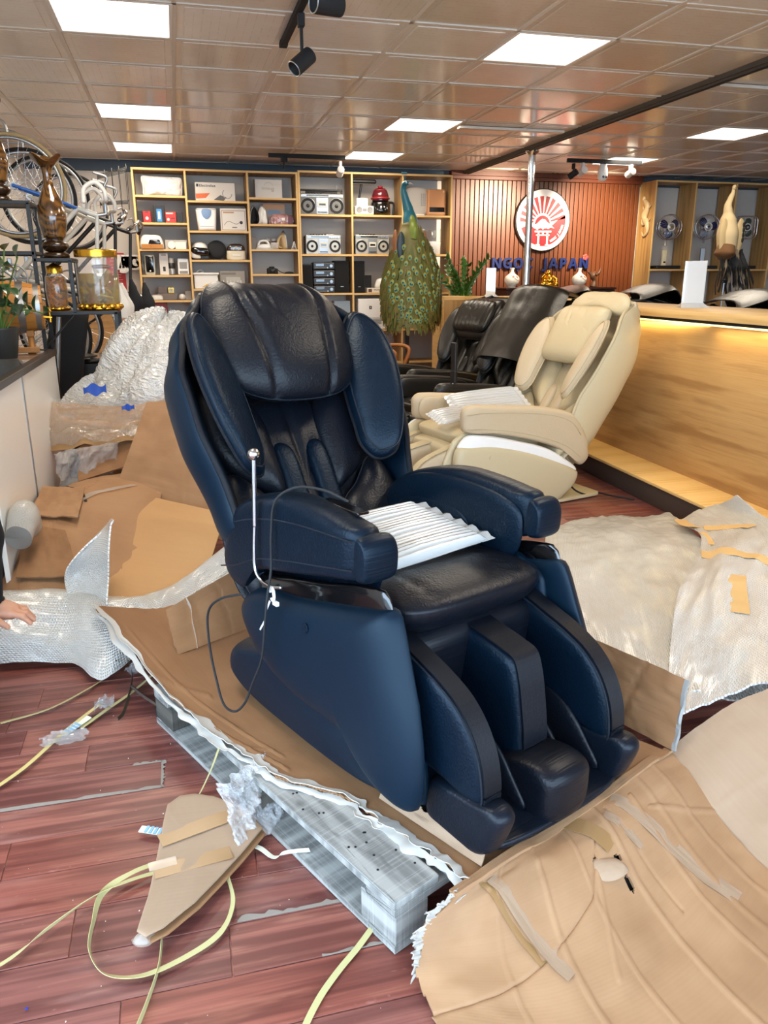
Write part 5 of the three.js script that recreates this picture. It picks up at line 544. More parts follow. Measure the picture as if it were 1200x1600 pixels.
// ---------- long oak counter ----------
{
  const t = thing('service_counter', 'long oak counter with a light strip under its top and a pale foot ledge', 'counter');
  // front runs from (2.98, -2.6) to (3.2, -8.6); x shifts by k per metre of depth
  const k = -0.037, X = (x, z) => x + (z + 2.6) * k; const slab = (x0, x1, y0, y1, z0, z1, r = 0.004) => { const g = span(x0, x1, y0, y1, z0, z1, r); const p = g.attributes.position; for (let i = 0; i < p.count; i++) p.setX(i, X(p.getX(i), p.getZ(i))); g.computeVertexNormals(); return toCreasedNormals(g, 0.5); };
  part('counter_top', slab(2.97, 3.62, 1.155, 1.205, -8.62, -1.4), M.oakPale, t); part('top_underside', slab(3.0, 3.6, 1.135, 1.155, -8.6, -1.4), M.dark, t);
  part('front_panel', slab(3.06, 3.09, 0.15, 1.135, -8.6, -1.4), M.oak, t); part('ledge', slab(2.76, 3.07, 0.145, 0.165, -8.6, -1.4), M.oakPale, t); part('plinth', slab(2.80, 2.82, 0, 0.145, -8.6, -1.4), std(0x4a3c33, 0.6), t); part('rear_panel', slab(3.55, 3.58, 0, 1.135, -8.6, -1.4), M.oak, t);
  part('end_panel', [span(2.94, 3.86, 0, 1.16, -8.66, -8.62)], M.oakV, t); part('end_return', [span(2.90, 3.21, 1.16, 1.205, -8.9, -8.62), span(2.90, 2.94, 0, 1.16, -8.9, -8.6)], M.oakPale, t);
  const led = new THREE.MeshStandardMaterial({ color: 0xfff0b0, emissive: new THREE.Color().setRGB(1, 0.80, 0.30), emissiveIntensity: 1.6 }); part('light_strip', slab(3.03, 3.045, 1.122, 1.134, -8.5, -1.45, 0), led, t);
  for (const z of [-3.2, -5.0, -6.8]) { const l = new THREE.RectAreaLight(new THREE.Color().setRGB(1, 0.80, 0.32), 26, 0.014, 1.75); l.position.set(X(3.035, z), 1.117, z); l.rotation.set(-Math.PI / 2, 0, 0); t.add(l); }
}
const seat = (x, z) => x;
{ const sign = (label, x, z, turn, w, h) => { const t = thing('sign_holder', label, 'sign holder', [x, 1.2055, z], turn); part('card', box(w, h, 0.003, 0, 0.03 + h / 2, 0, 0.001), M.white, t); const g = box(w + 0.004, h + 0.004, 0.003, 0, 0.03 + h / 2, 0.0035, 0.001); g.rotateX(0); part('acrylic_front', g, M.glass, t); part('acrylic_foot', [sheet(4, 4, bil([-w / 2, 0.03, 0.0], [w / 2, 0.03, 0.0], [w / 2 + 0.025, 0.0, 0.06], [-w / 2 - 0.025, 0.0, 0.06]), 0.003), sheet(4, 4, bil([-w / 2, 0.03, -0.002], [w / 2, 0.03, -0.002], [w / 2 + 0.02, 0.0, -0.05], [-w / 2 - 0.02, 0.0, -0.05]), 0.003)], phys(0xf4f6f6, 0.1, { transmission: 0.6, thickness: 0 }), t); };
  sign('tall white sign card in a clear stand on the oak counter before the fans', 3.38, -4.72, rad(-12), 0.15, 0.27); sign('white sign card in a clear stand at the leafy plant end of the oak counter', 3.29, -8.1, rad(-8), 0.105, 0.27); }
// tops of more dark chairs behind the counter
{ const behind = (label, x, z, a, y = 0) => clone(darkA, label, [x, 0.005 + y, z], rad(a), 'dark massage chairs behind the oak counter');
  behind('dark massage chair behind the oak counter, its shiny top showing beside the cream chair', 4.98, -6.35, 95); behind('dark massage chair behind the oak counter, under the gold figurine', 4.98, -7.75, 92, -0.02); behind('dark massage chair behind the oak counter, near the white peacock', 4.98, -4.95, 88, -0.03); }
// ---------- oak shelving ----------
const Z0 = -9.84, ZF = -9.48;
function shelving(name, label, x0, x1, cols, top, bottoms, backs) { // cols: [x, [shelf heights...]]
  const t = thing(name, label, 'shelving', [0, 0, 0]); const th = 0.022;
  part('top_board', span(x0, x1, top - th, top, Z0, ZF, 0.002), M.oakV, t); part('top_edge', span(x0, x1, top - th, top, ZF, ZF + 0.003, 0.001), M.oakEdge, t);
  const xs = [x0, ...cols.slice(1).map(c => c[0]), x1 - th]; for (const x of xs) { const u = part('upright', span(x, x + th, 0, top - th, Z0, ZF, 0.002), M.oakV, t); part('edge_band', span(x, x + th, 0, top - th, ZF, ZF + 0.003, 0.001), M.oakEdge, u); }
  cols.forEach(([x, hs], i) => { const xe = i + 1 < cols.length ? cols[i + 1][0] : x1 - th; for (const h of hs) { const s = part('shelf', span(x + th, xe, h - th, h, Z0, ZF - 0.004, 0.002), M.oak, t); part('edge_band', span(x + th, xe, h - th, h, ZF - 0.004, ZF, 0.001), M.oakEdge, s); } });
  return t;
}
shelving('shelf_unit', 'oak shelf unit of three bays holding small appliances and boxes', -0.37, 1.445, [[-0.37, [2.282, 2.0, 1.722, 1.443, 1.166, 0.8, 0.42, 0.06]], [0.185, [2.238, 1.92, 1.608, 1.29, 0.98, 0.65, 0.32, 0.06]], [0.865, [2.283, 2.0, 1.727, 1.453, 1.17, 0.85, 0.5, 0.06]]], 2.56);
shelving('shelf_unit', 'oak shelf unit of three bays holding boomboxes and speakers', 1.448, 3.315, [[1.448, [2.115, 1.676, 1.233, 0.8, 0.4, 0.06]], [2.068, [2.12, 1.678, 1.23, 0.8, 0.4, 0.06]], [2.685, [2.125, 1.682, 1.233, 0.8, 0.4, 0.06]]], 2.58);
shelving('shelf_unit', 'deep oak shelf unit holding the electric fans', 6.07, 8.55, [[6.07, [1.51, 0.9, 0.3]], [6.66, [1.51, 0.9, 0.3]], [7.27, [1.51, 0.9, 0.3]], [7.9, [1.51, 0.9, 0.3]]], 2.60);
{ const bk = []; for (const [a, b] of [[6.1, 6.3], [6.3, 6.5], [6.5, 6.66], [6.7, 6.98], [6.98, 7.27], [7.3, 7.6], [7.6, 7.9]]) bk.push(span(a, b, 0, 2.55, -9.88, -9.862 + (bk.length % 2) * 0.006, 0.001)); struct('wall_panel', bk, std(0xcfcac2, 0.85)); }
// ---------- things on the shelves ----------
const col = {}; const matOf = c => typeof c === 'number' ? (col[c] ||= std(c, 0.55)) : c; const ZS = -9.60;
function printed(w, h, bg, draw) { const t = canvasTex(256, Math.max(32, Math.round(256 * h / w)), (g, W, H) => { g.fillStyle = bg; g.fillRect(0, 0, W, H); draw(g, W, H); }); return std(0xffffff, 0.5, { map: t }); }
function carton(name, label, x0, x1, y0, h, d, c, o = {}) { const w = x1 - x0; const t = thing(name, label, o.cat || 'box', [(x0 + x1) / 2, y0, o.z ?? ZS], o.turn || 0, o.group); part('carton', box(w, h, d, 0, h / 2, 0, 0.004), matOf(c), t); if (o.print) { const f = new THREE.PlaneGeometry(w - 0.008, h - 0.008); f.translate(0, h / 2, d / 2 + 0.001); part('printed_face', f, printed(w, h, o.bg || '#ddd8d0', o.print), t); } part('lid_seam', span(-w / 2 + 0.004, w / 2 - 0.004, h - 0.001, h + 0.0012, -0.002, 0.002, 0), M.grey, t); return t; }
{
  // first bay
  { const t = thing('bagged_appliance', 'shiny silver plastic bag standing on the top shelf of the first bay', 'bag', [-0.055, 2.2825, ZS]); const g = pillow([[-0.2, 0.0], [-0.1, 0.004], [0.08, 0.0], [0.2, 0.004], [0.215, 0.1], [0.21, 0.19], [0.1, 0.2], [-0.1, 0.205], [-0.215, 0.2], [-0.21, 0.1]], 0.07, { p: 3, K: 12, dent: folds(0.03, 22, 4) }); part('bag', g, phys(0xd9dadb, 0.18, { clearcoat: 1, bumpMap: crink, bumpScale: 0.01 }), t); part('dark_content', box(0.09, 0.14, 0.04, 0.15, 0.09, -0.03, 0.01, 2), M.black, t); }
  const R1 = 'small boxes on the second shelf of the first bay';
  carton('small_box', 'small black box at the end of the red and blue boxes', -0.354, -0.29, 2.0005, 0.125, 0.09, 0x1d1c1e); carton('small_box', 'small red box with a pale spot next to the black one', -0.284, -0.2, 2.0005, 0.122, 0.1, 0xb3262c, { bg: '#b3262c', print: (g, W, H) => { g.fillStyle = '#e8dcd2'; g.beginPath(); g.arc(W * 0.5, H * 0.62, W * 0.22, 0, 7); g.fill(); g.fillStyle = '#222'; g.fillRect(W * 0.3, 8, W * 0.4, 26); } }); carton('small_box', 'tall black and blue box among small red boxes', -0.167, -0.05, 2.0005, 0.185, 0.1, 0x17202c, { bg: '#151a22', print: (g, W, H) => { g.fillStyle = '#3f86c4'; g.fillRect(W * 0.25, H * 0.2, W * 0.5, H * 0.75); g.fillStyle = '#cfe0ea'; g.fillRect(W * 0.38, H * 0.35, W * 0.22, H * 0.45); } }); carton('small_box', 'wide red box with white lettering area beside the tall blue box', -0.044, 0.072, 2.0005, 0.12, 0.1, 0xc0342f, { bg: '#c0342f', print: (g, W, H) => { g.fillStyle = '#efe6dc'; g.fillRect(12, 20, W * 0.7, 30); g.beginPath(); g.arc(W * 0.24, H * 0.7, 34, 0, 7); g.fill(); g.fillStyle = '#2a2a2a'; g.fillRect(W * 0.5, H * 0.55, W * 0.4, 20); } }); carton('small_box', 'narrow dark box at the far end of the red boxes', 0.078, 0.145, 2.0005, 0.115, 0.09, 0x24262a);
  { const t = thing('toaster', 'white rounded toaster with a dark window on the third shelf of the first bay', 'toaster', [-0.215, 1.7225, ZS]); part('body', pillow([[-0.125, 0.0], [0.125, 0.0], [0.122, 0.09], [0.09, 0.145], [0, 0.155], [-0.09, 0.15], [-0.122, 0.10]], 0.07, { p: 10, K: 10, n: 60 }), M.whiteGloss, t); part('window', extr(roundPoly([[-0.04, 0.05], [0.10, 0.05], [0.09, 0.10], [-0.02, 0.10]], 0.015), 0.006, 0.001).translate(0, 0, 0.071), M.blackGloss, t); part('orange_box', [box(0.10, 0.05, 0.06, -0.06, 0.026, 0.1, 0.003), box(0.13, 0.048, 0.06, 0.055, 0.025, 0.1, 0.003)], std(0xb87a3a, 0.6), t); }
  { const t = thing('boxed_set', 'low white tray of round and square white boxes on the third shelf', 'boxes', [0.05, 1.7225, ZS]); part('tray', box(0.24, 0.1, 0.1, 0, 0.05, -0.03, 0.004), std(0xb8b2aa, 0.6), t); part('round_box', cyl(0.042, 0.042, 0.05, -0.05, 0.045, 0.05, 28, 'z'), M.white, t); part('square_box', box(0.12, 0.075, 0.06, 0.05, 0.038, 0.055, 0.004), M.white, t); }
  { const t = thing('label_printer', 'upright black device with a pale rounded rim on the fourth shelf', 'device', [-0.255, 1.4435, ZS]); part('rim', extr(roundPoly([[-0.055, 0], [0.055, 0], [0.055, 0.22], [-0.055, 0.22]], 0.02), 0.05, 0.004).translate(0, 0, 0), std(0xc5c7b8, 0.4), t); part('screen', extr(roundPoly([[-0.043, 0.03], [0.043, 0.03], [0.043, 0.208], [-0.043, 0.208]], 0.014), 0.01, 0.001).translate(0, 0, 0.026), M.blackGloss, t); part('button', cyl(0.009, 0.009, 0.004, 0, 0.045, 0.032, 16, 'z'), M.white, t); }
  carton('tall_box', 'tall white box with a dark picture beside the thermos', -0.15, -0.05, 1.4435, 0.235, 0.08, 0xd8d4cc, { bg: '#d8d4cc', print: (g, W, H) => { g.fillStyle = '#2b2a2a'; g.fillRect(W * 0.35, H * 0.62, W * 0.3, H * 0.22); g.fillStyle = '#8f8a82'; g.fillRect(W * 0.2, 20, W * 0.6, 40); } });
  { const t = thing('thermos', 'black and steel thermos flask on the fourth shelf', 'thermos', [-0.018, 1.4435, ZS + 0.03]); part('body', lathe([[0, 0], [0.034, 0], [0.036, 0.01], [0.036, 0.09], [0, 0.09]], 24), M.steel, t); part('black_band', lathe([[0.0365, 0.07], [0.037, 0.13], [0, 0.13]], 24), M.black, t); part('cap', lathe([[0.026, 0.13], [0.027, 0.18], [0.022, 0.188], [0, 0.188]], 24), std(0xbcb9b2, 0.3), t); }
  { const t = thing('heater_cube', 'white cabinet shaped device with a square grille on the fourth shelf', 'device', [0.112, 1.4435, ZS]); part('body', box(0.125, 0.18, 0.1, 0, 0.09, 0, 0.012, 3), M.whiteGloss, t); part('grille_frame', box(0.085, 0.075, 0.004, 0, 0.105, 0.051, 0.003), std(0xb9b4aa, 0.5), t); const b = []; for (let i = 0; i < 7; i++) b.push(box(0.075, 0.003, 0.004, 0, 0.075 + i * 0.01, 0.054, 0.001)); part('grille', b, M.grey, t); part('foot_panel', box(0.09, 0.03, 0.004, 0, 0.03, 0.051, 0.002), std(0x8d8a83, 0.5), t); }
  solo('folded_cloth', 'folded white cloth bundle on the fifth shelf', 'cloth', pillow([[-0.07, 0], [0.07, 0], [0.068, 0.045], [0.03, 0.06], [-0.04, 0.058], [-0.07, 0.04]], 0.05, { p: 3, dent: folds(0.012, 30, 4), map: (u, v, w) => [-0.215 + u, 1.1665 + v, ZS + w] }), M.white);
  carton('small_box', 'flat grey brown box behind the white cloth bundle', -0.2, 0.02, 1.1665, 0.075, 0.1, 0x9a8a7c, { z: -9.7 }); carton('small_box', 'square taupe box on the fifth shelf behind the gold cube', -0.19, -0.09, 1.2425, 0.07, 0.09, 0x8d7c70, { z: -9.71 });
  { const t = thing('small_clock', 'small gold framed square clock above the taupe boxes', 'clock', [-0.045, 1.2425, -9.68]); part('frame', box(0.068, 0.062, 0.03, 0, 0.031, 0, 0.004), M.gold, t); part('dial', box(0.048, 0.042, 0.004, 0, 0.031, 0.015, 0.001), M.white, t); part('hands', [bar([0, 0.031, 0.018], [0.012, 0.031, 0.018], 0.0012), bar([0, 0.031, 0.018], [0, 0.048, 0.018], 0.0012)], M.black, t); }
  { const t = thing('massage_ball', 'small white ball device with a pale box on the fifth shelf', 'device', [0.075, 1.1665, ZS]); part('ball', ball(0.036, 0, 0.035, 0.02), M.white, t); part('box', box(0.075, 0.1, 0.06, 0.07, 0.05, -0.04, 0.004), std(0xb0a69a, 0.6), t); }
  carton('blender_carton', 'dark red printed blender box on the bottom visible shelf', -0.335, -0.1, 0.8005, 0.34, 0.16, 0x7a1f1c, { bg: '#7d1d1a', print: (g, W, H) => { g.fillStyle = '#e6c9b8'; g.font = 'bold 38px sans-serif'; g.fillText('Magic', 20, 52); g.fillText('Bullet', 20, 96); g.fillStyle = '#c8553e'; g.fillRect(20, 120, 90, 8); g.fillRect(20, 150, 200, H - 180); g.fillStyle = '#8d2a22'; g.fillRect(40, 170, 60, H - 230); } });
  { const t = thing('blender', 'clear blender cup with a dark base beside the red box', 'blender', [-0.065, 0.8005, ZS + 0.04]); part('base', lathe([[0, 0], [0.05, 0], [0.045, 0.15], [0, 0.15]], 24), M.black, t); part('cup', lathe([[0.036, 0.15], [0.042, 0.26], [0.04, 0.30], [0, 0.31]], 24), M.glass, t); part('collar', lathe([[0.047, 0.145], [0.047, 0.17], [0.036, 0.175]], 24), M.steel, t); }
  // second bay
  carton('appliance_box', 'long white appliance box with an orange band and black lettering, top of the second bay', 0.3, 0.74, 2.2385, 0.195, 0.13, 0xcac3b9, { bg: '#d3ccc2', print: (g, W, H) => { g.fillStyle = '#1c2a3a'; g.font = 'bold 22px sans-serif'; g.fillText('Electrolux', 24, 26); g.fillRect(6, 8, 14, 18); g.fillStyle = '#d4673a'; g.beginPath(); g.moveTo(0, H * 0.62); g.lineTo(W * 0.36, H * 0.58); g.lineTo(W * 0.25, H * 0.85); g.lineTo(0, H * 0.9); g.fill(); g.fillStyle = '#5d5a57'; g.beginPath(); g.moveTo(W * 0.45, H * 0.95); g.lineTo(W * 0.62, H * 0.68); g.lineTo(W * 0.78, H * 0.8); g.lineTo(W * 0.7, H); g.fill(); g.strokeStyle = '#8c8884'; g.lineWidth = 5; g.beginPath(); g.arc(W * 0.8, H * 0.6, 30, 0, 4); g.stroke(); } });
  { const t = thing('water_purifier', 'white water purifier with a blue curved badge on the second bay', 'purifier', [0.405, 1.9205, ZS]); part('body', pillow([[-0.118, 0.235], [-0.10, 0.0], [0.10, 0.0], [0.118, 0.235], [0.06, 0.248], [-0.06, 0.248]], 0.08, { raw: 1, p: 10, K: 10 }), M.whiteGloss, t); part('badge', extr(smoothPts([[-0.05, 0.225], [0.05, 0.225], [0.045, 0.16], [0.0, 0.125], [-0.045, 0.16]], 30).map(p => [p.x, p.y]), 0.006, 0.001).translate(0, 0, 0.08), std(0x7f9cc4, 0.4), t); part('lid', box(0.21, 0.012, 0.15, 0, 0.236, 0, 0.005), M.white, t); part('groove', box(0.15, 0.003, 0.004, 0, 0.05, 0.08, 0.001), M.grey, t); }
  carton('pillow_box', 'square white box printed with a curved line beside the water purifier', 0.56, 0.85, 1.9205, 0.245, 0.14, 0xd6d0c7, { bg: '#d9d3ca', print: (g, W, H) => { g.strokeStyle = '#8b6f5e'; g.lineWidth = 5; g.strokeRect(10, 20, W - 20, H - 30); g.beginPath(); g.moveTo(30, H * 0.75); g.bezierCurveTo(90, H * 0.3, 130, H * 0.9, 190, H * 0.6); g.stroke(); g.fillStyle = '#222'; g.beginPath(); g.arc(205, H * 0.62, 16, 0, 7); g.fill(); g.fillStyle = '#b58d6a'; g.fillRect(24, 30, 110, 14); g.fillStyle = '#77685c'; g.fillRect(110, H * 0.82, 50, 10); } });
  { const t = thing('robot_helmet', 'black and white helmet shaped massager on the second bay', 'massager', [0.31, 1.6085, ZS]); part('shell', ball(0.092, 0, 0.12, 0, 1, 0.85, 1), M.whiteGloss, t); part('visor', pillow([[-0.095, 0.07], [0.09, 0.05], [0.1, 0.11], [0, 0.14], [-0.09, 0.13]], 0.05, { map: (u, v, w) => [u, v, 0.06 + w] }), M.blackGloss, t); part('base', box(0.2, 0.055, 0.13, 0, 0.028, 0, 0.015, 2), M.black, t); part('white_wing', pillow([[-0.1, 0.03], [0.0, 0.02], [-0.02, 0.07], [-0.1, 0.085]], 0.012, { map: (u, v, w) => [u, v, 0.075 + w] }), M.white, t); }
  { const t = thing('round_massager', 'round black cushion massager standing on edge on the second bay', 'massager', [0.5, 1.6085, ZS]); part('disc', pillow(Array.from({ length: 20 }, (_, i) => [0.112 * Math.cos(i / 20 * 6.283), 0.107 + 0.107 * Math.sin(i / 20 * 6.283)]), 0.05, { p: 4 }), M.blackMatte, t); part('rim', new THREE.TorusGeometry(0.1, 0.008, 8, 40).translate(0, 0.107, 0.02), M.black, t); part('foot', box(0.08, 0.01, 0.1, 0, 0.005, 0, 0.003), M.black, t); }
  { const t = thing('egg_cooker', 'cream lunch box steamer with a dark clear lid on the second bay', 'steamer', [0.717, 1.6085, ZS]); part('body', pillow([[-0.1, 0.0], [0.1, 0.0], [0.108, 0.07], [0.105, 0.1], [-0.105, 0.1], [-0.108, 0.07]], 0.07, { p: 8 }), std(0xd9cfb4, 0.4), t); part('lid', pillow([[-0.1, 0.1], [0.1, 0.1], [0.095, 0.15], [0.06, 0.175], [-0.06, 0.175], [-0.095, 0.15]], 0.065, { p: 6 }), phys(0x3a2a24, 0.15, { clearcoat: 1 }), t); part('latch', box(0.09, 0.014, 0.01, 0, 0.05, 0.07, 0.003), M.white, t); part('handle', new THREE.TorusGeometry(0.03, 0.006, 8, 20, Math.PI).translate(0, 0.11, 0.066), std(0xd9cfb4, 0.4), t); }
  { const t = thing('storage_box', 'white lidded storage box with a yellow mark, partly behind the black chair', 'storage box', [0.355, 1.2905, ZS]); part('tub', box(0.27, 0.155, 0.17, 0, 0.078, 0, 0.01, 2), M.white, t); part('lid', box(0.30, 0.022, 0.19, 0, 0.166, 0, 0.006, 2), M.white, t); part('mark', extr([[-0.05, 0.02], [0.08, 0.04], [0.08, 0.075], [0.0, 0.05]], 0.004, 0.0005).translate(0, 0, 0.086), std(0xd8a83a, 0.5), t); part('cable', tube([[-0.1, 0.18, 0], [-0.06, 0.21, 0.01], [-0.02, 0.185, 0.02], [-0.05, 0.18, 0.04]], 0.004, 20, 6), M.white, t); }
  carton('flat_box', 'cream printed flat box on the lowest visible shelf of the second bay', 0.52, 0.81, 1.2905, 0.2, 0.06, 0xb9ad9a, { z: -9.68, bg: '#b9ad9a', print: (g, W, H) => { g.fillStyle = '#958a7a'; g.fillRect(10, 16, W * 0.6, 22); g.fillStyle = '#d8d0c0'; g.fillRect(60, 60, 150, 60); } }); { const t = thing('dish_rack', 'small white wire dish rack before the cream printed box', 'rack', [0.655, 1.2905, ZS + 0.04]); part('tray', box(0.24, 0.03, 0.1, 0, 0.015, 0, 0.006), M.white, t); for (let i = 0; i < 6; i++) part('wire', tube([[-0.1 + i * 0.04, 0.03, 0.04], [-0.1 + i * 0.04, 0.09, 0.02], [-0.1 + i * 0.04, 0.09, -0.02], [-0.1 + i * 0.04, 0.03, -0.04]], 0.003, 12, 6), M.whiteGloss, t); }
  // third bay
  carton('appliance_box', 'pale square box with faint gold lettering on the top shelf of the third bay', 0.965, 1.275, 2.2835, 0.2, 0.1, 0xcbc5bc, { bg: '#cfc9c0', print: (g, W, H) => { g.strokeStyle = '#9c8a6b'; g.lineWidth = 2; g.font = '26px serif'; g.fillStyle = '#8f7d63'; g.fillText('TOTOCAR', 60, H * 0.55); g.beginPath(); g.arc(W / 2, H * 0.4, 42, 3.4, 6.0); g.stroke(); g.fillStyle = '#333'; g.fillRect(W * 0.6, H * 0.6, 26, 5); } });
  function iron(label, x, y, z, c, tilt, cat = 'iron') { const t = thing('clothes_iron', label, cat, [x, y, z]); part('sole', pillow([[-0.055, 0.0], [0.055, 0.0], [0.056, 0.08], [0.04, 0.16], [0, 0.215], [-0.04, 0.16], [-0.056, 0.08]], 0.012, { p: 10, Tb: 0.012 }), M.steel, t); part('body', pillow([[-0.05, 0.004], [0.05, 0.004], [0.05, 0.08], [0.034, 0.15], [0, 0.19], [-0.034, 0.15], [-0.05, 0.08]], 0.03, { p: 3, map: (u, v, w) => [u, v, w + 0.015] }), c, t); part('handle', tube([[0, 0.02, 0.04], [0, 0.03, 0.085], [0, 0.1, 0.085], [0, 0.15, 0.04]], 0.013, 30, 10), c, t); t.rotation.y = tilt; return t; }
  iron('dark steel clothes iron standing on its heel, third bay', 0.945, 2.0005, ZS - 0.03, M.blackMatte, 0.5); iron('white clothes iron standing upright on its heel, third bay', 1.035, 2.0005, ZS + 0.02, M.whiteGloss, -0.15);
  carton('flat_box', 'pastel picture box behind the white upright iron', 1.06, 1.32, 2.0005, 0.24, 0.05, 0xb7a7a0, { z: -9.74, bg: '#b9a79c', print: (g, W, H) => { g.fillStyle = '#d9a070'; g.fillRect(0, 0, W, H * 0.25); g.fillStyle = '#8fa3b8'; g.beginPath(); g.ellipse(W * 0.5, H * 0.4, 80, 30, 0, 0, 7); g.fill(); } });
  { const t = thing('bagged_parts', 'pink and clear bag of small parts on the third bay', 'bag', [1.255, 2.0005, ZS]); part('bag', pillow([[-0.13, 0], [0.13, 0], [0.135, 0.1], [0.1, 0.112], [-0.1, 0.11], [-0.13, 0.07]], 0.05, { p: 3, dent: folds(0.03, 26, 5) }), phys(0xb98a86, 0.25, { clearcoat: 1 }), t); part('tag', box(0.04, 0.03, 0.002, 0.02, 0.06, 0.052, 0.0005), M.white, t); part('dark_end', box(0.05, 0.1, 0.06, 0.105, 0.05, 0, 0.006), std(0x6d2430, 0.4), t); }
  carton('small_box', 'narrow grey box at the inner end of the third bay iron shelf', 0.892, 0.945, 1.7275, 0.135, 0.1, 0x7d7873); { const t = thing('clothes_iron', 'white rounded clothes iron with an arched handle, lying flat, third bay', 'iron', [1.04, 1.7275, ZS + 0.03]); part('sole', box(0.19, 0.012, 0.09, 0, 0.006, 0, 0.005), M.steel, t); part('body', pillow([[-0.095, 0.012], [0.095, 0.012], [0.07, 0.05], [-0.06, 0.05]], 0.045, { p: 4 }), M.whiteGloss, t); part('handle', tube([[-0.07, 0.035, 0], [-0.045, 0.085, 0], [0.03, 0.092, 0], [0.065, 0.05, 0], [0.085, 0.02, 0]], 0.013, 30, 10), M.whiteGloss, t); }
  for (const [x, c, l] of [[1.1, 0xa08a5c, 'olive'], [1.18, 0x8c6a70, 'mauve']]) { const t = thing('storage_jar', 'dusky ' + l + ' jar with a pale lid behind the flat white iron', 'jar', [x, 1.7275, -9.74]); part('body', lathe([[0, 0], [0.034, 0], [0.036, 0.08], [0.03, 0.1], [0, 0.1]], 20), matOf(c), t); part('lid', lathe([[0.033, 0.1], [0.033, 0.125], [0, 0.13]], 20), M.white, t); part('label', lathe([[0.0365, 0.02], [0.0368, 0.065]], 20), std(0xcabf9e, 0.6), t); }
  { const t = thing('travel_iron', 'pale clear tub of parts beside the flat white iron', 'tub', [1.165, 1.7275, ZS + 0.05]); part('tub', lathe([[0, 0], [0.04, 0], [0.045, 0.07], [0.042, 0.07], [0.038, 0.004], [0, 0.004]], 20), phys(0xe4e2de, 0.3, { transmission: 0.4 }), t); part('rim', new THREE.TorusGeometry(0.044, 0.003, 8, 24).rotateX(Math.PI / 2).translate(0, 0.07, 0), M.white, t); }
  iron('black soled wooden bodied iron standing at an angle, third bay', 1.275, 1.7275, ZS, std(0xb59a70, 0.5), -0.9); { const t = thing('small_stand', 'tiny white easel stand at the outer end of the iron shelf', 'stand', [1.385, 1.7275, ZS + 0.03]); part('leg', [bar([-0.025, 0, 0.02], [0.01, 0.09, 0], 0.006), bar([0.03, 0, 0.02], [0.012, 0.09, 0], 0.006), bar([0.01, 0.0, -0.04], [0.01, 0.09, 0], 0.006)], M.white, t); part('bar', bar([-0.012, 0.035, 0.015], [0.024, 0.035, 0.015], 0.004), M.white, t); }
  { const t = thing('film_camera', 'small black box camera lying on the fourth shelf of the third bay', 'camera', [1.13, 1.4535, ZS]); part('body', pillow([[-0.065, 0], [0.065, 0], [0.065, 0.06], [0.03, 0.07], [0.02, 0.085], [-0.03, 0.085], [-0.045, 0.068], [-0.065, 0.06]], 0.035, { raw: 1, p: 12 }), M.blackMatte, t); part('lens', lathe([[0, 0.03], [0.026, 0.03], [0.028, 0], [0, 0]], 24).rotateX(Math.PI / 2).translate(0, 0.035, 0.034), M.black, t); part('strap', tube([[0.06, 0.05, 0], [0.1, 0.02, 0.03], [0.14, 0.006, 0.04]], 0.004, 16, 6), M.black, t); }
  solo('computer_mouse', 'flat black mouse like gadget beside the small black camera', 'gadget', pillow([[-0.05, -0.025], [0.05, -0.028], [0.052, 0.024], [-0.05, 0.025]], 0.025, { Tb: 0.002, map: (u, v, w) => [1.325 + u, 1.4555 + w, ZS + 0.02 - v] }), M.blackMatte);
  // boomboxes
  function boombox(label, x, y, w, h, o = {}) {
    const t = thing('boombox', label, 'boombox', [x, y, ZS], 0, o.group); const d = 0.13, b = o.dark ? std(0x6e6d69, 0.4) : std(0xb8b4a9, 0.35, { metalness: 0.3 }), hb = h * (o.handle ? 0.80 : 0.93);
    part('case', box(w, hb, d, 0, hb / 2, 0, 0.006, 2), b, t); parts('side_trim', [box(0.012, hb * 0.9, d * 0.9, -w / 2 - 0.002, hb / 2, -0.01, 0.004), box(0.012, hb * 0.9, d * 0.9, w / 2 + 0.002, hb / 2, -0.01, 0.004)], M.black, t);
    for (const s of [-1, 1]) { const sp = part('speaker', lathe([[0, -0.012], [w * 0.04, -0.006], [w * 0.15, 0.004], [w * 0.16, 0.006], [w * 0.165, 0.0]], 36).rotateX(Math.PI / 2).translate(s * w * 0.325, hb * 0.42, d / 2), M.blackMatte, t); part('speaker_ring', new THREE.TorusGeometry(w * 0.163, 0.004, 8, 40).translate(s * w * 0.325, hb * 0.42, d / 2), M.steel, sp); part('dust_cap', ball(w * 0.045, s * w * 0.325, hb * 0.42, d / 2 - 0.004, 1, 1, 0.4), M.black, sp); }
    part('centre_panel', box(w * 0.27, hb * 0.78, 0.006, 0, hb * 0.42, d / 2 + 0.001, 0.002), M.steel, t); part('cassette_door', [box(w * 0.21, hb * 0.26, 0.008, 0, hb * 0.5, d / 2 + 0.004, 0.003)], std(0xd0ccc0, 0.3), t); part('cassette_window', box(w * 0.15, hb * 0.09, 0.004, 0, hb * 0.49, d / 2 + 0.008, 0.001), M.blackGloss, t); const bt = []; for (let i = 0; i < 7; i++) bt.push(box(w * 0.026, hb * 0.05, 0.012, (i - 3) * w * 0.032, hb * 0.12, d / 2 + 0.006, 0.002)); part('key', bt, M.black, t);
    part('tuner_strip', box(w * 0.95, hb * 0.13, 0.006, 0, hb * 0.90, d / 2 + 0.001, 0.002), M.steel, t); part('dial', box(w * 0.5, hb * 0.06, 0.004, -w * 0.1, hb * 0.91, d / 2 + 0.004, 0.001), M.blackGloss, t); const kn = []; for (let i = 0; i < 4; i++) kn.push(cyl(h * 0.028, h * 0.028, 0.016, w * (0.22 + i * 0.065), hb * 0.9, d / 2 + 0.008, 16, 'z')); part('tuning_knob', kn, M.chrome, t);
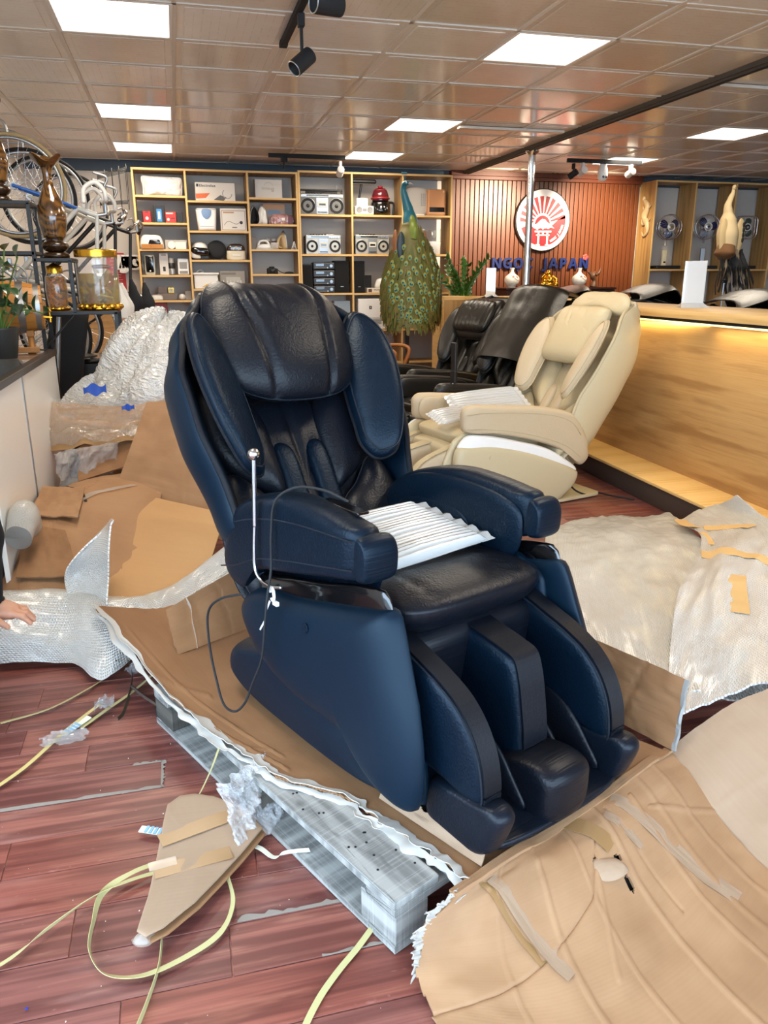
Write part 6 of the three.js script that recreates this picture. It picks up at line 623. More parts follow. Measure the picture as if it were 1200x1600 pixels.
    const top = []; for (let i = 0; i < 6; i++) top.push(box(0.022, 0.016, 0.03, -w * 0.34 + i * 0.034, hb + 0.006, 0.02, 0.003)); part('top_button', top, M.black, t);
    if (o.handle) { part('handle', [span(-w * 0.49, w * 0.49, h * 0.92, h * 0.99, -0.02, 0.015, 0.006, 2), span(-w * 0.49, -w * 0.46, hb, h * 0.95, -0.02, 0.01, 0.003), span(w * 0.46, w * 0.49, hb, h * 0.95, -0.02, 0.01, 0.003)], M.black, t); part('antenna', [bar([-w * 0.46, hb, -0.05], [-w * 0.47, h * 1.18, -0.05], 0.003), bar([w * 0.38, hb, -0.05], [w * 0.38, h * 1.16, -0.05], 0.003), ], M.chrome, t); part('handle_bar', bar([-w * 0.36, h * 0.87, 0.02], [w * 0.36, h * 0.87, 0.02], 0.012), M.black, t); }
    else part('antenna', bar([-w * 0.44, hb + 0.006, -0.05], [w * 0.35, hb + 0.012, -0.05], 0.003), M.chrome, t);
    return t;
  }
  boombox('large dark grey boombox with a carrying handle on the top shelf', 1.735, 2.1155, 0.52, 0.285, { dark: 1, handle: 1 }); boombox('silver boombox on the middle shelf directly under the large dark one', 1.74, 1.6765, 0.42, 0.23); boombox('silver boombox on the middle shelf nearest the green peacock', 2.335, 1.6785, 0.415, 0.235);
  { const t = thing('desk_lamp', 'black folding desk lamp on the shelf beside the large boombox', 'desk lamp', [2.17, 2.1205, ZS - 0.04]); part('base', box(0.09, 0.02, 0.1, 0, 0.01, 0, 0.008, 2), M.black, t); part('arm', [bar([0.0, 0.02, 0], [0.06, 0.36, 0], 0.014)], M.black, t); part('head', box(0.31, 0.05, 0.06, 0.08, 0.375, 0.02, 0.022, 3), M.black, t); part('diffuser', box(0.27, 0.004, 0.04, 0.08, 0.349, 0.02, 0.002), M.grey, t); }
  { const t = thing('clock_radio', 'white clock radio with two round speakers in front of the desk lamp', 'radio', [2.235, 2.1205, ZS + 0.05]); part('base', box(0.23, 0.10, 0.09, 0, 0.05, 0, 0.016, 3), M.whiteGloss, t); part('raised_body', box(0.14, 0.09, 0.06, -0.02, 0.142, -0.01, 0.014, 3), M.whiteGloss, t); for (const s of [-1, 1]) part('speaker', lathe([[0, 0], [0.03, 0.002], [0.034, 0.006]], 24).rotateX(Math.PI / 2).translate(s * 0.065, 0.055, 0.045), M.grey, t); part('display', box(0.05, 0.03, 0.003, 0, 0.055, 0.046, 0.002), M.grey, t); }
  { const t = thing('glass_cooker', 'dark electric cooker with a red rimmed clear glass pot on the top shelf', 'cooker', [2.45, 2.1205, ZS]); part('base', lathe([[0, 0], [0.115, 0], [0.12, 0.05], [0.115, 0.13], [0.10, 0.165], [0, 0.165]], 32), M.blackGloss, t); part('glass_pot', lathe([[0.095, 0.165], [0.10, 0.22], [0.085, 0.27], [0.06, 0.30], [0, 0.305]], 32), phys(0x8a3440, 0.1, { transmission: 0.6, thickness: 0 }), t); part('red_band', [new THREE.TorusGeometry(0.104, 0.012, 10, 36).rotateX(Math.PI / 2).translate(0, 0.19, 0), new THREE.TorusGeometry(0.072, 0.007, 10, 36).rotateX(Math.PI / 2).translate(0, 0.28, 0)], std(0x8d1c24, 0.35), t); part('lid_knob', lathe([[0, 0.33], [0.03, 0.328], [0.028, 0.305], [0, 0.305]], 20), std(0x8d1c24, 0.4), t); part('badge', [ball(0.012, -0.02, 0.09, 0.117, 1, 1, 0.4), ball(0.008, 0.02, 0.09, 0.117, 1, 1, 0.4)], M.white, t); part('handle', tube([[0.105, 0.15, 0], [0.16, 0.14, 0], [0.16, 0.02, 0]], 0.014, 20, 8), M.black, t); }
  { const t = thing('air_purifier', 'white curved panel heater half hidden by the peacock neck', 'heater', [2.9, 2.1255, ZS - 0.04]); part('body', pillow([[-0.14, 0.02], [0.14, 0.02], [0.14, 0.29], [0.1, 0.32], [-0.1, 0.32], [-0.14, 0.29]], 0.05, { p: 8 }), std(0xbfb7ab, 0.45), t); const s = []; for (let i = 0; i < 8; i++) for (let j = 0; j < 3; j++) s.push(box(0.012, 0.012, 0.004, 0.06 + j * 0.022, 0.12 + i * 0.018, 0.05, 0.001)); part('vent', s, M.grey, t); part('foot', box(0.2, 0.02, 0.12, 0, 0.01, 0, 0.006), M.white, t); }
  { const t = thing('panel_heater', 'wood coloured tower heater with a black slot on the top shelf corner', 'heater', [3.14, 2.1255, ZS + 0.02]); part('body', box(0.225, 0.30, 0.1, 0, 0.15, 0, 0.015, 3), std(0xbf8556, 0.45), t); part('slot', box(0.19, 0.055, 0.006, 0, 0.07, 0.05, 0.003), M.blackGloss, t); part('trim', [box(0.21, 0.008, 0.006, 0, 0.03, 0.05, 0.002), box(0.02, 0.02, 0.006, 0.08, 0.275, 0.05, 0.002)], std(0xd9b48c, 0.4), t); }
  { const t = thing('pet_fountain', 'white cylinder device with a clear upper tank behind the peacock', 'device', [3.13, 1.6825, ZS]); part('base', lathe([[0, 0], [0.08, 0], [0.085, 0.14], [0.075, 0.15], [0, 0.15]], 28), M.whiteGloss, t); part('tank', lathe([[0.075, 0.15], [0.078, 0.29], [0, 0.295]], 28), M.glass, t); part('inner_part', [cyl(0.03, 0.03, 0.08, 0, 0.24, 0, 16)], M.grey, t); } carton('small_box', 'white box behind the peacock on the middle shelf', 2.93, 3.02, 1.6825, 0.3, 0.1, 0xcfcac2, { z: -9.7 });
  // hifi
  function speaker(label, x, w, h, y, c = M.blackMatte) { const t = thing('loudspeaker', label, 'loudspeaker', [x, y, ZS - 0.01]); part('cabinet', box(w, h, 0.16, 0, h / 2, 0, 0.006), c, t); part('grille', box(w * 0.9, h * 0.93, 0.01, 0, h / 2, 0.083, 0.004), std(0x0d0d0e, 0.95), t); part('badge', box(w * 0.22, 0.008, 0.003, 0, h * 0.2, 0.089, 0.001), M.steel, t); return t; }
  speaker('black loudspeaker with a ribbed front at the inner side of the stereo stack', 1.535, 0.125, 0.33, 1.2335, std(0x232326, 0.6)); speaker('plain black loudspeaker just beside the stereo stack', 1.952, 0.175, 0.37, 1.2335); speaker('tall black loudspeaker across the upright from the stereo', 2.165, 0.14, 0.37, 1.2305);
  { const t = thing('stereo_stack', 'black mini stereo stack of four rounded decks between speakers', 'stereo', [1.735, 1.2335, ZS]); for (let i = 0; i < 4; i++) { const y = 0.043 + i * 0.089, dk = part('deck', box(0.26, 0.083, 0.17, 0, y, 0, 0.014, 3), std(0x2b2b2e, 0.35), t); part('display', box(0.1, 0.03, 0.004, -0.05, y + 0.012, 0.086, 0.002), M.blackGloss, dk); parts('knob', [cyl(0.018, 0.018, 0.012, 0.085, y, 0.09, 20, 'z'), cyl(0.008, 0.008, 0.01, 0.04, y - 0.02, 0.09, 14, 'z')], M.steel, dk); part('slot', box(0.15, 0.004, 0.004, -0.03, y - 0.022, 0.086, 0.001), M.grey, dk); } part('foot', [span(-0.11, -0.09, 0, 0.004, -0.06, 0.06), span(0.09, 0.11, 0, 0.004, -0.06, 0.06)], M.black, t); }
  { const t = thing('small_speaker', 'small black box speaker next to the tall loudspeaker', 'loudspeaker', [2.29, 1.2905, -9.66]); part('cabinet', box(0.1, 0.15, 0.09, 0, 0.075, 0, 0.008, 2), M.black, t); part('front', box(0.085, 0.1, 0.004, 0, 0.085, 0.045, 0.003), M.blackMatte, t); }
  carton('music_book', 'flat white boxed music book with dark lettering under the white case', 2.262, 2.56, 1.2305, 0.058, 0.2, 0xcfc7b8, { bg: '#d6cebf', z: -9.62, print: (g, W, H) => { g.fillStyle = '#5b3a2b'; g.fillRect(8, 6, 40, H - 12); g.fillStyle = '#222'; g.font = 'bold 24px sans-serif'; g.fillText('musee', 70, 24); g.fillRect(160, 8, 80, 14); } });
  solo('white_case', 'white rounded case on the boxed music book', 'case', pillow([[-0.09, 0], [0.09, 0], [0.085, 0.06], [0.06, 0.1], [0, 0.112], [-0.06, 0.1], [-0.085, 0.06]], 0.06, { p: 4, map: (u, v, w) => [2.47 + u, 1.2905 + v, -9.6 + w] }), M.white);
  { const t = thing('air_purifier', 'white boxy air purifier with a small black square mark on the low shelf', 'air purifier', [2.335, 0.8005, ZS]); part('body', box(0.39, 0.365, 0.2, 0, 0.183, 0, 0.008, 2), M.white, t); part('front_door', box(0.28, 0.22, 0.012, -0.05, 0.245, 0.1, 0.005), M.whiteGloss, t); part('side_strip', box(0.085, 0.26, 0.008, 0.145, 0.225, 0.1, 0.003), std(0xc9c4ba, 0.4), t); part('mark', [box(0.032, 0.036, 0.004, -0.04, 0.26, 0.107, 0.002)], M.black, t); part('mark_tick', box(0.006, 0.02, 0.003, -0.04, 0.26, 0.110, 0.001), M.white, t); const v = []; for (let i = 0; i < 5; i++) v.push(box(0.26, 0.006, 0.008, -0.03, 0.07 + i * 0.012, 0.102, 0.002)); part('vent_slot', v, M.grey, t); part('lower_panel', box(0.37, 0.05, 0.008, 0, 0.03, 0.1, 0.003), M.whiteGloss, t); }
  carton('appliance_box', 'pale blue grey box on the low shelf beside the black chair top', 1.85, 2.05, 0.8005, 0.34, 0.15, 0x8c98a0);
}
// ---------- emblem and lettering on the slat wall ----------
{
  const t = thing('round_emblem', 'round white sign with red sun rays and a gate on the slat wall', 'sign', [4.665, 2.115, -9.80]); const R = 0.375;
  part('disc', cyl(R, R, 0.035, 0, 0, 0, 72, 'z'), std(0xe9e4df, 0.4), t); part('rim', new THREE.TorusGeometry(R, 0.008, 10, 72).translate(0, 0, 0.012), M.black, t);
  const red = std(0xa30d1b, 0.45), wh = std(0xe9e4df, 0.45), r = 0.30, z = 0.018; const flat = (pts, zz = z) => extr(pts, 0.006, 0).translate(0, 0, zz + 0.003);
  const a0 = 12, n = 11; for (let i = 0; i < n; i++) { const a = rad(a0 + i * (180 - 2 * a0) / (n - 1) * 1.0 + 4), w = rad(4.6), r0 = 0.125, cx = -0.01, cy = -0.04; part('sun_ray', flat([[cx + r0 * Math.cos(a - w * 0.9), cy + r0 * Math.sin(a - w * 0.9)], [cx + (r + 0.03) * Math.cos(a - w), cy + (r + 0.03) * Math.sin(a - w)], [cx + (r + 0.03) * Math.cos(a + w), cy + (r + 0.03) * Math.sin(a + w)], [cx + r0 * Math.cos(a + w * 0.9), cy + r0 * Math.sin(a + w * 0.9)]].map(([x, y]) => { const m = Math.hypot(x, y); return m > 0.325 ? [x * 0.325 / m, y * 0.325 / m] : [x, y]; })), red, t); }
  part('sun', flat(Array.from({ length: 30 }, (_, i) => [-0.01 + 0.105 * Math.cos(i / 29 * Math.PI), -0.05 + 0.105 * Math.sin(i / 29 * Math.PI)])), red, t);
  const arc = []; for (let i = 0; i <= 30; i++) { const a = rad(198 + i * (352 + 20 - 198) / 30); arc.push([0.315 * Math.cos(a), 0.315 * Math.sin(a)]); } part('red_field', flat([...arc, [0.20, 0.0], [0.13, -0.06], [0.06, -0.10], [-0.1, -0.10], [-0.20, -0.06]]), red, t);
  part('mountain', flat([[-0.14, -0.09], [-0.04, 0.0], [-0.02, 0.015], [0.02, 0.01], [0.05, -0.02], [0.16, -0.1], [0.10, -0.085], [0.07, -0.11], [0.03, -0.085], [0.0, -0.115], [-0.04, -0.09], [-0.08, -0.12]], z + 0.006), wh, t);
  const g = (x0, x1, y0, y1) => span(x0, x1, y0, y1, z + 0.008, z + 0.016, 0.001); part('gate', [g(-0.115, 0.115, -0.150, -0.128), g(-0.095, 0.095, -0.19, -0.176), g(-0.075, -0.050, -0.30, -0.15), g(0.050, 0.075, -0.30, -0.15), g(-0.012, 0.012, -0.18, -0.15), g(-0.095, -0.035, -0.31, -0.296), g(0.035, 0.095, -0.31, -0.296)], wh, t);
}
const font = await new FontLoader().loadAsync('fonts/droid/droid_sans_bold.typeface.json');
{ // small white capitals along the lower rim of the emblem
  const em = scene.children.find(c => c.name === 'round_emblem'), wm = std(0xe9e4df, 0.45), ts = 'NGOC JAPAN'; [...ts].forEach((ch, i) => { if (ch === ' ') return; const a = rad(-66 + i * 5.6), g = new TextGeometry(ch, { font, size: 0.03, depth: 0.004, curveSegments: 3, bevelEnabled: false }); g.translate(-0.01, 0, 0); g.rotateZ(a + Math.PI / 2); g.translate(0.292 * Math.cos(a), 0.292 * Math.sin(a), 0.024); part('letter', g, wm, em); });
}
{
  const white = std(0xe6e2da, 0.4), blue = std(0x0c1e52, 0.4), t = thing('shop_lettering', 'dark blue white edged capital letters mounted under the round emblem', 'lettering', [0, 0, -9.822]); let x = 3.985; const s = 0.128;
  for (const ch of 'NGOC JAPAN') { if (ch === ' ') { x += 0.10; continue; } const mk = (b, d) => new TextGeometry(ch, { font, size: s, depth: d, curveSegments: 6, bevelEnabled: true, bevelSize: b, bevelThickness: 0.003, bevelSegments: 1 }); const f = mk(0.004, 0.022), e = mk(0.019, 0.012); f.computeBoundingBox(); const bb = f.boundingBox, w = bb.max.x - bb.min.x; const sx = 1.12; for (const q of [f, e]) { q.translate(-bb.min.x, 0, 0); q.scale(sx, 1, 1); q.applyMatrix4(new THREE.Matrix4().makeShear(0, 0, 0.0, 0, 0, 0)); q.translate(x, 1.522, 0); }
    const l = part('letter', e, white, t); part('letter_face', f.translate(0, 0, 0.008), blue, l); if (x > 4.2 && x < 4.5 && ch === 'O') { part('dot_below', [cyl(0.014, 0.014, 0.02, x + w * sx / 2, 1.495, 0.012, 16, 'z')], blue, t); } x += w * sx + 0.022; }
  part('flower', [0, 1, 2, 3, 4].map(i => ball(0.02, 5.31 + 0.022 * Math.cos(i * 1.257), 1.665 + 0.022 * Math.sin(i * 1.257), 0.03, 1, 1, 0.3, 10)), std(0xc33a34, 0.5), t);
}
// cabinet under the lettering with vases and the gold figurine
{ const t = thing('low_cabinet', 'dark wooden cabinet standing along the slat wall', 'cabinet', [4.78, 0, -9.58]); part('carcass', box(1.5, 1.26, 0.42, 0, 0.63, 0, 0.006), std(0x2c1610, 0.4), t); part('top', box(1.54, 0.025, 0.46, 0, 1.2725, 0, 0.006), std(0x3a1d13, 0.35), t); for (let i = 0; i < 4; i++) { const d = part('door', box(0.35, 1.1, 0.018, -0.555 + i * 0.37, 0.66, 0.218, 0.004), std(0x331a11, 0.4), t); part('knob', ball(0.012, -0.555 + i * 0.37 + (i % 2 ? -0.13 : 0.13), 0.75, 0.238), M.gold, d); } }
function bottleVase(label, x, z) { const t = thing('vase', label, 'vase', [x, 1.2855, z]); const prof = [[0, 0], [0.045, 0], [0.05, 0.008], [0.085, 0.05], [0.098, 0.09], [0.088, 0.13], [0.05, 0.16], [0.024, 0.185], [0.022, 0.215], [0.032, 0.235], [0.027, 0.236], [0.016, 0.215], [0, 0.21]]; part('body', lathe(new THREE.SplineCurve(prof.map(p => V2(...p))).getPoints(50).map(p => [p.x, p.y]), 36), phys(0xe5dfd2, 0.25, { clearcoat: 0.8 }), t); const fl = []; for (const [a, y, s] of [[0.3, 0.12, 1], [-0.2, 0.13, 0.8], [0.1, 0.1, 0.7], [0.6, 0.09, 0.9]]) { for (let i = 0; i < 5; i++) fl.push(ball(0.008 * s, 0.095 * Math.sin(a) + 0.01 * Math.cos(i * 1.257), y + 0.01 * Math.sin(i * 1.257), 0.09 * Math.cos(a), 1, 1, 0.5, 8)); } part('flower_print', fl, std(0xb06a5c, 0.5), t); part('branch_print', tube([[-0.04, 0.15, 0.06], [0.0, 0.11, 0.099], [0.05, 0.08, 0.085]], 0.0025, 16, 5), std(0x5b4035, 0.6), t); }
bottleVase('round bellied white vase with red blossoms between sign card and chrome pole', 4.165, -9.55); bottleVase('round bellied white vase with blossoms beside the driftwood carving', 5.11, -9.55);
{ const t = thing('gold_figurine', 'shiny gold laughing seated figurine on the dark cabinet', 'figurine', [4.65, 1.2855, -9.52]); part('robe', limb([[0, 0, 0], [0, 0.04, 0.0], [0, 0.10, 0.005], [0, 0.145, 0], [0, 0.155, 0]], [[0.11, 0.09], [0.12, 0.10], [0.085, 0.075], [0.045, 0.045], [0.02, 0.02]], 24, 24), M.gold, t); part('belly', ball(0.055, 0, 0.085, 0.05), M.gold, t); const hd = part('head', ball(0.036, 0, 0.178, 0.012), M.gold, t); part('ear', [ball(0.012, -0.037, 0.172, 0.01, 0.5, 1.4, 0.7), ball(0.012, 0.037, 0.172, 0.01, 0.5, 1.4, 0.7)], M.gold, hd); part('arm', [limb([[-0.05, 0.14, 0.01], [-0.095, 0.115, 0.03], [-0.075, 0.16, 0.06]], [[0.02, 0.02], [0.02, 0.02], [0.013, 0.013]], 16, 10), limb([[0.05, 0.14, 0.01], [0.1, 0.10, 0.03], [0.085, 0.06, 0.06]], [[0.02, 0.02], [0.02, 0.02], [0.013, 0.013]], 16, 10)], M.gold, t); part('knee', [ball(0.042, -0.085, 0.035, 0.05), ball(0.042, 0.085, 0.035, 0.05)], M.gold, t); part('base', lathe([[0, 0], [0.13, 0], [0.135, 0.01], [0.12, 0.018], [0, 0.018]], 32), M.gold, t); }
{ const t = thing('driftwood', 'dark carved driftwood ornament at the end of the cabinet', 'carving', [5.32, 1.2855, -9.55]); part('stump', limb([[0, 0, 0], [0.01, 0.08, 0], [-0.02, 0.15, 0], [0.02, 0.19, 0]], [[0.05, 0.045], [0.03, 0.03], [0.05, 0.035], [0.02, 0.015]], 24, 12), std(0x5a3a24, 0.5), t); part('branch', [limb([[-0.02, 0.14, 0], [-0.08, 0.19, 0], [-0.1, 0.2, 0.01]], [[0.025, 0.025], [0.018, 0.018], [0.006, 0.006]], 14, 8), limb([[0.02, 0.15, 0], [0.07, 0.18, 0], [0.09, 0.24, 0]], [[0.025, 0.025], [0.018, 0.018], [0.006, 0.006]], 14, 8)], std(0x4a2e1c, 0.5), t); }
{ const t = thing('wall_ornament', 'pale carved gecko ornament hung on the side of the fan shelves', 'ornament', [6.06, 2.15, -9.62]); const m = std(0xb39a72, 0.5); const c = part('body', limb([[-0.012, 0.22, -0.06], [-0.012, 0.14, 0.02], [-0.014, 0.02, -0.03], [-0.012, -0.08, 0.05], [-0.012, -0.18, 0.06], [-0.012, -0.22, -0.02], [-0.012, -0.17, -0.06]], [[0.02, 0.03], [0.03, 0.045], [0.035, 0.06], [0.03, 0.045], [0.018, 0.022], [0.012, 0.015], [0.004, 0.004]], 50, 12), m, t); part('leg', [[0.1, 0.1, 1], [0.1, -0.08, -1], [-0.06, 0.11, 1], [-0.06, -0.09, -1]].map(([y, z, s]) => limb([[-0.014, y, 0], [-0.014, y + 0.02 * s, z * 0.6], [-0.012, y + 0.05, z]], [[0.015, 0.015], [0.012, 0.012], [0.006, 0.006]], 12, 8)), m, t); part('head', ball(0.03, -0.014, 0.24, -0.07, 0.8, 1.2, 1), m, t); }
// leafy plant by the counter end
function leaf(L, w) { return pillow([[0, 0], [w * 0.45, L * 0.25], [w * 0.5, L * 0.5], [w * 0.3, L * 0.8], [0, L], [-w * 0.3, L * 0.8], [-w * 0.5, L * 0.5], [-w * 0.45, L * 0.25]], 0.002, { n: 14, K: 4, map: (u, v, x) => [u, v, x + Math.abs(u) * 0.35 - v * v / L * 0.35] }); }
M.leaf = phys(0x2f5a1c, 0.35, { clearcoat: 0.4 }); M.leafPale = std(0x86a83a, 0.5); M.stalk = std(0x55752c, 0.6);
function zzPlant(t, R, n, h, spread, every = 0.055) { const lf = leaf(0.085, 0.04); for (let i = 0; i < n; i++) { const a = i / n * 6.283 + R() * 0.6, s = spread * (0.4 + R() * 0.6), H = h * (0.65 + R() * 0.35); const P = [[0.03 * Math.cos(a), 0, 0.03 * Math.sin(a)], [s * 0.35 * Math.cos(a), H * 0.5, s * 0.35 * Math.sin(a)], [s * Math.cos(a), H, s * Math.sin(a)]]; const c = new THREE.CatmullRomCurve3(P.map(p => V3(...p))); const st = part('stalk', limb(P, [[0.011, 0.011], [0.008, 0.008], [0.003, 0.003]], 14, 7), M.stalk, t); for (let d = 0.3; d < 1; d += every / H) for (const sd of [-1, 1]) { const p = c.getPoint(d), T = c.getTangent(d), side = T.clone().cross(V3(Math.sin(a * 3), 0.3, Math.cos(a * 3))).normalize().multiplyScalar(sd); const dir = side.multiplyScalar(0.8).add(T.multiplyScalar(0.7)).normalize(); const m = part('leaf', lf, M.leaf, st); m.position.copy(p); m.quaternion.setFromUnitVectors(V3(0, 1, 0), dir); m.scale.setScalar(0.8 + R() * 0.5); } } }
{ const t = thing('potted_plant', 'glossy green leafy plant in a dark pot by the counter end', 'plant', [3.36, 0, -9.15]); part('pot', lathe([[0, 0], [0.12, 0], [0.16, 0.5], [0.17, 1.13], [0.15, 1.13], [0.14, 1.05], [0, 1.05]], 28), std(0x4a2218, 0.4), t); const g = new THREE.Group(); g.name = 'foliage'; g.position.y = 1.05; t.add(g); zzPlant({ children: g.children, add: o => g.add(o) }, rng(61), 9, 0.62, 0.36); part('pale_leaves', [0, 1, 2, 3, 4, 5].map(i => leaf(0.14, 0.05).rotateX(0.9).rotateY(i * 1.05).translate(0.02, 1.1, 0.12)), M.leafPale, t); }
// ---------- green peacock ----------
const featherTex = tex(128, 128, (u, v) => { const k = vnoise(u * 20, v * 50, 20, 50, 7); return mix3(hx(0x4e5423), hx(0x7d7a35), k); });
{
  const t = thing('peacock', 'mounted green peacock with a long eyed train hanging before the boombox shelves', 'peacock', [2.50, 0, -8.55]);
  const teal = phys(0x1c6678, 0.4, { sheen: 1, sheenColor: new THREE.Color(0x5fd0c0), sheenRoughness: 0.4 });
  const body = part('body', limb([[-0.03, 1.50, 0.05], [-0.01, 1.66, 0.05], [-0.01, 1.80, 0.05], [0.0, 1.93, 0.04], [0.0, 2.03, 0.04]], [[0.10, 0.12], [0.15, 0.155], [0.145, 0.13], [0.10, 0.09], [0.05, 0.05]], 50, 24), std(0x6a6433, 0.6), t);
  part('neck', limb([[0.0, 1.90, 0.05], [0.0, 2.0, 0.045], [-0.012, 2.10, 0.02], [-0.05, 2.22, 0.02], [-0.07, 2.31, 0.02], [-0.055, 2.365, 0.05], [-0.02, 2.36, 0.09]], [[0.085, 0.07], [0.078, 0.068], [0.056, 0.052], [0.04, 0.038], [0.03, 0.028], [0.034, 0.032], [0.01, 0.012]], 50, 22), teal, body);
  part('scaly_back', limb([[0.0, 1.80, 0.13], [0.01, 1.88, 0.13], [0.01, 1.97, 0.10], [0.0, 2.07, 0.06]], [[0.08, 0.05], [0.09, 0.05], [0.06, 0.04], [0.02, 0.02]], 30, 16), std(0x71822f, 0.45), t);
  part('wing', [-1, 1].map(s => pillow([[0, -0.16], [0.06, -0.05], [0.05, 0.1], [0, 0.18], [-0.045, 0.1], [-0.05, -0.05]], 0.03, { map: (u, v, w) => [s * (0.16 + w) - 0.01, 1.72 + v, 0.07 + u] })), std(0x8a5a36, 0.6), t); part('dark_wing', pillow([[0, -0.17], [0.045, -0.05], [0.04, 0.1], [0, 0.16], [-0.04, 0.08], [-0.04, -0.05]], 0.02, { map: (u, v, w) => [-0.13 + u, 1.72 + v, 0.15 + w] }), std(0x23343c, 0.45), t);
  part('crest', [-2, -1, 0, 1, 2].map(i => merge([bar([-0.06, 2.39, 0.04], [-0.06 + i * 0.012, 2.46, 0.02 + i * 0.004], 0.0015, 5), ball(0.009, -0.06 + i * 0.012, 2.465, 0.02, 1, 1.3, 0.6, 8)])), std(0x2b6a7a, 0.5), t); part('beak', limb([[-0.025, 2.36, 0.085], [0.0, 2.352, 0.115], [0.012, 2.34, 0.125]], [[0.012, 0.012], [0.006, 0.007], [0.001, 0.001]], 10, 8), std(0xb3aa98, 0.4), t); part('face_patch', [ball(0.012, -0.03, 2.372, 0.072, 0.5, 1, 1), ball(0.012, -0.055, 2.372, 0.08, 0.5, 1, 1)], M.white, t);
  // train: a bell of layered feathers
  const wAt = y => { const s = clamp((1.96 - y) / 1.09); return 0.075 + 0.235 * Math.pow(Math.sin(Math.min(s, 0.52) / 0.52 * Math.PI / 2), 1.1) - 0.12 * sstep(0.70, 1, s); };
  const R = rng(91); part('train_core', limb([[0.01, 1.94, 0.03], [0.03, 1.65, 0.03], [0.03, 1.4, 0.03], [0.04, 1.15, 0.02], [0.04, 0.95, 0.02], [0.04, 0.88, 0.02]], [[0.05, 0.06], [0.13, 0.18], [0.15, 0.26], [0.15, 0.30], [0.12, 0.25], [0.05, 0.12]], 50, 32), std(0x4b4a1e, 0.9, { map: featherTex }), t);
  const fea = [], bronze = [], eyes = []; const one = (y, a, L, w, dst) => { const rx = wAt(y), rz = Math.min(0.17, 0.05 + wAt(y) * 0.6); const cx = 0.03 + rx * Math.sin(a), cz = 0.02 + rz * Math.cos(a); const g = new THREE.PlaneGeometry(w, L, 2, 5); const p = g.attributes.position; for (let i = 0; i < p.count; i++) { const v = (p.getY(i) / L + 0.5), x = p.getX(i) * (0.35 + 0.65 * Math.sin(clamp(v * 1.1) * Math.PI * 0.9 + 0.25)); p.setXYZ(i, x, -(1 - v) * L * 1 , 0.012 + 0.03 * (1 - v) - Math.abs(x) * 0.4); } g.rotateZ(Math.sin(a) * (y > 1.35 ? 0.25 : 0.06) + (R() - 0.5) * 0.5); g.rotateY(a); g.translate(cx, y, cz); dst.push(clean(g)); };
  for (let i = 0; i < 1900; i++) { const y = 1.95 - Math.pow(R(), 0.8) * 0.96, a = (R() - 0.5) * 4.2; one(y, a, 0.12 + R() * 0.1, 0.016 + R() * 0.016, R() < 0.45 ? bronze : fea); }
  const N = 150; const eyeT = []; for (let i = 0; i < N; i++) { const y = 1.86 - Math.sqrt((i + 0.5) / N) * 0.91 + (R() - 0.5) * 0.05, a = ((i * 0.618 + R() * 0.1) % 1 - 0.5) * 2.9; eyeT.push([y, a]); }
  const fm = part('feather_mass', fea, std(0x5a6129, 0.65), t); fm.userData.kind = 'stuff'; const bm = part('bronze_feathers', bronze, std(0x746832, 0.6), t); bm.userData.kind = 'stuff';
  const eo = pillow([[0, -0.022], [0.015, -0.004], [0.014, 0.014], [0, 0.024], [-0.014, 0.014], [-0.015, -0.004]], 0.003, { n: 16, K: 4 }), em = pillow([[0, -0.012], [0.009, 0], [0, 0.011], [-0.009, 0]], 0.003, { n: 12, K: 3 }), ei = ball(0.0052, 0, -0.001, 0.003, 1, 1, 0.5, 8); const mo = std(0x8a8a3c, 0.5), mm = std(0x2d8a86, 0.35), mi = std(0x14203c, 0.3);
  for (const [y, a] of eyeT) { const rx = wAt(y) + 0.012, rz = Math.min(0.19, 0.07 + wAt(y) * 0.6); const e = part('eye_feather', eo, mo, t); e.position.set(0.03 + rx * Math.sin(a), y - 0.03, 0.02 + rz * Math.cos(a) + 0.022); e.rotation.set(-0.1, a * 0.8, Math.sin(a) * 0.3); e.scale.setScalar(1.4); const m = part('eye_ring', em, mm, e); m.position.z = 0.002; m.scale.setScalar(1.1); const q = part('eye_spot', ei, mi, e); q.position.z = 0.004; }
  part('stand', [cyl(0.02, 0.02, 1.5, 0.02, 0.75, -0.1, 12), cyl(0.16, 0.18, 0.03, 0.02, 0.015, -0.1, 28), cyl(0.018, 0.018, 0.9, -0.02, 0.45, 0.02, 10)], M.blackMatte, t);
}
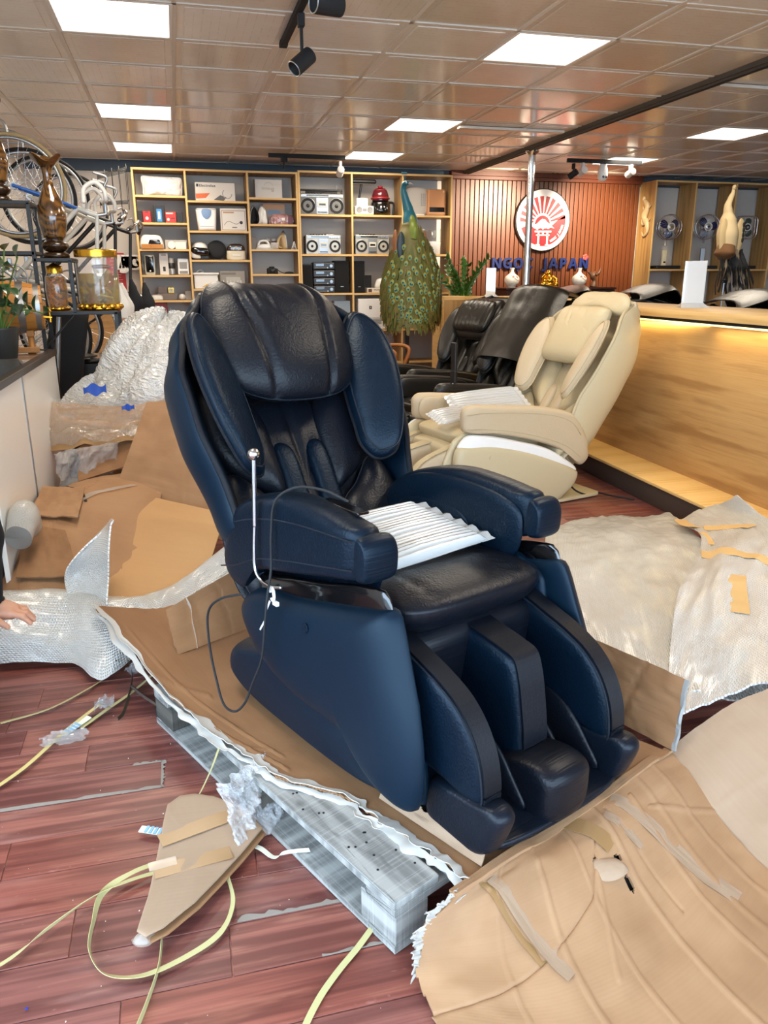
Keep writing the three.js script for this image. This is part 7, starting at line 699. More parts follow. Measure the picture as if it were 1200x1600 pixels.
// ---------- fans ----------
function fan(label, x, y, z, turn, o) {
  const t = thing('electric_fan', label, 'fan', [x, y, z], turn); const hy = o.h, r = o.r, zc = 0.02;
  const wire = [], bl = []; const sq = o.square; const shape = a => sq ? Math.pow(Math.pow(Math.abs(Math.cos(a)), 5) + Math.pow(Math.abs(Math.sin(a)), 5), -0.2) : 1;
  const ringAt = (rr, zz, tr) => tube(Array.from({ length: 36 }, (_, i) => { const a = i / 36 * 6.283; return [rr * shape(a) * Math.cos(a), hy + rr * shape(a) * Math.sin(a), zz]; }), tr, 72, 6, true);
  part('guard_rim', [ringAt(r, zc + 0.045, 0.005), ringAt(r, zc - 0.035, 0.004)], M.chrome, t); for (let i = 0; i < 32; i++) { const a = i / 32 * 6.283, c = Math.cos(a), s = Math.sin(a), k = shape(a); wire.push(tube([[r * 0.25 * c, hy + r * 0.25 * s, zc + 0.075], [r * 0.7 * k * c, hy + r * 0.7 * k * s, zc + 0.07], [r * k * c, hy + r * k * s, zc + 0.045], [r * k * c, hy + r * k * s, zc - 0.035], [r * 0.3 * c, hy + r * 0.3 * s, zc - 0.06]], 0.0011, 14, 4)); } part('guard_wires', wire, M.chrome, t);
  for (let i = 0; i < 3; i++) { const a = i * 2.094 + o.phase; const g = pillow([[r * 0.1, -r * 0.12], [r * 0.45, -r * 0.36], [r * 0.8, -r * 0.28], [r * 0.88, 0.0], [r * 0.7, r * 0.28], [r * 0.35, r * 0.26], [r * 0.12, r * 0.12]], 0.004, { n: 30, K: 6, map: (u, v, w) => [u, v, w + zc + v * 0.22] }); g.rotateZ(a); g.translate(0, hy, 0); part('blade', g, o.blade, t); }
  part('hub_cap', lathe([[0, 0.085], [r * 0.16, 0.084], [r * 0.26, 0.078], [r * 0.3, 0.07], [0, 0.06]], 28).rotateX(Math.PI / 2).translate(0, hy, 0.02), o.hub || M.steel, t); part('hub_ring', new THREE.TorusGeometry(r * 0.3, 0.007, 8, 36).translate(0, hy, zc + 0.075), M.white, t); part('hub_core', cyl(r * 0.1, r * 0.1, 0.012, 0, hy, zc + 0.088, 20, 'z'), o.core || M.steel, t);
  part('motor', limb([[0, hy, -0.02], [0, hy, -0.08], [0, hy, -0.15]], [[0.055, 0.055], [0.065, 0.065], [0.03, 0.03]], 16, 16), o.motor || M.white, t); part('neck', [bar([0, hy - 0.03, -0.08], [0, o.neck, -0.04], 0.013), box(0.05, 0.06, 0.05, 0, hy - 0.05, -0.08, 0.01, 2)], M.steel, t);
  part('stand', [box(0.06, o.neck * 0.72, 0.045, 0, o.neck * 0.36 + 0.03, -0.04, 0.008, 2)], o.stand, t); part('base', [box(o.bw || 0.34, 0.045, 0.26, 0.0, 0.0235, 0, 0.015, 3)], o.base, t); part('switch', box(0.03, 0.02, 0.006, 0, o.neck * 0.2 + 0.03, -0.016, 0.002), M.black, t);
}
const navy = phys(0x1c2350, 0.25, { transmission: 0.15 });
fan('desk fan with navy blades on a cream stand, nearest the slat wall', 6.4, 1.5105, -9.62, rad(-10), { h: 0.53, r: 0.155, blade: navy, phase: 0.6, neck: 0.3, stand: std(0xd9cfae, 0.5), base: M.black, core: M.gold });
fan('desk fan with navy blades on a slim steel neck, behind the tall sign card', 6.98, 1.5105, -9.62, rad(-20), { h: 0.54, r: 0.155, blade: navy, phase: 0.2, neck: 0.34, stand: M.steel, base: M.blackMatte, core: M.black });
fan('square framed fan with dark green blades behind the white peacock', 7.58, 1.5105, -9.62, rad(-15), { h: 0.54, r: 0.145, square: 1, blade: std(0x1d3a2c, 0.35), phase: 1.2, neck: 0.33, stand: std(0x3f4a44, 0.5), base: M.blackMatte, hub: M.black });
// ---------- white peacock on a rod ----------
{
  const t = thing('peacock', 'mounted pale peacock with a dark hanging tail on a thin steel rod', 'peacock', [5.72, 0, -7.5]); const cream = std(0xcbb489, 0.75);
  part('body', limb([[0.0, 1.62, 0], [0.0, 1.72, 0.0], [-0.01, 1.84, 0.0], [-0.02, 1.97, 0.0], [-0.035, 2.06, 0.0], [-0.045, 2.13, 0.0], [-0.02, 2.2, 0], [0.0, 2.25, 0], [0.0, 2.30, 0.0]], [[0.06, 0.07], [0.105, 0.10], [0.115, 0.105], [0.09, 0.08], [0.05, 0.045], [0.04, 0.036], [0.03, 0.028], [0.02, 0.02], [0.012, 0.014]], 60, 22), cream, t); part('head', ball(0.022, 0.0, 2.3, 0.01, 0.9, 1.2, 1), cream, t); part('beak', limb([[0.0, 2.30, 0.025], [-0.01, 2.285, 0.05], [-0.012, 2.275, 0.055]], [[0.007, 0.007], [0.004, 0.004], [0.001, 0.001]], 8, 6), std(0x8a7a5c, 0.5), t);
  part('wing', [-1, 1].map(s => pillow([[0, -0.2], [0.05, -0.08], [0.05, 0.1], [0, 0.17], [-0.04, 0.1], [-0.045, -0.06]], 0.025, { map: (u, v, w) => [s * 0.10 + u, 1.83 + v, 0.05 + w] })), std(0xbfa678, 0.75), t); part('spotted_edge', [0, 1, 2, 3].map(i => ball(0.022, 0.125, 1.93 - i * 0.05, 0.07, 0.8, 1.3, 0.5, 10)), std(0x1a1714, 0.6), t); part('brown_rump', limb([[-0.03, 1.72, 0.03], [-0.05, 1.64, 0.04], [-0.06, 1.58, 0.04]], [[0.10, 0.08], [0.13, 0.09], [0.06, 0.05]], 18, 16), std(0x6d4a28, 0.8), t);
  const R = rng(77), dk = std(0x17130f, 0.7), lt = std(0x86745a, 0.7); for (let i = 0; i < 46; i++) { const a = R() * 1, x0 = -0.12 + a * 0.26, x1 = -0.12 + a * 0.46 + (R() - 0.5) * 0.08, L = 1.22 + R() * 0.18 - a * 0.05; part('tail_feather', ribbon([[x0, 1.68, 0.02 + R() * 0.06], [lerp(x0, x1, 0.4), 1.5, 0.05 + R() * 0.06], [lerp(x0, x1, 0.8), 1.34, 0.03 + R() * 0.06], [x1, L, 0.02 + R() * 0.05]], 0.02 + R() * 0.012, 0.002, [1.57, 1.4 + R() * 0.4], 14), i % 4 === 0 ? lt : dk, t); }
  part('rod', [cyl(0.013, 0.013, 1.6, -0.03, 0.8, 0.06, 12), cyl(0.02, 0.02, 0.05, -0.03, 1.36, 0.06, 16)], M.steel, t); part('clamp', box(0.06, 0.035, 0.05, -0.035, 1.36, 0.06, 0.008, 2), M.black, t); part('foot', cyl(0.15, 0.16, 0.02, -0.03, 0.01, 0.06, 28), M.blackMatte, t);
}
{ const t = thing('office_chair', 'dark office chair with a round back and wooden arm by the peacock', 'office chair', [2.05, 0, -7.75], rad(60)); const lm = CK.hide; part('backrest', pillow([[-0.2, 0.62], [0.2, 0.62], [0.23, 0.8], [0.2, 0.98], [0, 1.04], [-0.2, 0.98], [-0.23, 0.8]], 0.06, { p: 3, map: (u, v, w) => [u, v, -0.22 + w - (v - 0.6) * 0.2] }), lm, t); part('seat', pillow([[-0.24, -0.22], [0.24, -0.22], [0.25, 0.2], [0, 0.25], [-0.25, 0.2]], 0.05, { p: 4, map: (u, v, w) => [u, 0.5 + w, v] }), lm, t); for (const s of [-1, 1]) part('arm', tube([[s * 0.25, 0.5, 0.1], [s * 0.28, 0.7, 0.15], [s * 0.28, 0.72, -0.1], [s * 0.24, 0.66, -0.24]], 0.02, 30, 8), std(0x9a5a22, 0.4), t); part('column', cyl(0.03, 0.03, 0.4, 0, 0.28, 0, 14), M.black, t); for (let i = 0; i < 5; i++) part('foot', [bar([0, 0.09, 0], [0.28 * Math.cos(i * 1.257), 0.06, 0.28 * Math.sin(i * 1.257)], 0.02), ball(0.03, 0.28 * Math.cos(i * 1.257), 0.03, 0.28 * Math.sin(i * 1.257))], M.black, t); }
// ---------- the glass counter, the rack and what stands on it ----------
{
  const t = thing('glass_counter', 'glass topped display counter with dark edges and a white front', 'counter'); const x0 = -1.4, x1 = -0.73, z0 = -5.08, z1 = -3.2;
  part('front_panel', span(x1 - 0.02, x1, 0.05, 0.965, z0, z1, 0.002), M.whiteGloss, t); part('end_panel', span(x0, x1 - 0.02, 0.05, 0.965, z0, z0 + 0.02, 0.002), M.white, t); part('top_frame', [span(x1 - 0.03, x1 + 0.012, 0.965, 1.0, z0 - 0.01, z1, 0.004), span(x0, x1, 0.965, 1.0, z0 - 0.01, z0 + 0.03, 0.004), span(x0, x0 + 0.03, 0.965, 1.0, z0, z1, 0.004)], std(0x2a211c, 0.35), t); part('glass_top', span(x0 + 0.03, x1 - 0.03, 0.988, 0.996, z0 + 0.03, z1, 0), M.glass, t); part('inner_shelf', span(x0 + 0.02, x1 - 0.03, 0.78, 0.80, z0 + 0.03, z1, 0), M.blackMatte, t); part('kick_board', span(x0, x1 - 0.03, 0, 0.05, z0 + 0.02, z1, 0), M.blackMatte, t); part('corner_post', span(x1 - 0.006, x1 + 0.004, 0.02, 0.965, -3.98, -3.955, 0.002), M.steel, t);
}
const RZ = -5.35;
{ const t = thing('display_rack', 'stepped black metal rack with dark shelves holding wooden vases and glass jars', 'rack'); const z0 = RZ - 0.16, z1 = RZ + 0.16, b = 0.011, post = (x, y1, y0 = 0) => [span(x - b, x + b, y0, y1, z1 - 2 * b, z1, 0.002), span(x - b, x + b, y0, y1, z0, z0 + 2 * b, 0.002)];
  part('post', [...post(-0.365, 1.205), ...post(-0.60, 1.51, 1.2), ...post(-0.795, 1.83), ...post(-1.15, 1.83)], M.black, t); const shelf = (xa, xb, y) => { part('shelf', span(xa, xb, y - 0.016, y, z0 + 0.01, z1 - 0.01, 0.002), std(0x2b1c14, 0.4), t); parts('shelf_frame', [span(xa, xb, y - 0.022, y - 0.002, z1 - 0.012, z1, 0.002), span(xa, xb, y - 0.022, y - 0.002, z0, z0 + 0.012, 0.002)], M.black, t); };
  shelf(-0.80, -0.355, 1.213); shelf(-0.80, -0.585, 1.522); shelf(-1.16, -0.785, 1.84); shelf(-1.16, -0.79, 1.56); part('brace', [bar([-0.79, 1.0, RZ + 0.14], [-0.60, 1.2, RZ + 0.14], 0.008)], M.black, t); }
const woodSwirl = tex(256, 256, (u, v) => { const k = Math.sin((v * 9 + fbm(u * 4, v * 4, 4, 4, 3, 201) * 5) * 6.283) * 0.5 + 0.5; return mix3(hx(0x3a2511), hx(0x6b4820), k); }); M.vaseWood = phys(0xffffff, 0.14, { map: woodSwirl, clearcoat: 1, clearcoatRoughness: 0.06 });
function woodVase(label, x, y, s) { const t = thing('wooden_vase', label, 'vase', [x, y, RZ]); const pr = [[0, 0.115], [0.058, 0.118], [0.07, 0.15], [0.08, 0.2], [0.082, 0.25], [0.07, 0.32], [0.045, 0.38], [0.03, 0.42], [0.026, 0.46], [0.03, 0.5], [0.045, 0.53]]; const b = lathe(new THREE.SplineCurve(pr.map(p => V2(p[0] * s, p[1] * s))).getPoints(70).map(p => [p.x, p.y]), 40); part('body', b, M.vaseWood, t);
  const n = 60, pos = sheet(n, 8, (u, v) => { const a = u * 6.283, k = 0.5 + 0.5 * Math.sin(a * 3 + 0.5), r = lerp(0.042, 0.07 + 0.02 * k, v) * s; return [r * Math.cos(a), (0.525 + v * (0.02 + 0.045 * k)) * s, r * Math.sin(a)]; }, 0.006 * s); part('fluted_lip', pos, M.vaseWood, t); part('foot', [lathe([[0, 0], [0.075, 0], [0.078, 0.015], [0.07, 0.03], [0.06, 0.035], [0, 0.035]].map(p => [p[0] * s, p[1] * s]), 40), lathe(new THREE.SplineCurve([[0.04, 0.035], [0.062, 0.045], [0.078, 0.07], [0.07, 0.09], [0.05, 0.1], [0.052, 0.118]].map(p => V2(p[0] * s, p[1] * s))).getPoints(24).map(p => [p.x, p.y]), 40)], std(0x2d1c0e, 0.2), t); }
woodVase('tall glossy striped wooden vase with a fluted lip on the middle step of the rack', -0.69, 1.5225, 1.0); woodVase('glossy wooden vase on the top step of the rack, mostly cut by the picture edge', -0.975, 1.8405, 0.95);
const water = phys(0xe6c65e, 0.03, { transmission: 0.95, thickness: 0 }), gl = phys(0xffffff, 0.03, { transmission: 0.92, thickness: 0, ior: 1.45 });
{ const t = thing('infusion_jar', 'wide glass jar with a gold lid holding pale roots in amber liquid', 'jar', [-0.463, 1.2135, RZ]); part('glass', lathe([[0.115, 0.03], [0.125, 0.06], [0.125, 0.30], [0.118, 0.325]], 40), gl, t); part('liquid', lathe([[0, 0.035], [0.118, 0.035], [0.121, 0.22], [0, 0.22]], 36), phys(0xcbbd62, 0.03, { transmission: 0.93, thickness: 0 }), t); part('lid', lathe([[0.128, 0.318], [0.13, 0.355], [0.124, 0.362], [0, 0.364]], 40), M.gold, t); part('gold_base', [lathe([[0, 0], [0.125, 0], [0.13, 0.012], [0.12, 0.035], [0, 0.036]], 40), ...Array.from({ length: 14 }, (_, i) => ball(0.022, 0.118 * Math.cos(i * 0.449), 0.022, 0.118 * Math.sin(i * 0.449), 1, 0.8, 1, 10))], M.gold, t); const rt = std(0xb08a52, 0.8); part('root', [limb([[-0.06, 0.05, 0], [-0.03, 0.1, 0.02], [0.03, 0.17, 0.01], [0.07, 0.24, 0]], [[0.028, 0.024], [0.038, 0.03], [0.03, 0.03], [0.012, 0.012]], 30, 12), limb([[0.03, 0.17, 0.0], [0.0, 0.22, 0.02], [-0.02, 0.27, 0.02]], [[0.02, 0.02], [0.014, 0.014], [0.008, 0.008]], 16, 10), limb([[-0.03, 0.1, 0.02], [-0.07, 0.14, 0.03], [-0.09, 0.2, 0.02]], [[0.016, 0.016], [0.01, 0.01], [0.003, 0.003]], 16, 8), limb([[0, 0.14, 0.02], [0.06, 0.12, 0.04], [0.09, 0.07, 0.02]], [[0.014, 0.014], [0.008, 0.008], [0.003, 0.003]], 16, 8)], rt, t); part('fungus', lathe([[0, 0.262], [0.045, 0.25], [0.06, 0.262], [0.04, 0.272], [0, 0.276]], 24).translate(0.03, 0, 0.01), std(0x7a4a24, 0.5), t); }
{ const t = thing('infusion_jar', 'slim glass jar packed with curled yellow roots, gold cap and gold foot', 'jar', [-0.71, 1.2135, RZ + 0.02]); part('glass', lathe([[0.055, 0.02], [0.06, 0.05], [0.066, 0.12], [0.06, 0.2], [0.045, 0.225]], 32), gl, t); part('liquid', lathe([[0, 0.022], [0.053, 0.022], [0.062, 0.12], [0.055, 0.2], [0, 0.205]], 32), water, t); const R = rng(14), rs = []; for (let i = 0; i < 22; i++) { const a = R() * 6.28, y = 0.03 + R() * 0.15; rs.push(tube([[0.045 * Math.cos(a), y, 0.045 * Math.sin(a)], [0.05 * Math.cos(a + 0.7), y + 0.03, 0.05 * Math.sin(a + 0.7)], [0.042 * Math.cos(a + 1.5), y + 0.01, 0.042 * Math.sin(a + 1.5)]], 0.006, 14, 6)); } part('root', rs, std(0xd9a63a, 0.6), t); part('cap', lathe([[0.046, 0.22], [0.048, 0.262], [0.03, 0.268], [0.012, 0.28], [0, 0.284]], 28), M.gold, t); part('foot', [lathe([[0, 0], [0.062, 0], [0.064, 0.012], [0.055, 0.024], [0, 0.025]], 32), ...Array.from({ length: 6 }, (_, i) => ball(0.016, 0.056 * Math.cos(i * 1.047), 0.012, 0.056 * Math.sin(i * 1.047), 1, 0.7, 1, 8))], M.gold, t); }
{ const t = thing('wine_barrel', 'small wooden barrel with broad steel hoops lying on a cradle on the glass counter', 'barrel', [-0.95, 1.0, -4.95], rad(8)); const R = rng(9); const r = s => 0.115 + 0.025 * (1 - s * s); for (let i = 0; i < 16; i++) { const a = i / 16 * 6.283, g = sheet(12, 3, (u, v) => { const s = u * 2 - 1, an = a + (v - 0.5) * 0.375; return [s * 0.2, 0.245 + r(s) * Math.sin(an), r(s) * Math.cos(an)]; }, 0.014); part('stave', g, M.vaseBarrel ||= std(0xa8702f, 0.5), t); } for (const s of [-0.85, -0.45, 0.45, 0.85]) part('hoop', lathe([[r(s) + 0.009, s * 0.2 - 0.019], [r(s) + 0.009, s * 0.2 + 0.019]], 40).rotateZ(-Math.PI / 2).translate(0, 0.245, 0), M.steel, t); part('head', [cyl(0.108, 0.108, 0.012, 0.185, 0.245, 0, 36, 'x'), cyl(0.108, 0.108, 0.012, -0.185, 0.245, 0, 36, 'x')], std(0x9a6529, 0.55), t); part('tap', [bar([0.19, 0.19, 0], [0.245, 0.185, 0], 0.008), bar([0.235, 0.19, 0], [0.235, 0.16, 0], 0.008), bar([0.235, 0.19, 0], [0.235, 0.22, 0], 0.005), ball(0.011, 0.235, 0.225, 0)], M.gold, t); for (const x of [-0.12, 0.12]) part('cradle_leg', [bar([x, 0.0, 0.13], [x, 0.13, 0.03], 0.016), bar([x, 0.0, -0.13], [x, 0.13, -0.03], 0.016), span(x - 0.02, x + 0.02, 0.085, 0.12, -0.09, 0.09, 0.004)], std(0x9a6529, 0.55), t); part('cradle_rail', span(-0.16, 0.16, 0.0, 0.03, 0.10, 0.14, 0.004), std(0x9a6529, 0.55), t); }
{ const t = thing('potted_plant', 'trailing dark green plant in a pot on the glass counter beside the barrel', 'plant', [-0.90, 0.998, -4.55]); part('pot', lathe([[0, 0], [0.06, 0], [0.085, 0.15], [0.09, 0.16], [0.078, 0.16], [0.06, 0.12], [0, 0.12]], 28), std(0x2a2a28, 0.5), t); const R = rng(40), lf = leaf(0.09, 0.05); for (let i = 0; i < 10; i++) { const a = i * 0.63, H = 0.30 + R() * 0.14 - (i % 3 === 0 ? 0.28 : 0), s = 0.10 + R() * 0.1; const P = [[0, 0.12, 0], [s * 0.6 * Math.cos(a), 0.2 + Math.max(H, 0) * 0.4, s * 0.6 * Math.sin(a)], [s * 1.2 * Math.cos(a), Math.max(0.06, 0.12 + H), s * 1.2 * Math.sin(a)]]; const c = new THREE.CatmullRomCurve3(P.map(p => V3(...p))); const st = part('stem', tube(P, 0.004, 16, 6), M.stalk, t); for (let d = 0.35; d <= 1; d += 0.16) { const p = c.getPoint(d); const m = part('leaf', lf, M.leafDark ||= phys(0x1f4420, 0.3, { clearcoat: 0.5 }), st); m.position.copy(p); m.rotation.set(0.6 + R() * 1.2, R() * 6.28, R() * 0.8); m.scale.setScalar(0.8 + R() * 0.5); } } }
{ const t = thing('player_cabinet', 'black cabinet with a flat tinted lid and a wooden strip behind the plastic heap', 'cabinet', [-0.74, 0, -6.25]); part('carcass', box(0.46, 0.62, 0.5, 0, 0.31, 0, 0.006), M.blackMatte, t); part('wood_strip', box(0.47, 0.05, 0.51, 0, 0.66, 0, 0.004), std(0x5a2f1a, 0.45), t); part('upper_case', box(0.46, 0.13, 0.5, 0, 0.75, 0, 0.006), M.black, t); part('lid', box(0.44, 0.03, 0.48, 0, 0.835, 0, 0.008, 2), M.blackGloss, t); part('turntable', cyl(0.14, 0.14, 0.006, 0, 0.853, 0, 40), std(0x26262a, 0.3), t); part('panel_seam', box(0.2, 0.2, 0.004, 0.08, 0.35, 0.251, 0.002), M.black, t); }
{ const t = thing('exercise_board', 'black folded exercise bench leaning under the bicycles behind the rack', 'bench', [-0.80, 0, -5.8], 0); part('board', limb([[-0.06, 0.02, 0], [-0.02, 0.6, 0], [0.1, 1.2, 0]], [[0.03, 0.12], [0.035, 0.13], [0.03, 0.12]], 20, 12), M.blackMatte, t); part('rail', [bar([-0.12, 0.0, 0.16], [0.04, 1.16, 0.14], 0.016), bar([-0.12, 0.0, -0.16], [0.04, 1.16, -0.14], 0.016)], M.steel, t); }
{ const t = thing('wall_poster', 'red printed notice on the back wall beside the bicycles', 'poster', [-0.645, 1.46, -9.885], 0); part('sheet', box(0.2, 0.46, 0.006, 0, 0, 0, 0.001), std(0xb51f22, 0.5), t); const bl = []; for (let i = 0; i < 9; i++) bl.push(box(0.12 - (i % 3) * 0.02, 0.008, 0.002, 0.005, 0.10 - i * 0.028, 0.004, 0)); bl.push(box(0.09, 0.016, 0.002, 0, 0.17, 0.004, 0), box(0.12, 0.012, 0.002, 0, 0.14, 0.004, 0)); part('printed_lines', bl, std(0xd98a70, 0.6), t); }
// ---------- bicycles hung by the wall ----------
function bicycle(label, at, turn, o) {
  const t = thing('bicycle', label, 'bicycle', at, turn, 'bicycles hung upright along the wall'); const B = (u, f, s = 0) => [u, f, s]; const R = 0.315;
  const wheel = (f) => { const w = part('wheel', new THREE.TorusGeometry(R, 0.013, 10, 64).translate(0, f, 0), o.tyre, t); part('rim', lathe([[R - 0.03, -0.008], [R - 0.012, -0.011], [R - 0.012, 0.011], [R - 0.03, 0.008], [R - 0.03, -0.008]], 64).rotateX(Math.PI / 2).translate(0, f, 0), M.steel, w); const sp = []; for (let i = 0; i < 28; i++) { const a = i / 28 * 6.283, b = a + (i % 2 ? 0.5 : -0.5), s = i % 4 < 2 ? 0.025 : -0.025; sp.push(bar([0.022 * Math.cos(b), f + 0.022 * Math.sin(b), s], [(R - 0.028) * Math.cos(a), f + (R - 0.028) * Math.sin(a), 0], 0.0011, 4)); } part('spokes', sp, M.chrome, w); part('hub', cyl(0.022, 0.022, 0.07, 0, f, 0, 16, 'z'), M.steel, w); };
  wheel(0); wheel(1.0); const bb = B(-0.07, 0.42), st = B(0.45, 0.30), ht = B(0.50, 0.83), hb = B(0.38, 0.87), fr = o.frame;
  part('frame', [bar(bb, st, 0.015), bar(st, ht, 0.014), bar(bb, hb, 0.017), bar(ht, hb, 0.019), bar(bb, [0, 0, 0.05], 0.009), bar(bb, [0, 0, -0.05], 0.009), bar(st, [0, 0, 0.05], 0.008), bar(st, [0, 0, -0.05], 0.008)], fr, t); part('fork', [tube([hb, [0.3, 0.9, 0.045], [0.12, 0.96, 0.05], [0, 1.0, 0.05]], 0.011, 20, 8), tube([hb, [0.3, 0.9, -0.045], [0.12, 0.96, -0.05], [0, 1.0, -0.05]], 0.011, 20, 8)], o.fork || fr, t);
  part('seat_post', bar(st, [0.56, 0.275, 0], 0.012), M.steel, t); part('saddle', limb([[0.59, 0.14, 0], [0.595, 0.22, 0], [0.59, 0.32, 0], [0.58, 0.40, 0]], [[0.022, 0.06], [0.03, 0.07], [0.024, 0.035], [0.012, 0.014]], 24, 14), o.saddle || M.blackMatte, t); part('crank', [new THREE.TorusGeometry(0.085, 0.007, 8, 40).translate(-0.07, 0.42, 0.045), bar([-0.07, 0.42, 0.055], [-0.19, 0.53, 0.06], 0.009), bar([-0.07, 0.42, -0.055], [0.05, 0.31, -0.06], 0.009), box(0.03, 0.09, 0.06, -0.19, 0.53, 0.09, 0.006), box(0.03, 0.09, 0.06, 0.05, 0.31, -0.09, 0.006), ...[0, 1, 2, 3, 4].map(i => bar([-0.07, 0.42, 0.045], [-0.07 + 0.085 * Math.cos(i * 1.257), 0.42 + 0.085 * Math.sin(i * 1.257), 0.045], 0.006, 6))], M.steel, t);
  part('stem', [bar(ht, [0.56, 0.84, 0], 0.013), bar([0.56, 0.84, 0], [0.56, 0.92, 0], 0.013)], M.steel, t);
  if (o.drop) { parts('handlebar', [-1, 1].map(s => tube([[0.56, 0.92, 0], [0.56, 0.92, s * 0.18], [0.555, 0.97, s * 0.2], [0.50, 1.02, s * 0.205], [0.43, 0.98, s * 0.205], [0.42, 0.90, s * 0.205]], 0.014, 50, 10)), o.bar, t); parts('brake_lever', [-1, 1].map(s => tube([[0.56, 1.0, s * 0.205], [0.58, 1.05, s * 0.205], [0.50, 1.08, s * 0.205]], 0.008, 14, 8)), M.steel, t); }
  else { part('handlebar', [tube([[0.53, 0.84, -0.30], [0.59, 0.90, -0.16], [0.58, 0.93, 0], [0.59, 0.90, 0.16], [0.53, 0.84, 0.30]], 0.011, 50, 8)], M.chrome, t); parts('grip', [-1, 1].map(s => bar([0.53, 0.84, s * 0.30], [0.55, 0.865, s * 0.22], 0.017)), M.blackMatte, t); parts('brake_lever', [-1, 1].map(s => tube([[0.57, 0.88, s * 0.2], [0.56, 0.93, s * 0.24], [0.53, 0.92, s * 0.3]], 0.006, 14, 6)), M.steel, t); }
  if (o.basket) { const w = []; for (let i = 0; i <= 6; i++) { const q = lerp(-0.14, 0.14, i / 6); w.push(bar([0.40, 0.98, q], [0.62, 1.0, q * 1.2], 0.002, 4), bar([0.40, 1.18, q], [0.62, 1.24, q * 1.2], 0.002, 4)); } for (let i = 0; i <= 4; i++) { const u = lerp(0.40, 0.62, i / 4), f1 = lerp(1.18, 1.24, i / 4), h = lerp(0.14, 0.17, i / 4); w.push(tube([[u, 0.98, -h], [u, f1, -h], [u, f1, h], [u, 0.98, h]], 0.002, 30, 4, true)); } part('basket', w, M.black, t); }
  return t;
}
bicycle('hung bicycle with tan tyres, blue and white frame and white taped drop bars', [-0.98, 0.99, -5.95], rad(6), { tyre: std(0xa08a62, 0.7), frame: std(0xcac9c2, 0.35), fork: std(0x2c63b4, 0.35), saddle: M.white, drop: 1, bar: M.white });
bicycle('hung bicycle with black tyres, white frame and white saddle, second along the wall', [-0.97, 0.97, -6.45], rad(12), { tyre: M.blackMatte, frame: std(0xd5d0c2, 0.4), saddle: M.white, drop: 1, bar: M.white });
bicycle('hung black bicycle with a wire basket, third along the wall', [-0.93, 1.0, -7.0], rad(4), { tyre: M.blackMatte, frame: M.black, basket: 1 });
bicycle('hung black bicycle with straight bars, furthest along the wall', [-0.85, 0.97, -7.8], rad(-6), { tyre: M.blackMatte, frame: M.black });
// wall hooks that carry them
{ const t = thing('bicycle_hooks', 'steel wall rail with hooks that carry the hung bicycles', 'rail', [0, 0, 0]); part('rail', span(-1.5, -1.46, 2.38, 2.42, -7.9, -5.7, 0.004), M.steel, t); for (const [x, y, z] of [[-0.98, 1.99, -5.95], [-0.97, 1.97, -6.45], [-0.93, 2.0, -7.0], [-0.85, 1.97, -7.8]]) part('hook', tube([[-1.47, 2.40, z], [x - 0.02, 2.38, z], [x, y + 0.33, z], [x, y + 0.295, z]], 0.008, 24, 8), M.steel, t); }
// ---------- person at the edge: squatting, dark clothes, one hand on the bubble wrap ----------
function field(caps, c, half, res, k) { // smooth union of tapered capsules meshed by marching cubes
  const mc = new MarchingCubes(res, new THREE.MeshStandardMaterial(), false, false, 200000); mc.isolation = 0; const s = mc.size, h = s / 2; const F = mc.field; 
  for (let z = 0; z < s; z++) for (let y = 0; y < s; y++) for (let x = 0; x < s; x++) { const px = c[0] + (x - h) / h * half, py = c[1] + (y - h) / h * half, pz = c[2] + (z - h) / h * half; let e = 0; for (const [a, b, r0, r1] of caps) { const bx = b[0] - a[0], by = b[1] - a[1], bz = b[2] - a[2], qx = px - a[0], qy = py - a[1], qz = pz - a[2]; const t = clamp((qx * bx + qy * by + qz * bz) / (bx * bx + by * by + bz * bz + 1e-9)); const d = Math.hypot(qx - bx * t, qy - by * t, qz - bz * t) - lerp(r0, r1, t); e += Math.exp(-d / k); } F[x + y * s + z * s * s] = Math.max(-1, k * Math.log(e + 1e-30)); }
  mc.update(); const n = mc.count; const g = new THREE.BufferGeometry(); const p = new Float32Array(n * 3); for (let i = 0; i < n; i++) for (let q = 0; q < 3; q++) p[3 * i + q] = c[q] + mc.positionArray[3 * i + q] * half; g.setAttribute('position', new THREE.BufferAttribute(p, 3)); const m = mergeVertices(g, 1e-5); m.computeVertexNormals(); return m;
}
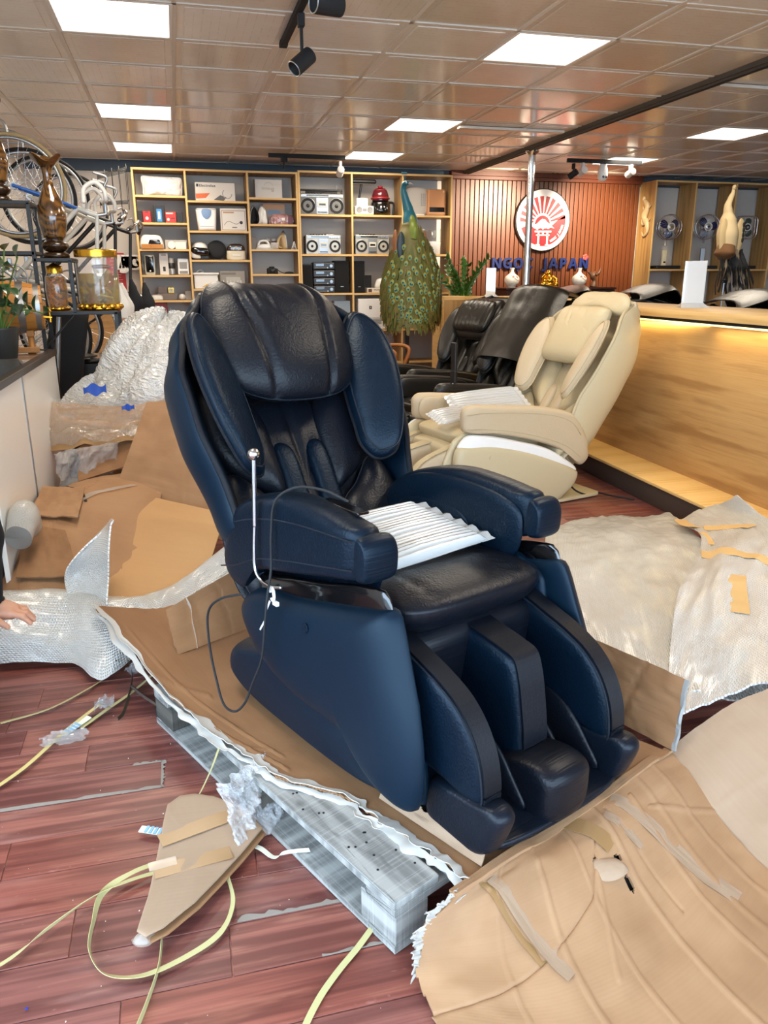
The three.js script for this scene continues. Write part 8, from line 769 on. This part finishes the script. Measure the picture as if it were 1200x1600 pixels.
{
  const x = -0.83, z = -2.46; const t = thing('person', 'person in black clothes squatting at the picture edge, one hand pressed on the bubble wrap', 'person'); const skin = phys(0xc68f72, 0.5, { sheen: 0.2 }), cloth = std(0x0c0d11, 0.85), hair = std(0x15110e, 0.6);
  const hip = [x, 0.34, z + 0.12], chest = [x, 0.80, z - 0.02], neck = [x, 0.93, z - 0.06], shR = [x + 0.19, 0.86, z - 0.05], shL = [x - 0.19, 0.86, z - 0.05];
  const elb = [-0.645, 0.62, z - 0.10], wr = [-0.672, 0.375, z - 0.16], hz = z - 0.165, hy = 0.345, hx0 = -0.645;
  const H = [[wr, [hx0, hy, hz], 0.026, 0.034], [[hx0, hy, hz], [hx0 + 0.03, hy - 0.008, hz], 0.034, 0.03], [[hx0 - 0.01, hy, hz + 0.028], [hx0 + 0.03, hy - 0.005, hz + 0.03], 0.02, 0.018], [[hx0 - 0.01, hy, hz - 0.03], [hx0 + 0.03, hy - 0.01, hz - 0.03], 0.02, 0.018]];
  const fing = (dz, L, s) => { const a = [hx0 + 0.035, hy - 0.006, hz + dz], b = [hx0 + 0.035 + L * 0.55, hy - 0.018, hz + dz * 1.12], c = [hx0 + 0.035 + L * 0.86, hy - 0.044, hz + dz * 1.15]; H.push([a, b, 0.0095 * s, 0.009 * s], [b, c, 0.009 * s, 0.0078 * s]); }; fing(0.034, 0.068, 1); fing(0.012, 0.076, 1.02); fing(-0.011, 0.07, 1); fing(-0.033, 0.055, 0.92); H.push([[hx0 - 0.02, hy, hz + 0.045], [hx0 + 0.005, hy - 0.012, hz + 0.075], 0.014, 0.011], [[hx0 + 0.005, hy - 0.012, hz + 0.075], [hx0 + 0.034, hy - 0.03, hz + 0.085], 0.011, 0.009]);
  const hd = (dy, f, dx = 0) => [x + dx, dy, z - 0.03 - f]; const HD = [[hd(1.10, 0.06), hd(1.09, 0.09), 0.088, 0.082], [hd(1.03, 0.09), hd(1.02, 0.115), 0.056, 0.05], [hd(1.075, 0.165), hd(1.055, 0.175), 0.012, 0.014], [hd(1.10, 0.155, -0.03), hd(1.10, 0.155, 0.03), 0.016, 0.016], [hd(1.018, 0.148, -0.02), hd(1.018, 0.148, 0.02), 0.012, 0.012], [hd(1.08, 0.06, 0.085), hd(1.05, 0.055, 0.085), 0.013, 0.011], [hd(1.08, 0.06, -0.085), hd(1.05, 0.055, -0.085), 0.013, 0.011], [neck, hd(1.03, 0.06), 0.052, 0.052]];
  const leg = s => [[[x + s * 0.09, 0.34, z + 0.12], [x - 0.03 + s * 0.11, 0.48, z - 0.24], 0.10, 0.068], [[x - 0.03 + s * 0.11, 0.48, z - 0.24], [x - 0.03 + s * 0.11, 0.10, z - 0.02], 0.068, 0.05], [[x - 0.03 + s * 0.11, 0.06, z - 0.01], [x - 0.03 + s * 0.12, 0.032, z - 0.16], 0.045, 0.032]];
  const C = [[hip, chest, 0.15, 0.15], [chest, neck, 0.13, 0.06], [chest, shL, 0.11, 0.075], [chest, shR, 0.11, 0.075], [shR, elb, 0.066, 0.052], [elb, [-0.672, 0.395, z - 0.155], 0.052, 0.043], [shL, [x - 0.23, 0.62, z - 0.18], 0.064, 0.05], [[x - 0.23, 0.62, z - 0.18], [x - 0.08, 0.52, z - 0.26], 0.05, 0.038], ...leg(1), ...leg(-1)];
  const inner = field([[hip, chest, 0.12, 0.12], [chest, neck, 0.1, 0.05], [shR, elb, 0.05, 0.036], [elb, wr, 0.036, 0.028], [chest, shR, 0.08, 0.05]], [x, 0.6, z], 0.56, 90, 0.012);
  part('body', [inner, field(H, [hx0 + 0.015, hy - 0.01, hz], 0.13, 92, 0.0035), field(HD, [x, 1.05, z - 0.11], 0.17, 90, 0.008)], skin, t); part('clothing', field([...C], [x, 0.52, z - 0.02], 0.56, 112, 0.012), cloth, t); part('cuff', new THREE.TorusGeometry(0.038, 0.009, 8, 28).rotateX(1.2).translate(-0.672, 0.385, z - 0.158), cloth, t);
  part('hair', pillow(Array.from({ length: 16 }, (_, i) => [0.1 * Math.cos(i / 16 * 6.283), 0.1 * Math.sin(i / 16 * 6.283)]), 0.1, { p: 2, Tb: 0.02, map: (u, v, w) => [x + v, 1.115 + w * 0.85, z - 0.085 + u + 0.1 * w] }), hair, t); parts('eye', [ball(0.009, x + 0.03, 1.088, z - 0.199), ball(0.009, x - 0.03, 1.088, z - 0.199)], M.blackGloss, t);
}
renderer.render(scene, camera);
